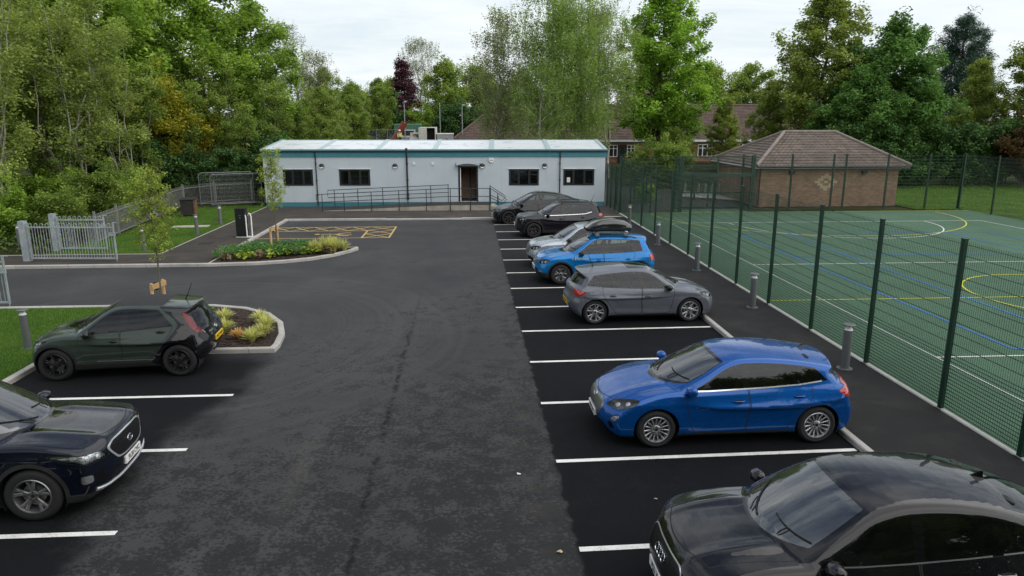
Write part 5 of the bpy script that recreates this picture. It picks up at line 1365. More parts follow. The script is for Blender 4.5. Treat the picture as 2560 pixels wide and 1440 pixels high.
# ------------------------------------------------------------------ buildings, ramp, fences
def brick_mat(name, c1, c2, mortar, scale=1.0, swap=False):
    m, nt, b = nt_mat(name)
    tc = node(nt, 'ShaderNodeTexCoord'); sp = node(nt, 'ShaderNodeSeparateXYZ'); link(nt, tc.outputs['Object'], sp.inputs[0])
    cb = node(nt, 'ShaderNodeCombineXYZ'); link(nt, mathn(nt, 'ADD', sp.outputs[0], sp.outputs[1]), cb.inputs[0]); link(nt, sp.outputs[2], cb.inputs[1])
    br = node(nt, 'ShaderNodeTexBrick', ins={'Scale': 1.0, 'Mortar Size': .006, 'Brick Width': .225 * scale, 'Row Height': .075 * scale, 'Bias': 0.0})
    br.inputs['Color1'].default_value = (*c1, 1); br.inputs['Color2'].default_value = (*c2, 1); br.inputs['Mortar'].default_value = (*mortar, 1)
    link(nt, cb.outputs[0], br.inputs['Vector'])
    n = noise(nt, tc.outputs['Object'], 1.3, 5); c = mix(nt, .5, br.outputs['Color'], ramp(nt, n, [(.3, g3(.7)), (.7, g3(1.25))]), 'MULTIPLY')
    link(nt, c, b.inputs['Base Color']); b.inputs['Roughness'].default_value = .9; bump(nt, b, br.outputs['Fac'], -.4, .01)
    return m

def tile_surface(mb, A, B, C, D, rows, cols, mi=0, amp=.03):
    """roof slope A-B (eave) up to D-C (ridge): real pantile relief, clipped to the quad by interpolation"""
    A, B, C, D = map(lambda v: np.array(v, float), (A, B, C, D))
    n = np.cross(B - A, D - A); n /= np.linalg.norm(n)
    if n[2] < 0: n = -n
    V = []; F = []
    nu = cols * 4
    for r_ in range(rows):
        for e in (0, 1):
            t = (r_ + e) / rows
            L = A + (D - A) * t; Rr = B + (C - B) * t
            for i in range(nu + 1):
                u = i / nu; p = L + (Rr - L) * u
                x = u * np.linalg.norm(Rr - L) / (np.linalg.norm(B - A) / cols)
                w = .5 + .5 * math.cos((x + .0) * 2 * math.pi)
                V.append(tuple(p + n * (amp * w + (.0 if e else .032))))
    w1 = nu + 1
    for r_ in range(rows):
        b = r_ * 2 * w1
        for i in range(nu):
            F.append((b + i, b + i + 1, b + w1 + i + 1, b + w1 + i))
            if r_ > 0: F.append((b - w1 + i, b - w1 + i + 1, b + i + 1, b + i))
    mb.add(V, F, mi)

def tile_mat(name, c1, c2):
    m, nt, b = nt_mat(name); v = mapping(nt); vo = node(nt, 'ShaderNodeTexVoronoi', ins={'Scale': 3.4}); link(nt, v, vo.inputs['Vector'])
    n = noise(nt, v, 1.2, 6, .65); n2 = noise(nt, v, 26, 4)
    c = ramp(nt, mathn(nt, 'ADD', mathn(nt, 'MULTIPLY', n, .75), mathn(nt, 'MULTIPLY', n2, .25)), [(.32, c1), (.66, c2)])
    bw = node(nt, 'ShaderNodeRGBToBW'); link(nt, vo.outputs['Color'], bw.inputs[0]); link(nt, mix(nt, .3, c, bw.outputs[0], 'SOFT_LIGHT'), b.inputs['Base Color']); b.inputs['Roughness'].default_value = .88; bump(nt, b, n2, .3, .01)
    return m

def sash(mb, x0, x1, z0, z1, y, bars, fw=.06, d=.06, mi=0, hbars=()):
    """frame members butted round an opening on the plane y (front face)"""
    mb.bx(x0, x1, y - d, y, z1 - fw, z1, mi); mb.bx(x0, x1, y - d, y, z0, z0 + fw, mi)
    mb.bx(x0, x0 + fw, y - d, y, z0 + fw, z1 - fw, mi); mb.bx(x1 - fw, x1, y - d, y, z0 + fw, z1 - fw, mi)
    xs = [x0 + fw] + [v for b in bars for v in (b - fw * .55, b + fw * .55)] + [x1 - fw]
    for b in bars: mb.bx(b - fw * .55, b + fw * .55, y - d, y, z0 + fw, z1 - fw, mi)
    for h in hbars:
        for i in range(0, len(xs), 2): mb.bx(xs[i], xs[i + 1], y - d, y - .004, h - fw * .4, h + fw * .4, mi)

def build_cabin():
    g = thing('modular_building', 'long white single storey cabin with teal bands, dark windows and an open doorway', 'building', (-12.31, 44.47, PV), R(-2.4))
    Lx, D, ze, zr = 20.75, 9.0, 3.42, 3.86
    wallm, nt, b = nt_mat('cabin_panel'); v = mapping(nt); n = noise(nt, v, .7, 6, .6); n2 = noise(nt, v, 2.5, 4)
    sp = node(nt, 'ShaderNodeSeparateXYZ'); link(nt, v, sp.inputs[0])
    dirt = mathn(nt, 'MULTIPLY', step(nt, mathn(nt, 'SUBTRACT', n2, mathn(nt, 'MULTIPLY', sp.outputs[2], .55)), .3, .8), .22)
    link(nt, mix(nt, dirt, ramp(nt, n, [(.3, (.47, .535, .58)), (.7, (.53, .59, .63))]), (.30, .29, .26)), b.inputs['Base Color']); b.inputs['Roughness'].default_value = .45
    TE = mat('teal_paint', (.055, .215, .265), .4, var=.08, vscale=1.5); DK = mat('anthracite', (.018, .021, .024), .45); WH = mat('white_trim', (.72, .74, .75), .45)
    RO, nt, b = nt_mat('cabin_roof_sheet'); v = mapping(nt, (1, 1, 1)); n = noise(nt, v, .9, 7, .68, 1.2); n2 = noise(nt, v, 7, 5)
    link(nt, mix(nt, step(nt, mathn(nt, 'ADD', n, mathn(nt, 'MULTIPLY', n2, .2)), .62, .74), (.70, .74, .76), (.44, .50, .53)), b.inputs['Base Color']); b.inputs['Roughness'].default_value = .35
    win = [(1.16, 2.96), (4.55, 6.42), (14.87, 16.7), (18.2, 20.1)]; door = (11.78, 12.98)
    w0, w1 = 1.27, 2.26; dz0, dz1 = .30, 2.44
    # front wall with real openings
    m = MB(); ops = sorted([(a, b_, w0, w1) for a, b_ in win] + [(door[0], door[1], dz0, dz1)])
    x = 0
    for a, b_, z0, z1 in ops:
        m.bx(x, a, 0, .12, .26, 3.02); m.bx(a, b_, 0, .12, .26, z0); m.bx(a, b_, 0, .12, z1, 3.02); x = b_
    m.bx(x, Lx, 0, .12, .26, 3.02)
    m.bx(0, .12, .12, D, .26, 3.02); m.bx(Lx - .12, Lx, .12, D, .26, 3.02); m.bx(.12, Lx - .12, D - .12, D, .26, 3.02)
    m.add([(0, .1, 3.02), (0, D, 3.02), (0, D / 2, zr)], [(0, 1, 2)]); m.add([(Lx, .1, 3.02), (Lx, D, 3.02), (Lx, D / 2, zr)], [(0, 2, 1)])
    m.build('wall', wallm, g)
    m = MB(); m.bx(.02, Lx - .02, .015, .10, .0, .258); m.bx(.02, .1, .1, D, 0, .258); m.bx(Lx - .1, Lx - .02, .1, D, 0, .258); m.build('plinth', TE, g)
    for k in range(1, 6):
        m = MB(); xx = k * 3.458; m.bx(xx - .14, xx + .14, -.008, 0, .262, 3.0); m.build('joint_cover', wallm, g)
    m = MB()
    for k in range(0, 18):
        xx = .58 + k * 1.152
        if any(a - .05 < xx < b_ + .05 for a, b_ in win + [door]):
            if door[0] - .05 < xx < door[1] + .05: m.bx(xx - .004, xx + .004, -.0015, 0, 2.5, 3.0)
            else: m.bx(xx - .004, xx + .004, -.0015, 0, .265, 1.2); m.bx(xx - .004, xx + .004, -.0015, 0, 2.34, 3.0)
        else: m.bx(xx - .004, xx + .004, -.0015, 0, .265, 3.0)
    m.build('panel_seam', mat('seam_grey', (.36, .41, .45), .6), g)
    m = MB(); m.bx(-.06, Lx + .06, -.07, .05, 3.0, 3.30); m.bx(-.06, .05, .05, D, 3.0, 3.30); m.bx(Lx - .05, Lx + .06, .05, D, 3.0, 3.30); m.build('fascia', TE, g)
    m = MB(); m.bx(-.1, Lx + .1, -.17, -.072, 3.30, 3.385); m.build('gutter', DK, g)
    m = MB(); ov = .16
    m.add([(-.1, -.14, 3.40), (Lx + .1, -.14, 3.40), (Lx + .1, D / 2, zr), (-.1, D / 2, zr), (-.1, D + .14, 3.40), (Lx + .1, D + .14, 3.40)], [(0, 1, 2, 3), (3, 2, 5, 4)])
    rf = m.build('roof', RO, g)
    m = MB()
    sl = (zr - 3.40) / (D / 2 + .14)
    for xx in [0.0] + [k * 3.458 for k in range(1, 6)] + [Lx]:
        hw = .13 if 0 < xx < Lx else .10
        for s in (0, 1):
            y0, y1 = (-.14, D / 2) if s == 0 else (D + .14, D / 2)
            V = [(xx - hw, y0, 3.405), (xx + hw, y0, 3.405), (xx + hw, y1, zr + .005), (xx - hw, y1, zr + .005)]
            V2 = [(a, b_, c + .05) for a, b_, c in V]
            m.add(V + V2, [(4, 5, 6, 7), (0, 1, 5, 4), (1, 2, 6, 5), (3, 0, 4, 7)])
    m.bx(-.1, Lx + .1, D / 2 - .1, D / 2 + .1, zr - .02, zr + .03)
    m.build('roof_rib', mat('rib_grey', (.40, .50, .53), .4, var=.06), rf)
    m = MB(); m.bx(-.1, Lx + .1, -.145, -.13, 3.385, 3.46); m.build('roof_edge', mat('teal_pale', (.16, .34, .38), .4), rf)
    GLS = glass_mat('window_glass', (.42, .46, .47), .03); ROOM = mat('room_dark', (.045, .043, .04), .8); BL = mat('blind_grey', (.20, .20, .20), .8, var=.05)
    for i, (a, b_) in enumerate(win):
        f = MB(); t = (b_ - a) / 3; sash(f, a + .003, b_ - .003, w0 + .003, w1 - .003, .045, [a + t, a + 2 * t], .07, .07)
        for k in range(3): sash(f, a + t * k + (.07 if k == 0 else .042), a + t * (k + 1) - (.07 if k == 2 else .042), w0 + .075, w1 - .075, .012, [], .035, .05) if k != 1 else None
        fo = f.build('window', DK, g); f2 = MB()
        # frame faces the car park: keep it proud of the wall
        p = MB(); p.bx(a + .05, b_ - .05, .02, .026, w0 + .05, w1 - .05); p.build('pane', GLS, fo)
        s = MB(); s.bx(a - .06, b_ + .06, -.06, -.004, w1 + .005, w1 + .045); s.build('drip_trim', WH, fo)
        r_ = MB(); r_.bx(a, b_, .5, .55, w0 - .3, w1 + .3); r_.build('dim_room_board', ROOM, fo)  # dark board puts the dimness of the room into its colour
        if i == 3:
            r_ = MB(); r_.bx(a + .08, b_ - .08, .06, .065, w0 + .08, w1 - .08); r_.build('blind', BL, fo)
            r_ = MB(); r_.bx(a + .22, a + .42, .012, .018, w0 + .18, w0 + .48); r_.build('notice', mat('paper', (.7, .7, .68), .8), fo)
        else:
            r_ = MB(); r_.bx(a + .08, b_ - .08, .06, .08, w1 - .17, w1 - .08); r_.build('blind', BL, fo)
            if i < 2:
                k_ = MB(); rr = random.Random(i)
                for q in range(9):
                    xx = a + .2 + q * (b_ - a - .4) / 8; hh = rr.uniform(.1, .34); k_.box((xx, .22, w0 + .05 + hh / 2), (rr.uniform(.06, .16), .1, hh), 0)
                k_.build('sill_clutter', mat('clutter', (.16, .16, .15), .6, var=.7, vscale=5), fo)
    # open doorway; the lobby's light is put into its pale colours
    a, b_ = door
    f = MB(); f.bx(a, a + .07, -.03, .10, dz0, dz1, 0); f.bx(b_ - .07, b_, -.03, .10, dz0, dz1, 0); f.bx(a + .07, b_ - .07, -.03, .10, dz1 - .07, dz1, 0); fr = f.build('door_frame', DK, g)
    f = MB(); f.box((a + .13, .02, (dz0 + dz1) / 2 - .04), (.045, .05, dz1 - dz0 - .1)); f.build('lit_edge_strip', mat('bright_edge', (.88, .89, .9), .3), fr)  # near-white strip paints in the lit edge of the lobby
    f = MB(); f.box((b_ - .13, .42, (dz0 + dz1) / 2 - .05), (.04, .80, dz1 - dz0 - .1), rz=.12); dr = f.build('door', mat('door_grey', (.05, .052, .06), .5), g)
    f = MB(); f.box((b_ - .16, .25, dz0 + 1.05), (.05, .12, .03)); f.build('handle', MATS['chrome'], dr)
    f = MB(); f.bx(a, b_, 1.8, 1.85, dz0, dz1, 0); f.bx(a - .02, a, .12, 1.8, dz0, dz1, 0); f.bx(a, b_, .12, 1.8, dz0 - .03, dz0, 1); f.bx(a + .62, a + .68, 1.74, 1.8, dz0, dz1 - .2, 1); f.build('lobby', [mat('lobby_wall', (.30, .20, .14), .7), ROOM], g)
    f = MB(); K = 14
    for (y0, y1) in ((-.45, -.02),):
        V = []
        for i in range(K + 1):
            t = i / K; xx = a - .12 + (b_ - a + .24) * t; zz = dz1 + .07 + .12 * math.sin(math.pi * t)
            V += [(xx, y0, zz - .05), (xx, y1, zz), (xx, y0, zz - .02), (xx, y1, zz + .03)]
        f.add(V, [q for i in range(K) for q in ((4 * i, 4 * i + 4, 4 * i + 5, 4 * i + 1), (4 * i + 2, 4 * i + 3, 4 * i + 7, 4 * i + 6), (4 * i, 4 * i + 2, 4 * i + 6, 4 * i + 4))])
    for xx in (a - .14, b_ + .14): f.tube([(xx, -.02, dz1 + .22), (xx, -.45, dz1 + .10), (xx, -.02, dz1 + .0)], .012, 6)
    f.build('door_canopy', glass_mat('canopy_sheet', (.72, .76, .77), .15), g)
    f = MB(); f.tube([(a - .13 + (b_ - a + .26) * t / 14, -.46, dz1 + .035 + .12 * math.sin(math.pi * t / 14)) for t in range(15)], .016, 6); [f.tube([(xx, -.02, dz1 + .13), (xx, -.45, dz1 + .03)], .014, 6) for xx in (a - .13, b_ + .13)]; f.build('canopy_frame', DK, g)
    for xx in (3.52, 7.95, 13.25, 17.05):
        l = MB(); l.lathe([(.001, -.09), (.10, -.085), (.155, -.05), (.165, 0)], (xx, 0, 2.44), 24, 'y'); lo = l.build('wall_light', DK, g, smooth=40)
        l = MB(); V = [(xx + .13 * math.cos(t), -.098 + .012 * 0, 2.435 + .13 * math.sin(t)) for t in np.linspace(math.pi, 2 * math.pi, 16)]
        V = [(v[0], v[1] + (0.02 if abs(v[0] - xx) > .11 else 0), v[2]) for v in V]; l.add(V, [tuple(range(16))[::-1]]); l.build('lamp_lens', mat('opal', (.75, .77, .78), .3), lo)
    for xx, rr in ((3.18, .034), (8.68, .05), (17.98, .034)):
        p = MB(); z0 = .05 if rr < .05 else .42
        p.tube([(xx, -.12, 3.32), (xx, -.12, 3.1), (xx, -.075, 2.96), (xx, -.075, z0)], rr, 10); 
        for zz in (2.6, 1.6, .7): p.bx(xx - rr - .03, xx + rr + .03, -.06, -.004, zz - .02, zz + .02)
        if rr >= .05: p.tube([(xx, -.12, 3.3), (xx, -.12, 3.52)], .075, 10); p.lathe([(.075, 0), (.075, .14), (.05, .16)], (xx, -.075, z0), 12)
        p.build('downpipe', DK, g, smooth=50)
    p = MB(); p.add([(x_, y_, z_) for y_ in (-.10, -.004) for x_, z_ in ((13.66, 2.92), (13.94, 2.92), (13.97, 2.80), (13.88, 2.66), (13.72, 2.66), (13.63, 2.80))], [(5, 4, 3, 2, 1, 0)] + [(i, (i + 1) % 6, 6 + (i + 1) % 6, 6 + i) for i in range(6)])
    al = p.build('alarm_box', mat('alarm_white', (.8, .8, .8), .35), g)
    p = MB(); p.bx(13.70, 13.90, -.104, -.101, 2.775, 2.815); p.build('alarm_mark', mat('ink_grey', (.12, .13, .16), .5), al)
    for xx in (9.1, 10.25):
        p = MB(); p.bx(xx - .08, xx + .08, -.05, -.004, 2.52, 2.68); p.bx(xx - .055, xx + .055, -.056, -.05, 2.54, 2.555); p.build('wall_vent', WH, g)
    # access ramp and rails (a separate structure standing in front)
    CO = mat('ramp_block', (.36, .33, .28), .9, var=.25, vscale=2.2, bumpy=.3); AS = asphalt_path('ramp_surface', (.030, .029, .028), (.042, .040, .038), (.058, .054, .050))
    RG = mat('rail_blue_black', (.012, .020, .026), .4)
    t = thing('access_ramp', 'concrete block access ramp with dark metal handrails leading up to the open doorway', 'ramp', (-8.45, 42.05, PV), R(-1.2))
    L1, L2, dp, hz = 7.35, 2.45, 1.75, .30
    m = MB(); m.add([(0, 0, 0), (L1, 0, 0), (L1, 0, hz), (0, 0, .01), (0, .12, 0), (L1, .12, 0), (L1, .12, hz), (0, .12, .01)], [(0, 1, 2, 3), (5, 4, 7, 6), (3, 2, 6, 7)]); m.bx(L1, L1 + L2, 0, .12, 0, hz); m.bx(L1 + L2 - .12, L1 + L2, .12, dp, 0, hz)
    m.build('ramp_wall', CO, t)
    for xx in (1.6, 3.2, 4.8, 6.4, 7.36, 8.1, 8.7): m = MB(); m.bx(xx - .005, xx + .005, -.002, 0, 0, hz * min(1, xx / L1)); m.build('block_joint', mat('joint_dark', (.16, .15, .13), .9), t)
    m = MB(); m.add([(0, .02, .015), (L1, .02, hz + .012), (L1, dp, hz + .012), (0, dp, .015)], [(0, 1, 2, 3)]); m.add([(L1, .02, hz + .012), (L1 + L2 - .02, .02, hz + .012), (L1 + L2 - .02, dp, hz + .012), (L1, dp, hz + .012)], [(0, 1, 2, 3)])
    m.build('ramp_deck', AS, t)
    for k in range(2): 
        m = MB(); m.bx(L1 + L2 + .0 + k * .3, L1 + L2 + .3 + k * .3, .15, dp, 0, .2 - .1 * k); m.build('step', CO, t)
    rz_ = lambda x: hz * min(1, max(0, x / L1))
    for x in (.02, 1.28, 2.86, 4.46, 6.05, 7.45, 8.62, 9.75):
        m = MB(); m.tube([(x, -.03, 0), (x, -.03, rz_(x) + .98)], .022, 8); m.lathe([(.05, 0), (.05, .02), (.024, .025)], (x, -.03, 0), 10); m.build('rail_post', RG, t, smooth=50)
    for h in (.98, .52):
        m = MB(); m.tube([(-.30, -.03, h - .35 if h > .9 else h), (-.30, -.03, h), (0, -.03, h), (L1, -.03, h + hz), (L1 + L2, -.03, h + hz)], .02, 8); m.build('handrail', RG, t, smooth=50)
    for x in (.4, 1.8, 3.3, 4.8, 6.2, 7.25):
        m = MB(); m.tube([(x, dp - .1, rz_(x)), (x, dp - .1, rz_(x) + 1.05)], .022, 8); m.build('rail_post', RG, t, smooth=50)
    for h in (1.05, .60):
        m = MB(); m.tube([(.0, dp - .1, h - .35 if h > 1 else h), (.0, dp - .1, h), (7.3, dp - .1, h + hz)], .02, 8); m.build('handrail', RG, t, smooth=50)
    for yy in (.15, dp - .1):
        m = MB(); m.tube([(L1 + L2 - .05, yy, hz + 1.0), (L1 + L2 + .75, yy, .78), (L1 + L2 + .95, yy, .62), (L1 + L2 + .72, yy, .38), (L1 + L2 - .05, yy, hz + .45)], .02, 8); m.tube([(L1 + L2, yy, 0), (L1 + L2, yy, hz + 1.0)], .022, 8); m.tube([(L1 + L2 + .45, yy, 0), (L1 + L2 + .45, yy, .84)], .022, 8); m.build('stair_rail', RG, t, smooth=50)

def hip_roof_building():
    g = thing('brick_building', 'small brown brick outbuilding with a grey tiled hipped roof behind the court fence', 'building', (0, 0, 0))
    BR = brick_mat('brick_brown', (.185, .112, .072), (.29, .185, .118), (.31, .26, .20)); TL = tile_mat('tile_grey_brown', (.080, .062, .050), (.148, .116, .094)); WH = mat('white_trim', (.72, .74, .75), .45)
    x0, x1, y0, y1, ze = 17.95, 26.75, 43.1, 50.6, 2.45
    m = MB(); m.bx(x0, x1, y0, y1, 0, ze); m.build('wall', BR, g)
    # pale brick diamond
    d = MB(); cx, cz = 22.15, 1.52
    rows = [0, 1, 2, 3, 2, 1, 0]
    for i, k in enumerate(rows):
        z0 = cz + (3 - i) * .15 - .075; w = .12 + k * .20
        if i == 3: d.bx(cx - w, cx - .36, y0 - .006, y0, z0, z0 + .145); d.bx(cx + .36, cx + w, y0 - .006, y0, z0, z0 + .145); d.bx(cx - .12, cx + .12, y0 - .006, y0, z0, z0 + .145)
        else: d.bx(cx - w, cx - max(0, w - .34), y0 - .006, y0, z0, z0 + .145); d.bx(cx + max(.001, w - .34), cx + w, y0 - .006, y0, z0, z0 + .145)
    d.build('brick_diamond', mat('brick_buff', (.42, .35, .22), .9, var=.2, vscale=9), g)
    ov = .45; a = (x0 - ov, y0 - ov, ze + .05); b = (x1 + ov, y0 - ov, ze + .05); c = (x1 + ov, y1 + ov, ze + .05); dd = (x0 - ov, y1 + ov, ze + .05)
    r0, r1 = (20.9, 46.85, 4.45), (24.35, 46.85, 4.45)
    m = MB(); tile_surface(m, a, b, r1, r0, 13, 34); tile_surface(m, c, dd, r0, r1, 13, 34); tile_surface(m, dd, a, r0, r0, 13, 28); tile_surface(m, b, c, r1, r1, 13, 28)
    rf = m.build('roof', TL, g)
    m = MB(); up = lambda p: (p[0], p[1], p[2] + .05)
    for p, q in ((a, r0), (dd, r0), (b, r1), (c, r1), (r0, r1)): m.tube([up(p), up(q)], .11, 10)
    m.build('ridge_tile', mat('ridge_grey', (.20, .17, .15), .85, var=.25, vscale=3), rf, smooth=60)
    m = MB(); m.bx(x0 - ov + .03, x1 + ov - .03, y0 - ov + .03, y0 - ov + .05, ze - .08, ze + .02); m.bx(x0 - ov + .03, x0 - ov + .05, y0 - ov + .05, y1 + ov, ze - .08, ze + .02); m.bx(x0 - ov + .05, x1 + ov - .03, y0 - ov + .05, y0, ze - .07, ze - .055); m.build('fascia', WH, g)
    m = MB(); m.tube([(x0 - ov, y0 - ov - .04, ze + .02), (x1 + ov, y0 - ov - .04, ze + .02)], .055, 8); m.build('gutter', mat('gutter_black', (.012, .012, .013), .4), g)
    for xx in (19.9, 24.5):
        m = MB(); m.box((xx, y0 - .09, 2.12), (.30, .18, .16)); m.box((xx, y0 - .10, 2.02), (.24, .14, .05)); m.build('security_light', mat('gutter_black', (.012, .012, .013), .4), g)
    m = MB(); m.tube([(x0 - .02, y0 - .06, 2.4), (x0 - .02, y0 - .06, 0)], .04, 8); m.build('downpipe', mat('gutter_black', (.012, .012, .013), .4), g)

def school():
    g = thing('school_building', 'long red brick school with brown tiled roof and white framed windows behind the trees', 'building', (0, 0, .15))
    BR = brick_mat('brick_red', (.22, .085, .055), (.33, .15, .10), (.34, .26, .20), 1.3); BE = mat('render_beige', (.30, .26, .21), .85); TL = tile_mat('tile_red_brown', (.062, .041, .034), (.120, .080, .066)); WH = mat('white_trim', (.72, .74, .75), .45); DK = mat('anthracite', (.018, .021, .024), .45)
    x0, x1, y0, y1, ze = -1.2, 44, 87.5, 99.5, 2.75
    m = MB(); m.bx(x0, x1, y0, y1, 0, ze - .45, 0); m.bx(x0, x1, y0 + .004, y1, ze - .45, ze, 1); m.build('wall', [BR, BE], g)
    ov = .5; a = (x0 - ov, y0 - ov, ze); b = (x1 + ov, y0 - ov, ze); c = (x1 + ov, y1 + ov, ze); d = (x0 - ov, y1 + ov, ze); r0, r1 = (x0 + 5.0, 93.5, 6.9), (x1 - 5, 93.5, 6.9)
    m = MB(); tile_surface(m, a, b, r1, r0, 22, 130, amp=.035); tile_surface(m, d, a, r0, r0, 22, 36); tile_surface(m, b, c, r1, r1, 22, 36); m.add([c, d, r0, r1], [(0, 1, 2, 3)]); rf = m.build('roof', TL, g)
    m = MB(); m.tube([(a[0], a[1], a[2] + .06), (r0[0], r0[1], r0[2] + .06), (r1[0], r1[1], r1[2] + .06), (b[0], b[1], b[2] + .06)], .14, 8); m.build('ridge_tile', mat('ridge_brown', (.12, .085, .07), .9), rf)
    m = MB(); s = (6.9 - ze) / (93.5 - y0 + ov)
    for k in range(5):
        xa = 20.6 + k * 1.5; V = [(xa, 88.6, 0), (xa + 1.4, 88.6, 0), (xa + 1.4, 91.4, 0), (xa, 91.4, 0)]; V = [(p[0], p[1], ze + (p[1] - y0 + ov) * s + .12) for p in V]; m.add(V, [(0, 1, 2, 3)])
    m.build('solar_panel', mat('solar_dark', (.02, .025, .035), .2), rf)
    m = MB(); m.bx(a[0], b[0], a[1] - .03, a[1], ze - .22, ze + .02); m.bx(a[0] - .03, a[0], a[1], c[1], ze - .22, ze + .02); m.build('fascia', WH, g)
    GL = mat('window_dark', (.03, .033, .036), .15)
    def window(xa, xb, za, zb, bars):
        f = MB(); sash(f, xa, xb, za, zb, y0 - .03, bars, .09, .10, hbars=[zb - (zb - za) * .3]); o = f.build('window', WH, g)
        p = MB(); p.bx(xa + .05, xb - .05, y0 - .085, y0 - .075, za + .05, zb - .05); p.build('pane', GL, o)
    def door(xa, xb, fr):
        f = MB(); sash(f, xa, xb, 0.02, 2.15, y0 - .03, [], .06, .08); o = f.build('door', fr, g)
        p = MB(); p.bx(xa + .06, xb - .06, y0 - .09, y0 - .05, .06, 2.1); p.build('door_leaf', mat('door_slate', (.028, .034, .045), .5), o); p = MB(); p.bx(xa + .25, xb - .25, y0 - .095, y0 - .091, 1.1, 1.9); p.build('pane', GL, o)
    window(16.75, 18.35, .7, 2.15, [17.3, 17.85]); door(18.45, 19.4, DK); window(19.5, 20.5, .7, 2.15, [20.0])
    door(23.1, 24.2, WH); window(24.25, 25.9, .7, 2.15, [24.8, 25.35]); window(28.3, 30.1, .7, 2.2, [28.9, 29.5]); window(33.8, 35.6, .7, 2.2, [34.4, 35.0]); window(2, 3.6, .7, 2.2, [2.8]); window(7, 8.8, .7, 2.2, [7.6, 8.2])

def mesh_panel(mb, L, H, top=.1, dense=1.0, r=.0033):
    """welded mesh in the local xz plane, x from 0 to L"""
    n = int(L / .05)
    def bar(a, b, rr):
        a, b = Vector(a), Vector(b); t = (b - a).normalized(); u = t.cross(Vector((0, 1, 0))).normalized(); w = Vector((0, 1, 0)); V = []
        for p in (a, b):
            for k in range(3):
                q = 2 * math.pi * k / 3; V.append(p + u * rr * math.cos(q) + w * rr * math.sin(q))
        mb.add(V, [(0, 1, 4, 3), (1, 2, 5, 4), (2, 0, 3, 5)])
    for i in range(n + 1): bar((i * L / n, 0, .05), (i * L / n, 0, H), r)
    z = .06
    while z < H - .02:
        bar((0, .008, z), (L, .008, z), r * 1.35); bar((0, -.008, z), (L, -.008, z), r * 1.35)
        z += .0667 if z < dense else .20

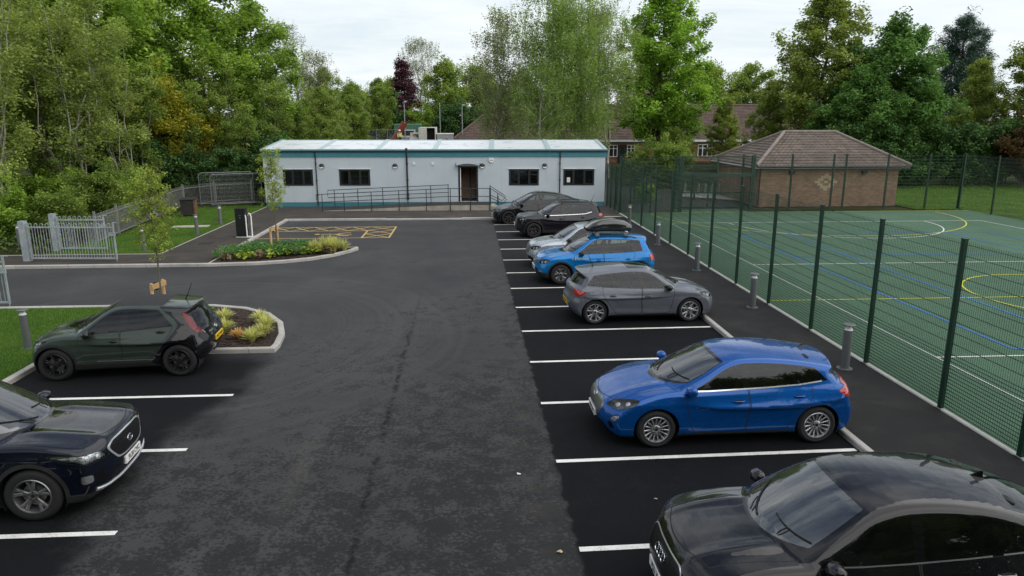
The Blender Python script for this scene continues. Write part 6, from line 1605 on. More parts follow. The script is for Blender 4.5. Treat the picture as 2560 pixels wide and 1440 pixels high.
def court_fences():
    GR, nt, b = nt_mat('fence_green'); n = noise(nt, mapping(nt), 2.5, 4); link(nt, ramp(nt, n, [(.3, (.006, .032, .018)), (.7, (.009, .045, .025))]), b.inputs['Base Color']); b.inputs['Roughness'].default_value = .45
    def post(parent, x, y, h, rz=0, w=.06, d=.10):
        m = MB(); m.box((0, 0, h / 2), (d, w, h)); m.box((0, 0, h + .012), (d + .012, w + .012, .024)); m.bx(-d / 2 - .03, d / 2 + .03, -w / 2 - .03, w / 2 + .03, 0, .012)
        for zz in np.arange(.25, h - .1, .45): m.box((0, -w / 2 - .012, zz), (.03, .024, .05))
        o = m.build('post', GR, parent); o.location = (x, y, 0); o.rotation_euler = (0, 0, rz); return o
    def run(name, label, pts, H, dense=1.05):
        t = thing(name, label, 'fence', (0, 0, PV - .01)); cache = {}
        for i, (x, y) in enumerate(pts):
            d = Vector(pts[min(i + 1, len(pts) - 1)]) - Vector(pts[max(i - 1, 0)]); a = math.atan2(d.y, d.x)
            post(t, x, y, H + .03, a)
        for (xa, ya), (xb, yb) in zip(pts, pts[1:]):
            L = math.hypot(xb - xa, yb - ya) - .02; a = math.atan2(yb - ya, xb - xa)
            key = round(L, 1)
            if key not in cache:
                m = MB(); mesh_panel(m, L, H, dense=dense); o = m.build('mesh_panel', GR, t); cache[key] = o
            else:
                o = cache[key].copy(); COL.objects.link(o); o.parent = t
            nx, ny = -math.sin(a), math.cos(a)
            o.location = (xa + .01 * math.cos(a) - nx * .045, ya + .01 * math.sin(a) - ny * .045, 0); o.rotation_euler = (0, 0, a)
        return t
    ys = [4.1, 6.9, 9.80, 11.75, 14.27, 16.85, 19.45, 22.0, 24.6, 27.15, 29.7, 32.3, 34.9, 37.5, 40.1]
    run('mesh_fence', 'tall dark green welded mesh fence running beside the parked cars', [(8.64, y) for y in ys], 3.12)
    run('mesh_fence', 'lower green mesh fence between the court corner and the white cabin', [(8.64, 40.2), (8.62, 41.4), (8.60, 42.6), (8.60, 43.7)], 2.55)
    run('mesh_fence', 'green mesh fence across the far end of the court left of the goal', [(8.7, 40.25), (10.45, 40.25), (12.1, 40.25)], 3.12)
    run('mesh_fence', 'green mesh fence across the far end of the court in front of the brick outbuilding', [(16.5, 40.5), (18.95, 41.0), (21.45, 41.0), (22.2, 41.0), (24.75, 41.0), (27.3, 41.0), (29.35, 41.0)], 3.2, .1)
    run('mesh_fence', 'green mesh fence along the right hand side of the court by the grass', [(29.4, 40.95), (29.4, 38.2), (29.4, 35.6), (29.4, 33.0), (29.4, 30.4), (29.4, 27.8)], 3.2, .1)
    # recessed goal
    t = thing('goal_recess', 'green metal goal recess with high mesh panel over the goal mouth', 'goal', (0, 0, PV - .01))
    xs = (12.25, 16.3)
    for x in xs:
        for y in (40.3, 41.7): post(t, x, y, 3.2, 0, .10, .10)
    m = MB(); m.bx(12.3, 16.25, 40.26, 40.34, 2.02, 2.20); m.bx(12.3, 16.25, 40.28, 40.34, 3.12, 3.18); m.bx(14.24, 14.32, 40.28, 40.34, 2.2, 3.12); m.bx(12.3, 16.25, 41.66, 41.72, .04, .14); m.bx(12.3, 16.25, 41.66, 41.72, 1.95, 2.0); m.bx(14.24, 14.32, 41.66, 41.72, .14, 1.95); m.bx(12.3, 16.25, 41.6, 41.7, .95, 1.02); m.build('goal_frame', GR, t)
    m = MB(); mesh_panel(m, 3.95, .92, dense=0); o = m.build('mesh_panel', GR, t); o.location = (12.3, 40.31, 2.2)
    m = MB(); mesh_panel(m, 3.95, 1.9, dense=2); o = m.build('mesh_panel', GR, t); o.location = (12.3, 41.69, .08)
    for x in xs:
        m = MB(); mesh_panel(m, 1.35, 3.1, dense=1); o = m.build('mesh_panel', GR, t); o.location = (x, 40.33, 0); o.rotation_euler = (0, 0, R(90))
    # low railing inside the yard
    run('mesh_fence', 'low green mesh panels beside the yard path left of the goal', [(9.3, 44.2), (11.2, 44.2), (11.2, 47.5)], 2.0, .2)
    return GR
# ------------------------------------------------------------------ street furniture, gates, small things
def furniture():
    ST = mat('bollard_grey', (.15, .16, .165), .4, .3, .08); CAP = mat('cap_grey', (.16, .17, .175), .4, .5); LN = mat('bollard_lens', (.70, .71, .70), .3)
    H = .92
    root = thing('bollard_light', 'x', 'bollard', (0, 0, 0), 0, 'grey light bollards')
    m = MB(); m.lathe([(.15, 0), (.15, .012), (.085, .014), (.083, H - .11), (.001, H - .11)], n=24); m.build('post', ST, root, smooth=40)
    m = MB(); m.lathe([(.080, H - .11), (.055, H - .06), (.05, H - .015)], n=24); m.build('lamp', LN, root, smooth=40)
    m = MB(); m.lathe([(.05, H - .015), (.115, H - .015), (.118, H), (.105, H + .012), (.001, H + .016)], n=24); m.build('cap', CAP, root, smooth=40)
    m = MB()
    for k in range(4): a = k * math.pi / 2 + .4; m.lathe([(.012, .012), (.012, .03), (.001, .032)], (.118 * math.cos(a), .118 * math.sin(a), 0), 6)
    m.build('bolt', ST, root)
    spots = [((8.00, 13.97), 1.06, 'grey light bollard by the mesh fence behind the deep blue hatchback'), ((8.02, 19.08), 1.06, 'grey light bollard by the mesh fence in front of the grey hatchback'),
             ((8.05, 24.2), 1.05, 'grey light bollard by the mesh fence behind the bright blue car with roof box'), ((8.06, 29.5), 1.05, 'grey light bollard by the mesh fence, between the roof box and the black small SUV'),
             ((8.2, 35.6), 1.06, 'farthest grey light bollard along the mesh fence, near the white cabin'), ((-10.27, 16.5), 1.0, 'grey light bollard on the grass at the nose of the dark green hatchback'),
             ((-13.15, 29.4), 1.0, 'grey light bollard on the grass partly behind the young tree'), ((-12.55, 33.6), 1.0, 'grey light bollard on the grass left of the black kiosk'),
             ((-12.6, 37.0), 1.0, 'grey light bollard on the grass behind the black kiosk'), ((-18.5, 30.3), 1.05, 'grey light bollard behind the large galvanised gate post')]
    for i, ((x, y), s, lb) in enumerate(spots):
        o = root if i == 0 else copy_tree(root)
        o.location = (x, y, PV - .004); o.scale = (s, s, s); o['label'] = lb; o.rotation_euler = (0, 0, i * .7)
    # galvanised bow-top gates and fence
    GV, nt, b = nt_mat('galvanised'); v = mapping(nt); vo = node(nt, 'ShaderNodeTexVoronoi', ins={'Scale': 16.0}); link(nt, v, vo.inputs['Vector']); n = noise(nt, v, 3, 5)
    link(nt, mix(nt, .25, ramp(nt, n, [(.3, (.32, .36, .385)), (.7, (.46, .50, .52))]), vo.outputs['Color'], 'SOFT_LIGHT'), b.inputs['Base Color']); b.inputs['Metallic'].default_value = .35; b.inputs['Roughness'].default_value = .5
    GVd = mat('galvanised_dull', (.22, .225, .215), .6, .3, .15)
    def bow_leaf(L, H, n, thick=1.0):
        m = MB(); f = .05 * thick
        m.bx(0, f, -f / 2, f / 2, .0, H - .06); m.bx(L - f, L, -f / 2, f / 2, .0, H - .02); m.bx(f, L - f, -f / 2, f / 2, .02, .02 + f); m.bx(f, L - f, -f / 2, f / 2, H - .23, H - .23 + f)
        sp = (L - 2 * f) / n; k = MB()
        for i in range(n):
            xa = f + sp * (i + .1); xb = f + sp * (i + .62)
            if i % 1 == 0:
                pts = [(xa, 0, .03)] + [(xa, 0, H - .12)] + [((xa + xb) / 2 - (xb - xa) / 2 * math.cos(t), 0, H - .12 + (xb - xa) * .62 * math.sin(t)) for t in np.linspace(.3, math.pi - .3, 5)] + [(xb, 0, H - .12), (xb, 0, .03)]
                k.tube(pts, .010 * thick, 6, cap=False)
        return m, k
    def gate(label, P, Q, H, post=.20, n=10, leafh=1.32):
        P, Q = Vector(P), Vector(Q); L = (Q - P).length; a = math.atan2((Q - P).y, (Q - P).x)
        t = thing('metal_gate', label, 'gate', (P.x, P.y, PV), a)
        m = MB(); m.box((-.02, 0, H / 2), (post, post, H)); m.box((-.02, 0, H + .006), (post + .004, post + .004, .01)); m.build('gate_post', GV, t)
        m, k = bow_leaf(L - .15, leafh, n); o = m.build('frame', GV, t); o.location = (.13, 0, .06); o = k.build('bars', GV, t); o.location = (.13, 0, .06)
        m = MB()
        for z in (.32, leafh - .12): m.tube([(.06, .0, z + .06), (.16, 0, z + .06)], .022, 8); m.box((.10, -.03, z + .06), (.06, .05, .09))
        m.build('hinge', GV, t, smooth=50)
        m = MB(); m.box((L - .10, -.03, leafh * .72), (.22, .06, .13)); m.tube([(L - .02, -.04, leafh * .6), (L - .02, -.04, leafh + .03)], .013, 6); m.tube([(L + .01, -.02, leafh + .03), (L + .12, -.02, leafh + .03)], .02, 6); m.build('latch', GV, t, smooth=50)
        m = MB(); m.tube([(L - .02, -.05, .0), (L - .02, -.05, .5)], .013, 6); m.build('drop_bolt', GV, t)
        return t
    gate('galvanised bow-top gate standing open along the kerb of the access road', (-16.55, 27.45), (-13.15, 27.2), 1.50, .22, 15, 1.42)
    gate('galvanised bow-top pedestrian gate behind the larger open gate', (-16.65, 29.6), (-14.6, 29.5), 1.50, .20, 9, 1.40)
    gate('galvanised gate leaf end at the left edge, on the near side of the access road', (-16.6, 20.6), (-13.05, 20.55), 1.5, .22, 15, 1.42)
    # bow-top boundary fence
    pts = [(-15.9, 31.3), (-16.2, 33.9), (-16.5, 36.6), (-16.8, 39.3), (-17.1, 42.0), (-17.3, 44.7), (-16.2, 47.0), (-14.2, 48.2)]
    t = thing('bow_top_fence', 'dull galvanised bow-top railing fence between the grass and the wood', 'fence', (0, 0, PV))
    for x, y in pts: m = MB(); m.bx(x - .04, x + .04, y - .04, y + .04, 0, 1.38); m.build('post', GVd, t)
    for (xa, ya), (xb, yb) in zip(pts, pts[1:]):
        L = math.hypot(xb - xa, yb - ya); m, k = bow_leaf(L - .1, 1.25, 13); a = math.atan2(yb - ya, xb - xa)
        m.v += k.v; m.f += [tuple(i + m.n for i in f) for f in k.f]; m.m += k.m; m.n += k.n
        o = m.build('rail_panel', GVd, t); o.location = (xa + .05 * math.cos(a), ya + .05 * math.sin(a), .06); o.rotation_euler = (0, 0, a)
    # temporary site fence panels
    HG = mat('heras_steel', (.26, .27, .275), .5, .5, .12)
    def heras(label, P, Q, H=2.0, tilt=0):
        P, Q = Vector(P), Vector(Q); L = (Q - P).length; a = math.atan2((Q - P).y, (Q - P).x)
        t = thing('site_fence_panel', label, 'fence panel', (P.x, P.y, .05), a, 'temporary site fence panels'); t.rotation_euler = (R(tilt), 0, a)
        m = MB(); r_ = .2
        m.tube([(0, 0, .0), (0, 0, H - r_)] + [(r_ - r_ * math.cos(u), 0, H - r_ + r_ * math.sin(u)) for u in np.linspace(.3, 1.57, 4)] + [(L - r_ + r_ * math.sin(u), 0, H - r_ + r_ * math.cos(u)) for u in np.linspace(0, 1.4, 4)] + [(L, 0, H - r_), (L, 0, 0)], .021, 8); m.tube([(0, 0, .18), (L, 0, .18)], .018, 6); m.build('frame', HG, t, smooth=50)
        m = MB(); 
        for i in range(1, int(L / .1)): x = i * .1; m.bx(x - .0038, x + .0038, -.004, .004, .18, H - .02)
        for z in np.arange(.35, H - .05, .26): m.bx(0.02, L - .02, -.010, -.004, z - .004, z + .004)
        m.build('mesh', HG, t)
        for x in (0, L):
            m = MB(); m.box((x, 0, .05), (.24, .62, .12)); m.build('foot_block', MATS['black_plastic'], t)
    heras('temporary site fence panel leaning slightly beside the corner of the white cabin', (-15.6, 44.6), (-12.9, 45.8), 2.0, 5)
    heras('temporary site fence panel standing behind another panel left of the cabin', (-16.4, 45.0), (-13.5, 46.2), 2.05, 2)
    # black kiosk and white hoop
    KB = mat('kiosk_black', (.010, .011, .012), .35, var=.1); 
    t = thing('charging_kiosk', 'tall black metal kiosk standing on the footpath beside the accessible bay', 'kiosk', (-10.22, 32.75, PV), R(-4))
    m = MB(); m.bx(-.22, .22, -.16, .16, .03, 1.28); m.build('body', KB, t); m = MB(); m.bx(-.24, .24, -.18, .18, 0, .03); m.bx(-.25, .62, -.2, .2, -.01, .012); m.build('base_plate', mat('pale_plate', (.55, .55, .54), .6), t)
    m = MB(); m.bx(-.225, .225, -.165, .165, 1.28, 1.30); m.build('top_cap', KB, t)
    m = MB(); m.bx(-.05, .05, -.165, -.161, .98, 1.01); m.lathe([(.001, -.17), (.03, -.168), (.034, -.16)], (0, 0, .88), 10, 'y'); m.build('socket', mat('socket_grey', (.12, .12, .125), .4), t)
    t = thing('hoop_barrier', 'pair of slim white protection hoops beside the black kiosk', 'hoop barrier', (-9.92, 32.78, PV))
    for yy in (-.14, .14):
        m = MB(); m.tube([(yy * .55, yy, 0), (yy * .55, yy, .92), (yy * .55 - .03, yy, 1.0), (yy * .55 - .1, yy, 1.05)], .032, 10); m.build('hoop', mat('hoop_white', (.78, .78, .77), .35), t, smooth=50)
    # dark timber box on the grass
    t = thing('timber_box', 'dark timber box on short legs standing on the grass by the railing fence', 'box', (-15.35, 40.3, PV), R(12))
    WD = mat('wood_dark', (.020, .019, .018), .8, var=.3, vscale=4); WB = mat('wood_brown', (.16, .085, .040), .8, var=.3, vscale=4)
    m = MB(); m.bx(-.38, .36, -.32, .32, .12, .92); m.build('carcass', WD, t); m = MB(); m.box((0, 0, .95), (.84, .74, .05), M=Matrix.Rotation(R(4), 3, 'X').to_4x4()); m.build('lid', WD, t)
    m = MB(); m.bx(.30, .40, -.345, -.322, .10, .90); m.bx(.362, .385, -.32, .32, .12, .92); m.build('corner_board', WB, t)
    for x in (-.34, .34):
        for y in (-.28, .28): m = MB(); m.bx(x - .04, x + .04, y - .04, y + .04, 0, .12); m.build('leg', WB, t)
    m = MB(); m.bx(-.85, .85, -.28, .28, 0, .035); o = m.build('concrete_slab', mat('slab_pale', (.42, .39, .32), .9, var=.2, vscale=3)); o.location = (-13.75, 36.1, PV); o.rotation_euler = (0, 0, .12); tag(o, 'pale flat concrete slab lying on the grass left of the kiosk', 'slab')
    # covers set in the paths
    CV = mat('cover_iron', (.030, .030, .031), .6, .3)
    for lb, x, y, w, h in (('square iron inspection cover in the footpath behind the kiosk', -10.75, 35.2, .9, .7), ('small iron cover in the footpath in front of the kiosk', -11.25, 31.0, .5, .35), ('small round-cornered cover on the grass behind the bollards', -13.2, 38.6, .6, .5)):
        m = MB(); m.bx(-w / 2, w / 2, -h / 2, h / 2, 0, .006); m.bx(-w / 2 - .03, w / 2 + .03, -h / 2 - .03, -h / 2, 0, .008); m.bx(-w / 2 - .03, w / 2 + .03, h / 2, h / 2 + .03, 0, .008); o = m.build('inspection_cover', CV); o.location = (x, y, PV + .001); tag(o, lb, 'cover')
    # litter and grit on the tarmac
    rg = random.Random(4)
    for lb, x, y, s, c in (('white scrap of paper on the tarmac in the middle of the lane', .72, 9.85, .05, (.75, .75, .74)), ('dry tan leaf on the tarmac near the black coupe', 1.08, 7.82, .045, (.50, .36, .22)), ('tiny white scrap of litter at the bottom edge', .52, 7.1, .03, (.7, .7, .7)), ('pale crumpled leaf in the empty bay beside the black coupe', 2.6, 9.0, .03, (.35, .32, .28))):
        m = MB(); P = [(s * math.cos(k * 1.05) * rg.uniform(.5, 1.1), s * math.sin(k * 1.05) * rg.uniform(.4, .9), .008 + rg.uniform(0, .02)) for k in range(6)]; m.add(P + [(0, 0, .03)], [(k, (k + 1) % 6, 6) for k in range(6)]); o = m.build('litter', mat('litter_%d' % int(x * 100), c, .8)); o.location = (x, y, .006); tag(o, lb, 'litter', 'litter')
    # young trees' stakes
    SK = mat('stake_pine', (.46, .29, .13), .75, var=.18, vscale=6); RB = MATS['black_plastic']
    def stakes(lb, x, y, rz, h):
        t = thing('tree_stake', lb, 'tree stakes', (x, y, PV), rz)
        for sx in (-.26, .26):
            m = MB(); m.lathe([(.045, 0), (.045, h - .03), (.03, h), (.001, h + .004)], (sx, 0, 0), 12); m.build('stake', SK, t, smooth=40)
        m = MB(); m.box((0, -.055, h - .10), (.62, .03, .14)); m.build('cross_board', SK, t)
        m = MB(); m.lathe([(.05, -.02), (.056, -.02), (.056, .02), (.05, .02)], (0, .04, h - .06), 12, close=True); m.lathe([(.05, -.02), (.056, -.02), (.056, .02), (.05, .02)], (0, .04, h - .22), 12, close=True); m.build('tree_tie', RB, t)
    stakes('two pine stakes and board holding the young tree in the far planting bed', -7.80, 28.95, R(75), 1.02)
    stakes('two pine stakes and board holding the young tree beside the dark green hatchback', -8.38, 19.25, R(80), .95)

def plants(L):
    hb = L['hedge']; LB = leaf_mat('leaf_shrub_green', (.018, .055, .012), (.075, .150, .035), .25); LY = leaf_mat('leaf_broad_lime', (.06, .10, .012), (.20, .24, .04), .3); LR = leaf_mat('leaf_dark_wine', (.035, .028, .018), (.11, .085, .045), .25)
    G = leaf_mat('blade_straw', (.13, .14, .035), (.40, .36, .15), .35); GO = leaf_mat('blade_orange', (.20, .11, .04), (.40, .24, .10), .3)
    rg = random.Random(9); k = 0
    # far bed: evergreen mounds at the back left, broad leaves along the front, grasses to the right
    for i in range(15):
        x = -9.3 + (i % 8) * .40 + rg.uniform(-.12, .12); y = 29.25 - (i // 8) * .85 - .2 + rg.uniform(-.15, .2) - (0.5 if i % 8 == 0 else 0)
        leafy_plant('shrub', 'low dark evergreen shrub packed with others at the back of the far planting bed', (x, y, PV), .43, rg.uniform(.34, .5), 560, .07, LB, 50 + i, 'evergreen shrubs in the far bed', 'shrub')
    for i in range(10):
        x = -9.05 + i * .38 + rg.uniform(-.08, .08); y = 27.0 + i * .10 + rg.uniform(0, .35) + (.25 if i > 4 else 0)
        leafy_plant('broadleaf_plant', 'broad leaved lime green plant along the front kerb of the far planting bed', (x, y, PV), .24, .30, 36, .20, LY if i % 3 else LR, 80 + i, 'broad leaved plants in the far bed', asp=.8)
    for i in range(3):
        leafy_plant('shrub', 'dark wiry shrub between the stakes and the grasses of the far planting bed', (-7.2 + i * .52, 29.0 - i * .15, PV), .34, .50, 300, .07, LB if i < 2 else LR, 95 + i, 'shrubs right of the tree stakes', 'shrub')
    for i in range(9):
        x = -6.15 + (i % 5) * .27 + rg.uniform(-.06, .06); y = 28.35 + (i // 5) * .6 + (i % 5) * .12
        tuft('grass_clump', 'straw coloured feathery grass clump at the right end of the far planting bed', (x, y, PV), .30, rg.uniform(.38, .55), 190, G, 120 + i, 'feathery grasses in the far bed')
    for i, (x, y, lb, gm) in enumerate([(-6.95, 18.75, 'leafy green plant at the back corner of the near planting bed behind the hatchback', 0), (-6.45, 18.55, 'straw grass clump second from the back corner of the near bed', 1), (-6.6, 17.75, 'straw grass clump closest to the rear window of the green hatchback', 1), (-6.1, 17.5, 'straw grass clump left of the orange one in the near bed', 1), (-5.45, 18.3, 'isolated straw grass clump near the curved kerb of the near bed', 1), (-5.15, 17.75, 'straw grass clump close to the round end of the near bed', 1), (-5.6, 16.95, 'small orange brown grass clump in the middle of the near bed', 2), (-5.05, 17.05, 'tall straw grass clump at the right side of the near bed', 1), (-5.2, 16.65, 'straw grass clump nearest the front kerb of the near bed', 1), (-6.2, 16.8, 'straw grass clump by the rear bumper of the green hatchback', 1)]):
        if gm == 0: leafy_plant('broadleaf_plant', lb, (x, y, PV), .22, .42, 120, .10, LB, 140, 'plants in the near bed')
        else: tuft('grass_clump', lb, (x, y, PV), .27 if gm == 1 else .2, .31 if gm == 1 else .22, 190, G if gm == 1 else GO, 150 + i, 'grasses in the near bed')

def cycle_shelter():
    ST = mat('galvanised_rack', (.42, .44, .44), .4, .5); DK = mat('shelter_frame', (.03, .04, .04), .4)
    m = MB(); m.prism([(15.0, 49.2), (18.2, 46.4), (18.0, 50.8), (16.1, 52.4)], 0, .05); o = m.build('concrete_pad', mat('pad_concrete', (.44, .43, .40), .9)); o.location = (0, 0, .02); tag(o, 'pale concrete pad under the bicycle racks by the brick outbuilding', 'pad')
    t = thing('cycle_shelter', 'open bicycle shelter with curved clear roof beside the brick outbuilding', 'shelter', (16.6, 50.0, .05), R(-8))
    for x in (-1.4, 1.5):
        m = MB(); m.tube([(x, 1.3, 0), (x, 1.3, 1.7), (x, 1.1, 2.0), (x, .6, 2.25), (x, -.8, 2.35)], .04, 8); m.build('frame', DK, t, smooth=50)
    m = MB(); V = []; prof = [(1.3, .5), (1.3, 1.7), (1.1, 2.02), (.6, 2.28), (-.8, 2.38)]
    for y, z in prof: V += [(-1.5, y, z + .045), (1.6, y, z + .045)]
    m.add(V, [(2 * i, 2 * i + 1, 2 * i + 3, 2 * i + 2) for i in range(4)]); m.build('roof', glass_mat('shelter_sheet', (.55, .62, .60), .25), t)
    for i in range(6):
        m = MB(); x = -1.15 + i * .47; m.tube([(x, -.45, 0), (x, -.45, .62)] + [(x, -.2 - .25 * math.cos(u), .62 + .2 * math.sin(u)) for u in np.linspace(.3, 2.84, 5)] + [(x, .05, .62), (x, .05, 0)], .026, 8); o = m.build('cycle_rack', ST, None, smooth=50)
        o.parent = t; 
    t = thing('picnic_bench', 'dark metal bench in the yard seen through the goal mesh', 'bench', (16.0, 47.4, .03), R(-6))
    m = MB(); m.bx(-.8, .8, -.18, .18, .42, .46); m.build('seat', DK, t)
    for x in (-.7, .7): m = MB(); m.bx(x - .03, x + .03, -.16, .16, 0, .42); m.build('leg', DK, t)

def person(label, loc, rz, h):
    """small standing worker: one skinned body, clothing and helmet as parts"""
    t = thing('person', label, 'person', loc, rz); s = h / 1.78
    J = [((0, 0, .95), .13), ((0, 0, 1.15), .125), ((0, .01, 1.38), .15), ((0, .01, 1.50), .065), ((0, .02, 1.58), .075), ((0, .03, 1.68), .095), ((0, .02, 1.76), .06),
         ((.19, .0, 1.42), .062), ((.25, .03, 1.16), .048), ((.22, .16, .98), .04), ((.21, .2, .90), .035), ((-.19, 0, 1.42), .062), ((-.26, .02, 1.16), .048), ((-.25, .08, .93), .04), ((-.25, .1, .85), .035),
         ((.10, 0, .88), .10), ((.12, .03, .50), .072), ((.12, -.02, .10), .05), ((.12, .12, .04), .045), ((-.10, 0, .88), .10), ((-.13, .05, .50), .072), ((-.14, .02, .10), .05), ((-.14, .16, .04), .045)]
    E_ = [(0, 1), (1, 2), (2, 3), (3, 4), (4, 5), (5, 6), (2, 7), (7, 8), (8, 9), (9, 10), (2, 11), (11, 12), (12, 13), (13, 14), (0, 15), (15, 16), (16, 17), (17, 18), (0, 19), (19, 20), (20, 21), (21, 22)]
    def skin(name, idx, sc, m):
        mp = {v: i for i, v in enumerate(idx)}; me = bpy.data.meshes.new(name)
        me.from_pydata([tuple(c * s for c in J[i][0]) for i in idx], [(mp[a], mp[b]) for a, b in E_ if a in mp and b in mp], [])
        o = bpy.data.objects.new(name, me); COL.objects.link(o); md = o.modifiers.new('s', 'SKIN'); 
        for i, v in enumerate(idx): me.skin_vertices[0].data[i].radius = (J[v][1] * sc * s, J[v][1] * sc * s)
        me.skin_vertices[0].data[0].use_root = True
        o.modifiers.new('d', 'SUBSURF').levels = 2; o.modifiers['d'].render_levels = 2
        dg = bpy.context.evaluated_depsgraph_get(); m2 = bpy.data.meshes.new_from_object(o.evaluated_get(dg)); bpy.data.objects.remove(o)
        m2.materials.clear(); m2.materials.append(m); m2.polygons.foreach_set('use_smooth', [True] * len(m2.polygons)); q = bpy.data.objects.new(name, m2); COL.objects.link(q); q.parent = t; return q
    skin('body', list(range(23)), 1.0, mat('skin', (.45, .28, .21), .6))
    skin('jacket', [1, 2, 0, 7, 8, 9, 11, 12, 13], 1.22, mat('hivis_yellow', (.62, .75, .05), .7))
    skin('trousers', [0, 15, 16, 17, 19, 20, 21], 1.2, mat('trouser_dark', (.03, .032, .045), .9))
    m = MB(); m.lathe([(.125, 1.70), (.15, 1.70), (.118, 1.735), (.10, 1.80), (.05, 1.83), (.001, 1.835)], (0, .025, 0), 16); m.xform(Matrix.Scale(s, 4)); m.build('helmet', mat('helmet_white', (.8, .8, .78), .35), t, smooth=60)
    m = MB(); m.lathe([(.128, 1.06), (.19, 1.06), (.19, 1.12), (.128, 1.12)], (0, .0, 0), 16, close=True); m.xform(Matrix.Scale(s, 4)); m.build('reflective_band', mat('band_silver', (.7, .7, .7), .3), t, smooth=60)
    return t

def compound():
    """construction compound glimpsed over the cabin roof"""
    gz = lambda x, y: float(terrain_h(np.array(x), np.array(y))) - .03
    WH = mat('container_white', (.62, .60, .56), .5, var=.12); DK = mat('container_inside', (.008, .008, .009), .9); GD = mat('site_green', (.05, .14, .085), .5); RD = mat('chute_red', (.26, .045, .028), .5, var=.2); GY = mat('site_grey', (.33, .34, .36), .5)
    y = 84.0; g0 = gz(-4.5, y)
    t = thing('shipping_container', 'white shipping container with one door open behind the cabin roof', 'container', (-4.55, y, g0 - .15))
    m = MB(); m.bx(-.95, -.90, 0, 5.8, .15, 2.6); m.bx(.90, .95, 0, 5.8, .15, 2.6); m.bx(-.90, .90, 5.75, 5.8, .15, 2.6); m.bx(-.95, .95, 0, 5.8, 2.6, 2.66); m.bx(-.95, .95, 0, 5.8, .08, .15); m.build('body', WH, t)
    m = MB(); m.bx(-.88, .88, .5, .55, .15, 2.6); m.build('interior', DK, t)  # near-black sheet paints the shade inside the open container
    m = MB(); m.bx(-.90, .0, -.05, -.005, .16, 2.58); 
    for z in (.5, 1.0, 1.5, 2.0): m.bx(-.82, -.08, -.062, -.05, z, z + .05)
    for x in (-.65, -.25): m.tube([(x, -.07, .2), (x, -.07, 2.5)], .02, 6)
    m.build('door', WH, t); m = MB(); m.box((.98, -.45, 1.36), (.05, .9, 2.4)); m.build('door', WH, t)
    t = thing('site_cabin', 'grey white site cabin with a dark window right of the container', 'cabin', (-2.55, 85.5, gz(-2.5, 85.5) - .1)); m = MB(); m.bx(-.95, .95, 0, 5, .1, 2.35); m.build('wall', GY, t); m = MB(); m.bx(-1.0, 1.0, -.05, 5, 2.35, 2.42); m.build('roof', WH, t); m = MB(); m.bx(-.9, -.3, -.02, -.004, .7, 1.55); m.build('window', DK, t); m = MB(); m.bx(.12, .3, -.03, -.004, .3, 1.9); m.build('red_post', RD, t)
    t = thing('waste_chute', 'red brown rubbish chute leaning behind the cabin roof beside a worker', 'chute', (-8.9, 86, gz(-8.9, 86))); m = MB()
    for k in range(5): m.lathe([(.34, k * .62), (.40, k * .62 + .62)], n=12)
    m.xform(Matrix.Rotation(R(33), 4, 'Y')); m.build('tube', RD, t, smooth=50); m = MB(); m.tube([(.3, .5, 0), (1.6, .5, 2.2)], .05, 6); m.build('strut', GY, t)
    p = person('worker in yellow high visibility jacket and white helmet beside the red chute', (-7.75, 85, gz(-7.75, 85)), R(200), 1.8)
    t = thing('mini_dumper', 'small white construction machine behind the cabin roof right of the worker', 'machine', (-6.15, 85, gz(-6.15, 85)), R(10)); m = MB(); m.bx(-.5, .5, -.5, .6, .35, .95); m.bx(-.35, .30, -.2, .5, .95, 1.5); m.bx(-.1, .55, -.6, -.1, 1.35, 1.55); m.build('body', WH, t)
    for x in (-.52, .52):
        for yy in (-.35, .4): m = MB(); m.lathe([(.3, -.09), (.3, .09), (.15, .1), (.15, -.1)], (x, yy, .3), 16, 'x', close=True); m.build('wheel', MATS['tyre'], t)
    t = thing('parked_van', 'grey van roof seen behind the cabin roof near the lamp post', 'van', (-6.95, 88, gz(-7, 88))); m = MB(); m.add([(x, yy, z) for x in (-.8, .8) for yy, z in ((-1.9, .4), (-1.9, .95), (-1.1, 1.1), (-.6, 1.75), (1.9, 1.8), (1.9, .4))], [(0, 1, 2, 3, 4, 5)[::-1], (6, 7, 8, 9, 10, 11)] + [(i, (i + 1) % 6, 6 + (i + 1) % 6, 6 + i) for i in range(6)]); m.build('body', GY, t); m = MB(); m.add([(x, yy, z) for x in (-.7, .7) for yy, z in ((-1.09, 1.13), (-.64, 1.70))], [(0, 2, 3, 1)]); m.build('windscreen', DK, t)
    for x in (-.75, .75):
        for yy in (-1.2, 1.2): m = MB(); m.lathe([(.32, -.1), (.32, .1), (.15, .1), (.15, -.1)], (x, yy, .32), 16, 'x', close=True); m.build('wheel', MATS['tyre'], t)
    t = thing('green_hoarding', 'green mesh site hoarding left of the white container', 'hoarding', (-6.9, 89.5, gz(-7, 89))); m = MB(); m.bx(-1.9, 1.5, 0, .05, .0, 2.4); m.build('sheet', GD, t); m = MB(); m.bx(-1.9, 1.5, -.03, -.004, 2.4, 2.47); m.build('top_rail', mat('site_mint', (.22, .42, .30), .5), t)
    t = thing('pitched_tent', 'grey green pitched canvas roof behind the lamp post', 'tent', (-7.0, 92.5, gz(-7, 92))); m = MB(); m.add([(-1.6, 0, 1.6), (1.9, 0, 1.6), (1.9, 3, 1.6), (-1.6, 3, 1.6), (.4, 1.5, 2.3)], [(0, 1, 4), (1, 2, 4), (2, 3, 4), (3, 0, 4)]); m.build('canopy', mat('canvas_green', (.14, .18, .14), .8), t); m = MB(); m.bx(-1.5, 1.8, .1, 2.9, 0, 1.6); m.build('wall', mat('canvas_dark', (.06, .075, .07), .9), t)
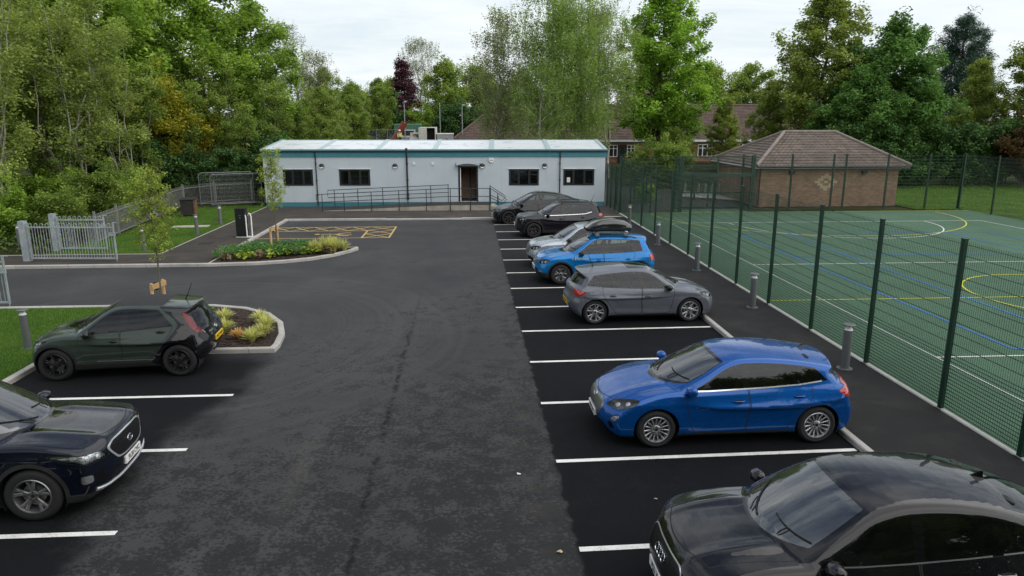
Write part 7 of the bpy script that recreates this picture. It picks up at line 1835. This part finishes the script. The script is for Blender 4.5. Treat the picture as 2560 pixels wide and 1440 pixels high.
    for i, (x, yy, h, lb, hd) in enumerate([(-7.2, 86, 5.0, 'slim lamp post with floodlight behind the cabin roof by the worker', 1), (-3.3, 92, 5.6, 'plain slim pole rising behind the white container', 0), (-.5, 88, 6.2, 'tallest pole with camera bracket at the left end of the school roof', 1)]):
        t = thing('lamp_post', lb, 'pole', (x, yy, gz(x, yy)), 0, 'poles behind the cabin'); m = MB(); m.tube([(0, 0, 0), (0, 0, h)], [.06, .04], 8); m.build('pole', GY, t)
        m = MB(); m.box((.16 if hd else 0, 0, h + (.0 if hd else .05)), (.34 if hd else .12, .2, .09)); m.build('lamp_head', mat('lamp_pale', (.6, .62, .63), .4), t)
        if i == 2: m = MB(); m.bx(-.5, .5, -.02, .02, h - 3.6, h - 3.52); m.box((-.2, -.05, h - 1.2), (.2, .2, .18)); m.build('bracket', GY, t)
    HG = mat('heras_steel', (.26, .27, .275), .5, .5, .12)
    for i in range(4):
        x = -12.2 + i * 1.15; yy = 80 + i * .5; t = thing('barrier_panel', 'grey temporary fence panel in a row behind the left half of the cabin roof', 'fence panel', (x, yy, gz(x, yy)), R(18), 'fence panels behind the cabin')
        m = MB(); m.tube([(0, 0, 0), (0, 0, 1.9), (1.2, 0, 1.9), (1.2, 0, 0)], .03, 6)
        for k in range(1, 12): m.bx(k * .1 - .006, k * .1 + .006, -.006, .006, .1, 1.88)
        m.build('mesh', HG, t)

def roof_box():
    PB = mat('box_gloss_black', (.010, .010, .012), .18, coat=1.0); 
    t = thing('roof_box', 'glossy black roof box carried on the bright blue car', 'roof box', (4.66, 23.4, 1.66), R(181))
    prof = [(x * .74, w * 1.06, h) for x, w, h in [(-1.02, .28, .10), (-.98, .33, .20), (-.7, .36, .33), (-.2, .38, .40), (.35, .38, .38), (.75, .36, .27), (.98, .30, .13), (1.04, .22, .10)]]
    V = []; n = 16
    for x, w, h in prof:
        for j in range(n + 1):
            a = math.pi * j / n; c, s = math.cos(a), math.sin(a)
            V.append((x, w * abs(c) ** .45 * np.sign(c), .10 + (h - .08) * abs(s) ** .6))
    w1 = n + 1; F = [(i * w1 + j, (i + 1) * w1 + j, (i + 1) * w1 + j + 1, i * w1 + j + 1) for i in range(len(prof) - 1) for j in range(n)] + [tuple(range(w1))[::-1][::-1], tuple(range((len(prof) - 1) * w1, len(prof) * w1))]
    m = MB(); m.add(V, F); m.build('lid', PB, t, smooth=40)
    m = MB(); V = []
    for x, w, h in prof:
        V += [(x, -w - .012, .115), (x, -w - .012, .085), (x * .97, -w * .85, .01), (x * .97, w * .85, .01), (x, w + .012, .085), (x, w + .012, .115)]
    m.add(V, [(i * 6 + j, i * 6 + j + 1, (i + 1) * 6 + j + 1, (i + 1) * 6 + j) for i in range(len(prof) - 1) for j in range(5)] + [tuple(range(6)), tuple(range(42, 48))[::-1]]); m.build('tray', MATS['black_plastic'], t, smooth=30)
    lm = Matrix(((-1, 0, 0, -.62), (0, 0, 1, .372), (0, 1, 0, .165), (0, 0, 0, 1)))
    text_mesh('THULE', .075, mat('logo_grey', (.55, .55, .55), .4), 'lettering', t, lm, .002, .002)
    BR = mat('bar_alu', (.5, .51, .52), .3, .8)
    for x in (-.5, .45):
        m = MB(); m.box((x, 0, -.03), (.075, 1.16, .03)); m.bx(x - .06, x + .06, -.61, -.55, -.10, -.03); m.bx(x - .06, x + .06, .55, .61, -.10, -.03); m.build('roof_bar', BR, t)

def car_extras(F, root, kind):
    """badges and lettering where the photograph shows them"""
    SV = MATS['badge_silver']
    def ring(mb, c, M, rx, ry, r): mb.tube([M @ Vector((c[0] + rx * math.cos(t), c[1] + ry * math.sin(t), 0)) for t in np.linspace(0, 2 * math.pi, 29)], r, 6, cap=False)
    def fmat(y, z, sx=1):
        v = F.front(y, z) if sx > 0 else F.rear(y, z); n = Vector(F.nrm(v)); u = Vector((0, sx, 0)); u = (u - n * u.dot(n)).normalized(); w = n.cross(u)
        M = Matrix((u, w, n)).transposed().to_4x4(); M.translation = Vector(v) + n * .012; return M
    if kind == 'rings':
        M = fmat(0, .70); m = MB()
        for k in range(4): ring(m, ((k - 1.5) * .072, 0), M, .045, .045, .0075)
        m.build('badge', SV, root, smooth=True)
    if kind == 'oval_text':
        M = fmat(0, .76); m = MB(); ring(m, (0, 0), M, .075, .042, .006); b = m.build('badge', SV, root, smooth=True); text_mesh('KIA', .06, SV, 'badge_letters', b, M, .003, .002)
    if kind == 'oval_text':
        pt = []
        for yy in np.linspace(-.80, .80, 15):
            v = F.front(yy, .325 + .05 * (yy / .8) ** 4); n = F.nrm(v); pt.append(tuple(v + n * .008))
        m = MB(); m.tube(pt, .022, 8); m.build('bumper_trim', MATS['chrome'], root, smooth=60)
    if kind == 'oval_blue':
        M = fmat(0, .655); m = MB(); ring(m, (0, 0), M, .075, .035, .006); m.build('badge', SV, root, smooth=True)
    if kind == 'rear_emblem':
        M = fmat(0, .86, -1); m = MB(); ring(m, (0, 0), M, .06, .042, .006); ring(m, (0, .004), M, .025, .038, .005); ring(m, (0, .018), M, .045, .018, .005); m.build('badge', SV, root, smooth=True)
        text_mesh('AYGO X', .055, SV, 'badge_letters', root, fmat(.34, .84, -1), .002, .002)
    if kind == 'side_word':
        q = F.side(.66, .845, 1); n = Vector(F.nrm(q)); u = Vector((-1, 0, 0)); u = (u - n * u.dot(n)).normalized(); w = n.cross(u); M = Matrix((u, w, n)).transposed().to_4x4(); M.translation = Vector(q) + n * .004
        text_mesh('= STEPWAY', .085, mat('decal_pale', (.62, .66, .70), .4), 'lettering', root, M, .001, .001, 'CENTER', 1.25)
        m = MB(); ring(m, (0, 0), fmat(0, .70), .085, .03, .006); m.build('badge', SV, root)
    if kind == 'front_s':
        M = fmat(0, .56); m = MB(); ring(m, (0, 0), M, .05, .05, .006); m.build('badge', SV, root)

def all_cars():
    car_mats()
    L = [(spec_blue_hatch, 'parked_hatchback', 'deep blue five door hatchback with bright alloy wheels and chrome window strip', 'car', (4.37, 11.50), 180.3, 'oval_blue'),
         (spec_grey_hatch, 'parked_hatchback', 'slate grey hatchback with black and silver wheels and red tail light, nose to the fence', 'car', (4.55, 18.80), 2.4, None),
         (spec_bright_blue, 'parked_crossover', 'bright azure blue car with black wheel arches and bars carrying a roof box', 'car', (4.28, 23.42), 181.0, 'side_word'),
         (spec_silver, 'parked_crossover', 'pale silver car half hidden behind the bright blue car', 'car', (4.25, 26.0), 180.5, None),
         (spec_small_suv, 'parked_suv', 'black small SUV with chrome window line, roof rails and black wheels', 'car', (4.31, 32.95), 179.5, None),
         (spec_crossover, 'parked_suv', 'black sloping roof crossover in the bay nearest the white cabin', 'car', (3.55, 37.35), 180, None),
         (spec_green_hatch, 'parked_hatchback', 'small dark green and black hatchback with yellow rear plate and fabric roof', 'car', (-7.33, 15.32), 183.5, 'rear_emblem'),
         (spec_dark_suv, 'parked_suv', 'midnight blue SUV with rain spotted bonnet, mesh grille and white plate at the left edge', 'car', (-7.27, 9.80), 3.0, 'oval_text'),
         (spec_black_coupe, 'parked_suv', 'glossy black coupe SUV with four ring badge at the bottom right corner', 'car', (4.24, 6.72), 180, 'rings')]
    for sp, nm, lb, ct, (x, y), rz, kd in L:
        p = sp()
        for k in list(p):
            if k in ('mast', 'fin') and p[k] is None: del p[k]
        p['panel_mats'] = {k: (v or p['paint']) for k, v in p.get('panel_mats', {}).items()}
        if p.get('handle_mat', 0) is None: p['handle_mat'] = p['paint']
        r_, F = build_car(p, nm, lb, ct, (x, y, .004), R(rz))
        if kd: car_extras(F, r_, kd)
# ------------------------------------------------------------------ woodland, light, camera
def woodland():
    b, L = tree_mats(); P = kinds(b, L)
    proto = {}
    def put(kind, seed, name, label, cat, x, y, rz, sc, group, fresh=False, **over):
        key = (kind, seed)
        z = float(terrain_h(np.array(float(x)), np.array(float(y)))) - .03
        if key not in proto:
            q = dict(P[kind]); q.update(over)
            o = make_tree(name, q, seed, label, cat, (x, y, z), group, rz, sc); proto[key] = o
        else:
            o = copy_tree(proto[key]); o.name = name; o.location = (x, y, z); o.rotation_euler = (0, 0, rz); o.scale = (sc,) * 3
            o['label'] = label; o['category'] = cat; o['group'] = group
        return o
    G = 'trees of the wood on the left'
    # the tall leafy trees behind
    tall = [('broad', 1, -24.2, 50.5, 1.22), ('broad', 2, -19.6, 56.0, 1.22), ('broad', 1, -30.5, 58, 1.2), ('broad', 3, -16.8, 60.5, 1.0), ('broad', 2, -35, 50, 1.05), ('broad', 3, -26.5, 64, 1.25)]
    tl = ['tallest bright green tree in the middle of the left wood', 'tall bright green tree at the right shoulder of the left wood', 'tall bright green tree deep in the left wood', 'rounded bright green tree at the right edge of the wood, left of the cabin', 'bright green tree at the far left behind the thin stems', 'tall bright green tree at the back of the left wood']
    for i, (k, s, x, y, sc) in enumerate(tall): put(k, s, 'leafy_tree', tl[i], 'tree', x, y, i * 1.3, sc, G)
    wl = ['thin many stemmed tree with sparse olive leaves and pale trunks at the wood edge'] * 20
    wis = [(-21.5, 33.5, .95), (-24.5, 36.5, 1.05), (-27.5, 34.5, 1.0), (-20.5, 38.5, 1.0), (-23.0, 42.0, 1.08), (-28.0, 41, 1.15), (-31, 37, 1.1), (-33, 43, 1.1), (-25.5, 46, 1.05), (-19.3, 42.3, .8), (-29.5, 47, 1.1)]
    for i, (x, y, sc) in enumerate(wis): put('wispy', 11 + i % 4, 'multi_stem_tree', wl[0], 'tree', x, y, i * 2.1, sc, 'thin stemmed trees at the front of the wood')
    thn = [(-22.3, 40.3, .85), (-20.0, 45.0, .8), (-18.9, 49.2, .72), (-17.2, 52.0, .8), (-15.4, 50.5, .6), (-24.0, 39.0, 1.0), (-26.5, 38.0, 1.0), (-22.0, 36.0, .85), (-14.6, 54.5, .75)]
    for i, (x, y, sc) in enumerate(thn): put('thin', 21 + i % 3, 'multi_stem_tree', 'slender mid green young tree among the front row of the wood', 'tree', x, y, i * 1.9, sc, 'slender young trees in the wood')
    for i, (x, y, sc) in enumerate([(-20.6, 49.0, 1.0), (-18.6, 50.4, .92), (-22.2, 47.2, .95)]):
        put('yellow', 31 + i % 2, 'yellow_leaved_tree', ['largest yellow leaved multi stem tree at the centre of the left wood', 'yellow leaved multi stem tree just left of the cabin', 'yellow leaved multi stem tree left of the largest yellow one'][i], 'tree', x, y, i * 2.2, sc, 'yellow leaved trees')
    bs = [(-18.2, 33.0, .62), (-20.3, 31.9, .7), (-26.2, 31.6, .9), (-18.3, 36.8, .72), (-20.9, 37.4, .85), (-18.6, 39.8, .62), (-25.0, 34.4, .8), (-19.6, 42.6, .7), (-23.2, 38.8, .8), (-30.0, 33.0, .8)]
    for i, (x, y, sc) in enumerate(bs): put('bush' if i % 3 else 'bush_dark', 41 + i % 4, 'bush', 'low green bush at the foot of the wood on the left', 'bush', x, y, i * 1.7, sc, 'bushes at the foot of the wood')
    bd = [(-17.0, 48.6, .7), (-15.2, 49.5, .7), (-19.8, 47.2, .9), (-13.4, 51.0, .9), (-21.5, 44.5, 1.0), (-16.2, 53.5, 1.0), (-27.5, 36.5, 1.1), (-33, 35, 1.1), (-32, 40, 1.2)]
    for i, (x, y, sc) in enumerate(bd): put('hedge', 45 + i % 2, 'bush', 'dark bush in the shade under the trees of the left wood', 'bush', x, y, i * 2.7, sc, 'dark bushes under the wood')
    # middle distance behind the cabin
    G2 = 'trees beyond the cabin roof'
    mid = [('broad_mid', 51, -14.2, 62, 0.53), ('broad_mid', 52, -13.6, 70, 0.60), ('thin', 22, -12.2, 64, 0.50), ('wispy', 12, -11.4, 66, 0.43), ('broad_mid', 51, -11.8, 76, 0.55), ('broad_mid', 52, -11.4, 74, 0.50), ('thin', 23, -11.6, 70, 0.46), ('broad_mid', 51, -12.6, 84, 0.55), ('thin', 21, -13.2, 76, 0.43), ('wispy', 14, -14.8, 76, 0.62), ('broad_mid', 52, -15.5, 82, 0.69), ('broad_mid', 51, -10.8, 92, 0.65)]
    ml = ['round green tree directly above the left end of the cabin roof', 'green tree second in the belt above the cabin roof', 'slender stems above the left third of the cabin roof', 'sparse olive stems above the left third of the cabin roof', 'green tree in the middle of the belt above the cabin roof', 'yellowish green tree right of the middle of the belt', 'slender stems at the right end of the belt before the purple tree', 'green tree behind the right end of the belt', 'slender stems left of the middle of the belt above the cabin', 'sparse pale tree rising above the belt on the left', 'large green tree at the back left of the belt', 'green tree just left of the purple tree']
    for i, (k, s, x, y, sc) in enumerate(mid): put(k, s, 'belt_tree', ml[i], 'tree', x, y, i * 1.1, sc, G2)
    put('birch_thin', 61, 'birch_tree', 'pale sparse birch standing up above the belt left of centre', 'tree', -16.6, 78, .4, .96, G2)
    put('purple', 71, 'purple_tree', 'dark purple leaved tree above the middle of the cabin roof', 'tree', -9.0, 104, 0, .84, G2)
    for i, (k, s, x, y, sc, lb) in enumerate([('birch_thin', 62, -6.6, 122, 1.15, 'thin grey hazy tree just behind the purple tree'), ('far', 81, -3.2, 116, .88, 'rounded green tree immediately right of the purple tree'), ('far', 82, 1.8, 122, .95, 'pale lime tree with spiky top left of the big birches'), ('far', 81, 4.6, 112, .72, 'green tree partly hidden behind the left birch'), ('far', 82, -12.5, 125, .66, 'distant dark tree left of the purple tree'), ('far', 81, -20, 130, .62, 'distant tree behind the pale birch'), ('far', 82, 9.5, 125, .9, 'distant tree seen through the birches'), ('far', 81, 16, 128, .9, 'distant tree behind the birches on the right'), ('bush', 42, -6.5, 100, 1.2, 'round green bush beside the tent roof'), ('hedge', 45, -2.5, 100, 1.3, 'dark bush behind the white container'), ('hedge', 46, 1.0, 104, 1.4, 'dark bush at the left end of the school roof'), ('hedge', 45, -10.5, 98, 1.3, 'dark bush below the purple tree')]): put(k, s, 'distant_tree' if k == 'far' else ('bush' if k in ('bush', 'hedge') else 'thin_tree'), lb, 'bush' if k in ('bush', 'hedge') else 'tree', x, y, i * 1.7, sc, 'distant trees and bushes')
    # birches and oak in front of the school
    G3 = 'trees in front of the school'
    put('birch', 91, 'birch_tree', 'tall full weeping birch in the centre of the picture', 'tree', 7.9, 62, .3, 1.0, G3)
    put('birch', 92, 'birch_tree', 'tall weeping birch close right of the central birch', 'tree', 10.6, 65, 1.0, .98, G3, leaves=17000)
    put('birch_thin', 93, 'birch_tree', 'leaning sparse birch left of the central birches', 'tree', 2.6, 62, .0, 1.03, G3, lean=(-1.4, 0), leaves=9000)
    put('birch_thin', 94, 'birch_tree', 'sparse birch with top against the sky between birch and oak', 'tree', 13.4, 66, 2.0, 1.12, G3, leaves=8000)
    put('birch', 95, 'birch_tree', 'low dense birch growing right behind the cabin roof', 'tree', 5.6, 60, 2.0, .58, G3, leaves=15000, hb=1.5, lean=(-1.2, 0))
    put('birch', 95, 'birch_tree', 'low dense birch in front of the school, right of the leaning limb', 'tree', 9.8, 61.5, 4.0, .55, G3)
    put('birch', 95, 'birch_tree', 'low dense birch in front of the left half of the school roof', 'tree', 3.0, 63.5, 1.0, .50, G3)
    put('oak', 96, 'oak_tree', 'tall pointed bright green oak in front of the school', 'tree', 20.3, 76, .5, .98, G3)
    put('bush_dark', 43, 'bush', 'green bush at the foot of the oak', 'bush', 21.2, 72, .5, 1.1, G3)
    put('bush_dark', 44, 'bush', 'dark green bush behind the goal recess', 'bush', 16.3, 56.5, 1.5, .9, G3)
    put('bush_dark', 42, 'bush', 'spreading bush left of the cycle shelter', 'bush', 14.4, 58.5, 2.5, .8, G3)
    put('bush', 41, 'bush', 'small green plant against the low mesh panels in the yard', 'bush', 11.7, 46.3, 2.5, .38, G3)
    # right side
    G4 = 'trees behind the brick outbuilding'
    put('lime', 101, 'lime_tree', 'tall loose topped lime tree left of the big maple', 'tree', 31.0, 62.5, .2, 1.02, G4)
    put('lime', 102, 'lime_tree', 'shorter olive tree directly behind the outbuilding roof', 'tree', 28.0, 66, 1.2, .52, G4)
    put('maple', 103, 'maple_tree', 'big rounded deep green maple behind the right end of the outbuilding', 'tree', 35.0, 58.5, .2, 1.0, G4)
    put('maple', 104, 'maple_tree', 'lower maple filling the gap behind the outbuilding roof', 'tree', 31.8, 57.0, 2.2, .74, G4)
    put('lime', 102, 'lime_tree', 'small olive tree screening the school wall between the oak and the outbuilding', 'tree', 26.6, 74, 3.0, .44, G4)
    put('pine', 105, 'pine_tree', 'dark pine standing above the hedge at the right', 'tree', 59.5, 86, .2, 1.02, G4)
    put('lime', 101, 'lime_tree', 'olive tree at the right edge of the picture', 'tree', 48.6, 60, 2.9, .80, G4)
    put('lime', 102, 'lime_tree', 'olive tree in front of the pine', 'tree', 45.5, 63, 4.0, .62, G4)
    put('maple', 104, 'maple_tree', 'green tree between the pine and the big maple', 'tree', 43.5, 68, 4.0, .60, G4)
    put('pinkthorn', 111, 'hawthorn_tree', 'dark red flowering thorn above the hedge at the right edge', 'tree', 43.6, 54.0, 0, .98, G4)
    put('whitethorn', 112, 'hawthorn_tree', 'white flowering thorn at the right edge behind the red one', 'tree', 46.6, 55.0, 1, .98, G4)
    for i in range(12): put('hedge', 45 + i % 3, 'bush', 'dark hedge bush along the far side of the playing field', 'bush', 29.4 + i * 1.9, 55.5 + i * .22, i * 2.3, .92 + .08 * (i % 3), 'hedge bushes along the playing field')
    for i, (x, y, sc) in enumerate([(44, 130, 1.0), (52, 133, 1.02), (60, 128, 1.0), (70, 126, 1.1), (36, 138, 1.0)]): put('far', 81 + i % 2, 'distant_tree', ['hazy round tree just right of the oak', 'hazy round tree second right of the oak', 'hazy tree behind the lime on the right', 'hazy tree behind the pine', 'hazy tree behind the oak'][i], 'tree', x, y, i * 1.9, sc, 'hazy trees beyond the school')
    for i in range(9): put('far', 81 + i % 2, 'distant_tree', 'tree of the row behind the camera, seen only mirrored in the car windows', 'tree', -30 + i * 7.4, -17 - (i % 3) * 2.0, i * 1.4, 1.22 + .10 * (i % 3), 'trees behind the camera')
    # two young staked trees
    q = dict(P['young']); o = make_tree('young_tree', q, 121, 'young staked tree with thin trunk in the far planting bed', 'tree', (-7.72, 28.95, PV), 'young planted trees')
    q.update(H=3.85, leaves=4200, prof=[(t, v * 1.45) for t, v in q['prof']]); make_tree('young_tree', q, 122, 'young leafy staked tree behind the dark green hatchback', 'tree', (-8.30, 19.25, PV), 'young planted trees')
    return L

def light_camera():
    w = bpy.data.worlds.new('World'); SC.world = w; w.use_nodes = True; nt = w.node_tree
    bg = nt.nodes['Background']
    EL, RO = R(44.5), R(119.5)
    sky = node(nt, 'ShaderNodeTexSky', sky_type='NISHITA'); sky.sun_disc = False; sky.sun_elevation = EL; sky.sun_rotation = RO; sky.air_density = 1.2; sky.dust_density = 2.5; sky.ozone_density = 1.0
    tc = node(nt, 'ShaderNodeTexCoord'); sp = node(nt, 'ShaderNodeSeparateXYZ'); link(nt, tc.outputs['Generated'], sp.inputs[0])
    zc = mathn(nt, 'ADD', mathn(nt, 'MAXIMUM', sp.outputs[2], 0.0), .16)
    cb = node(nt, 'ShaderNodeCombineXYZ'); link(nt, mathn(nt, 'DIVIDE', sp.outputs[0], zc), cb.inputs[0]); link(nt, mathn(nt, 'DIVIDE', sp.outputs[1], zc), cb.inputs[1])
    mp = node(nt, 'ShaderNodeMapping'); mp.inputs['Scale'].default_value = (.9, 1.5, 1); mp.inputs['Rotation'].default_value = (0, 0, .5); mp.inputs['Location'].default_value = (3.1, 1.7, 0); link(nt, cb.outputs[0], mp.inputs[0])
    n1 = noise(nt, mp.outputs[0], .9, 8, .60, .7); n2 = noise(nt, mp.outputs[0], 3.1, 6, .6, .5)
    n = mathn(nt, 'ADD', mathn(nt, 'MULTIPLY', n1, .72), mathn(nt, 'MULTIPLY', n2, .28))
    hi = step(nt, sp.outputs[2], .17, .56)
    low = ramp(nt, n, [(.34, (4.5, 5.05, 5.4)), (.48, (5.2, 5.6, 5.85)), (.64, (5.9, 6.1, 6.2))])
    top = ramp(nt, n, [(.38, (.8, 1.1, 1.8)), (.47, (2.0, 2.4, 3.1)), (.55, (4.6, 4.9, 5.3)), (.66, (8.4, 8.3, 8.1))])
    cloud = mix(nt, hi, low, top)
    skyb = mix(nt, 1.0, sky.outputs[0], (.8, .8, .8), 'MULTIPLY')
    link(nt, mix(nt, .92, skyb, cloud), bg.inputs[0]); bg.inputs[1].default_value = .095
    s = bpy.data.lights.new('Sun', 'SUN'); s.energy = 1.6; s.angle = R(110); s.color = (1.0, .95, .87); so = bpy.data.objects.new('Sun', s); COL.objects.link(so)
    # light falls from behind the left shoulder of the camera
    az = math.pi / 2 - RO + math.pi * 0
    d = Vector((math.sin(RO) * math.cos(EL), math.cos(RO) * math.cos(EL), math.sin(EL)))
    so.rotation_euler = d.to_track_quat('Z', 'Y').to_euler(); so.location = (0, 0, 30)
    # thin spring haze
    hm = bpy.data.materials.new('haze'); hm.use_nodes = True; n_ = hm.node_tree; n_.nodes.remove(n_.nodes['Principled BSDF']); pv = node(n_, 'ShaderNodeVolumePrincipled'); pv.inputs['Color'].default_value = (.82, .88, .95, 1); pv.inputs['Density'].default_value = .0004; pv.inputs['Anisotropy'].default_value = .2
    link(n_, pv.outputs[0], n_.nodes['Material Output'].inputs['Volume'])
    if HAZE:
        m = MB(); m.bx(-120, 130, -25, 260, -1.2, 26); o = m.build('haze', hm); tag(o, kind='stuff')
    cam = bpy.data.cameras.new('Camera'); co = bpy.data.objects.new('Camera', cam); COL.objects.link(co); SC.camera = co
    f = 1780.; th = math.atan(420 / f); psi = math.atan2(114., math.hypot(f, 420.))
    co.location = (0, 0, 5.25); co.rotation_euler = (math.pi / 2 - th, 0, -psi)
    cam.sensor_fit = 'HORIZONTAL'; cam.sensor_width = 36; cam.lens = 36 * f / 2560; cam.clip_start = .1; cam.clip_end = 6000
    vs = SC.view_settings; vs.view_transform = 'Standard'; vs.look = 'None'; vs.exposure = 0.92; vs.gamma = 1.0; vs.use_curve_mapping = False
    cy = SC.cycles; cy.use_denoising = True; cy.denoiser = 'OPENIMAGEDENOISE'; cy.denoising_input_passes = 'RGB_ALBEDO_NORMAL'; cy.denoising_prefilter = 'ACCURATE'; cy.max_bounces = 8; cy.transparent_max_bounces = 16; cy.volume_bounces = 0; cy.diffuse_bounces = 3; cy.glossy_bounces = 3; cy.transmission_bounces = 4; cy.sample_clamp_indirect = 2.5; cy.sample_clamp_direct = 12; cy.caustics_reflective = False; cy.caustics_refractive = False

HAZE = False
light_camera()
all_cars()
build_ground()
build_cabin(); hip_roof_building(); school(); court_fences()
furniture(); cycle_shelter(); compound(); roof_box()
L_ = woodland(); plants(L_)
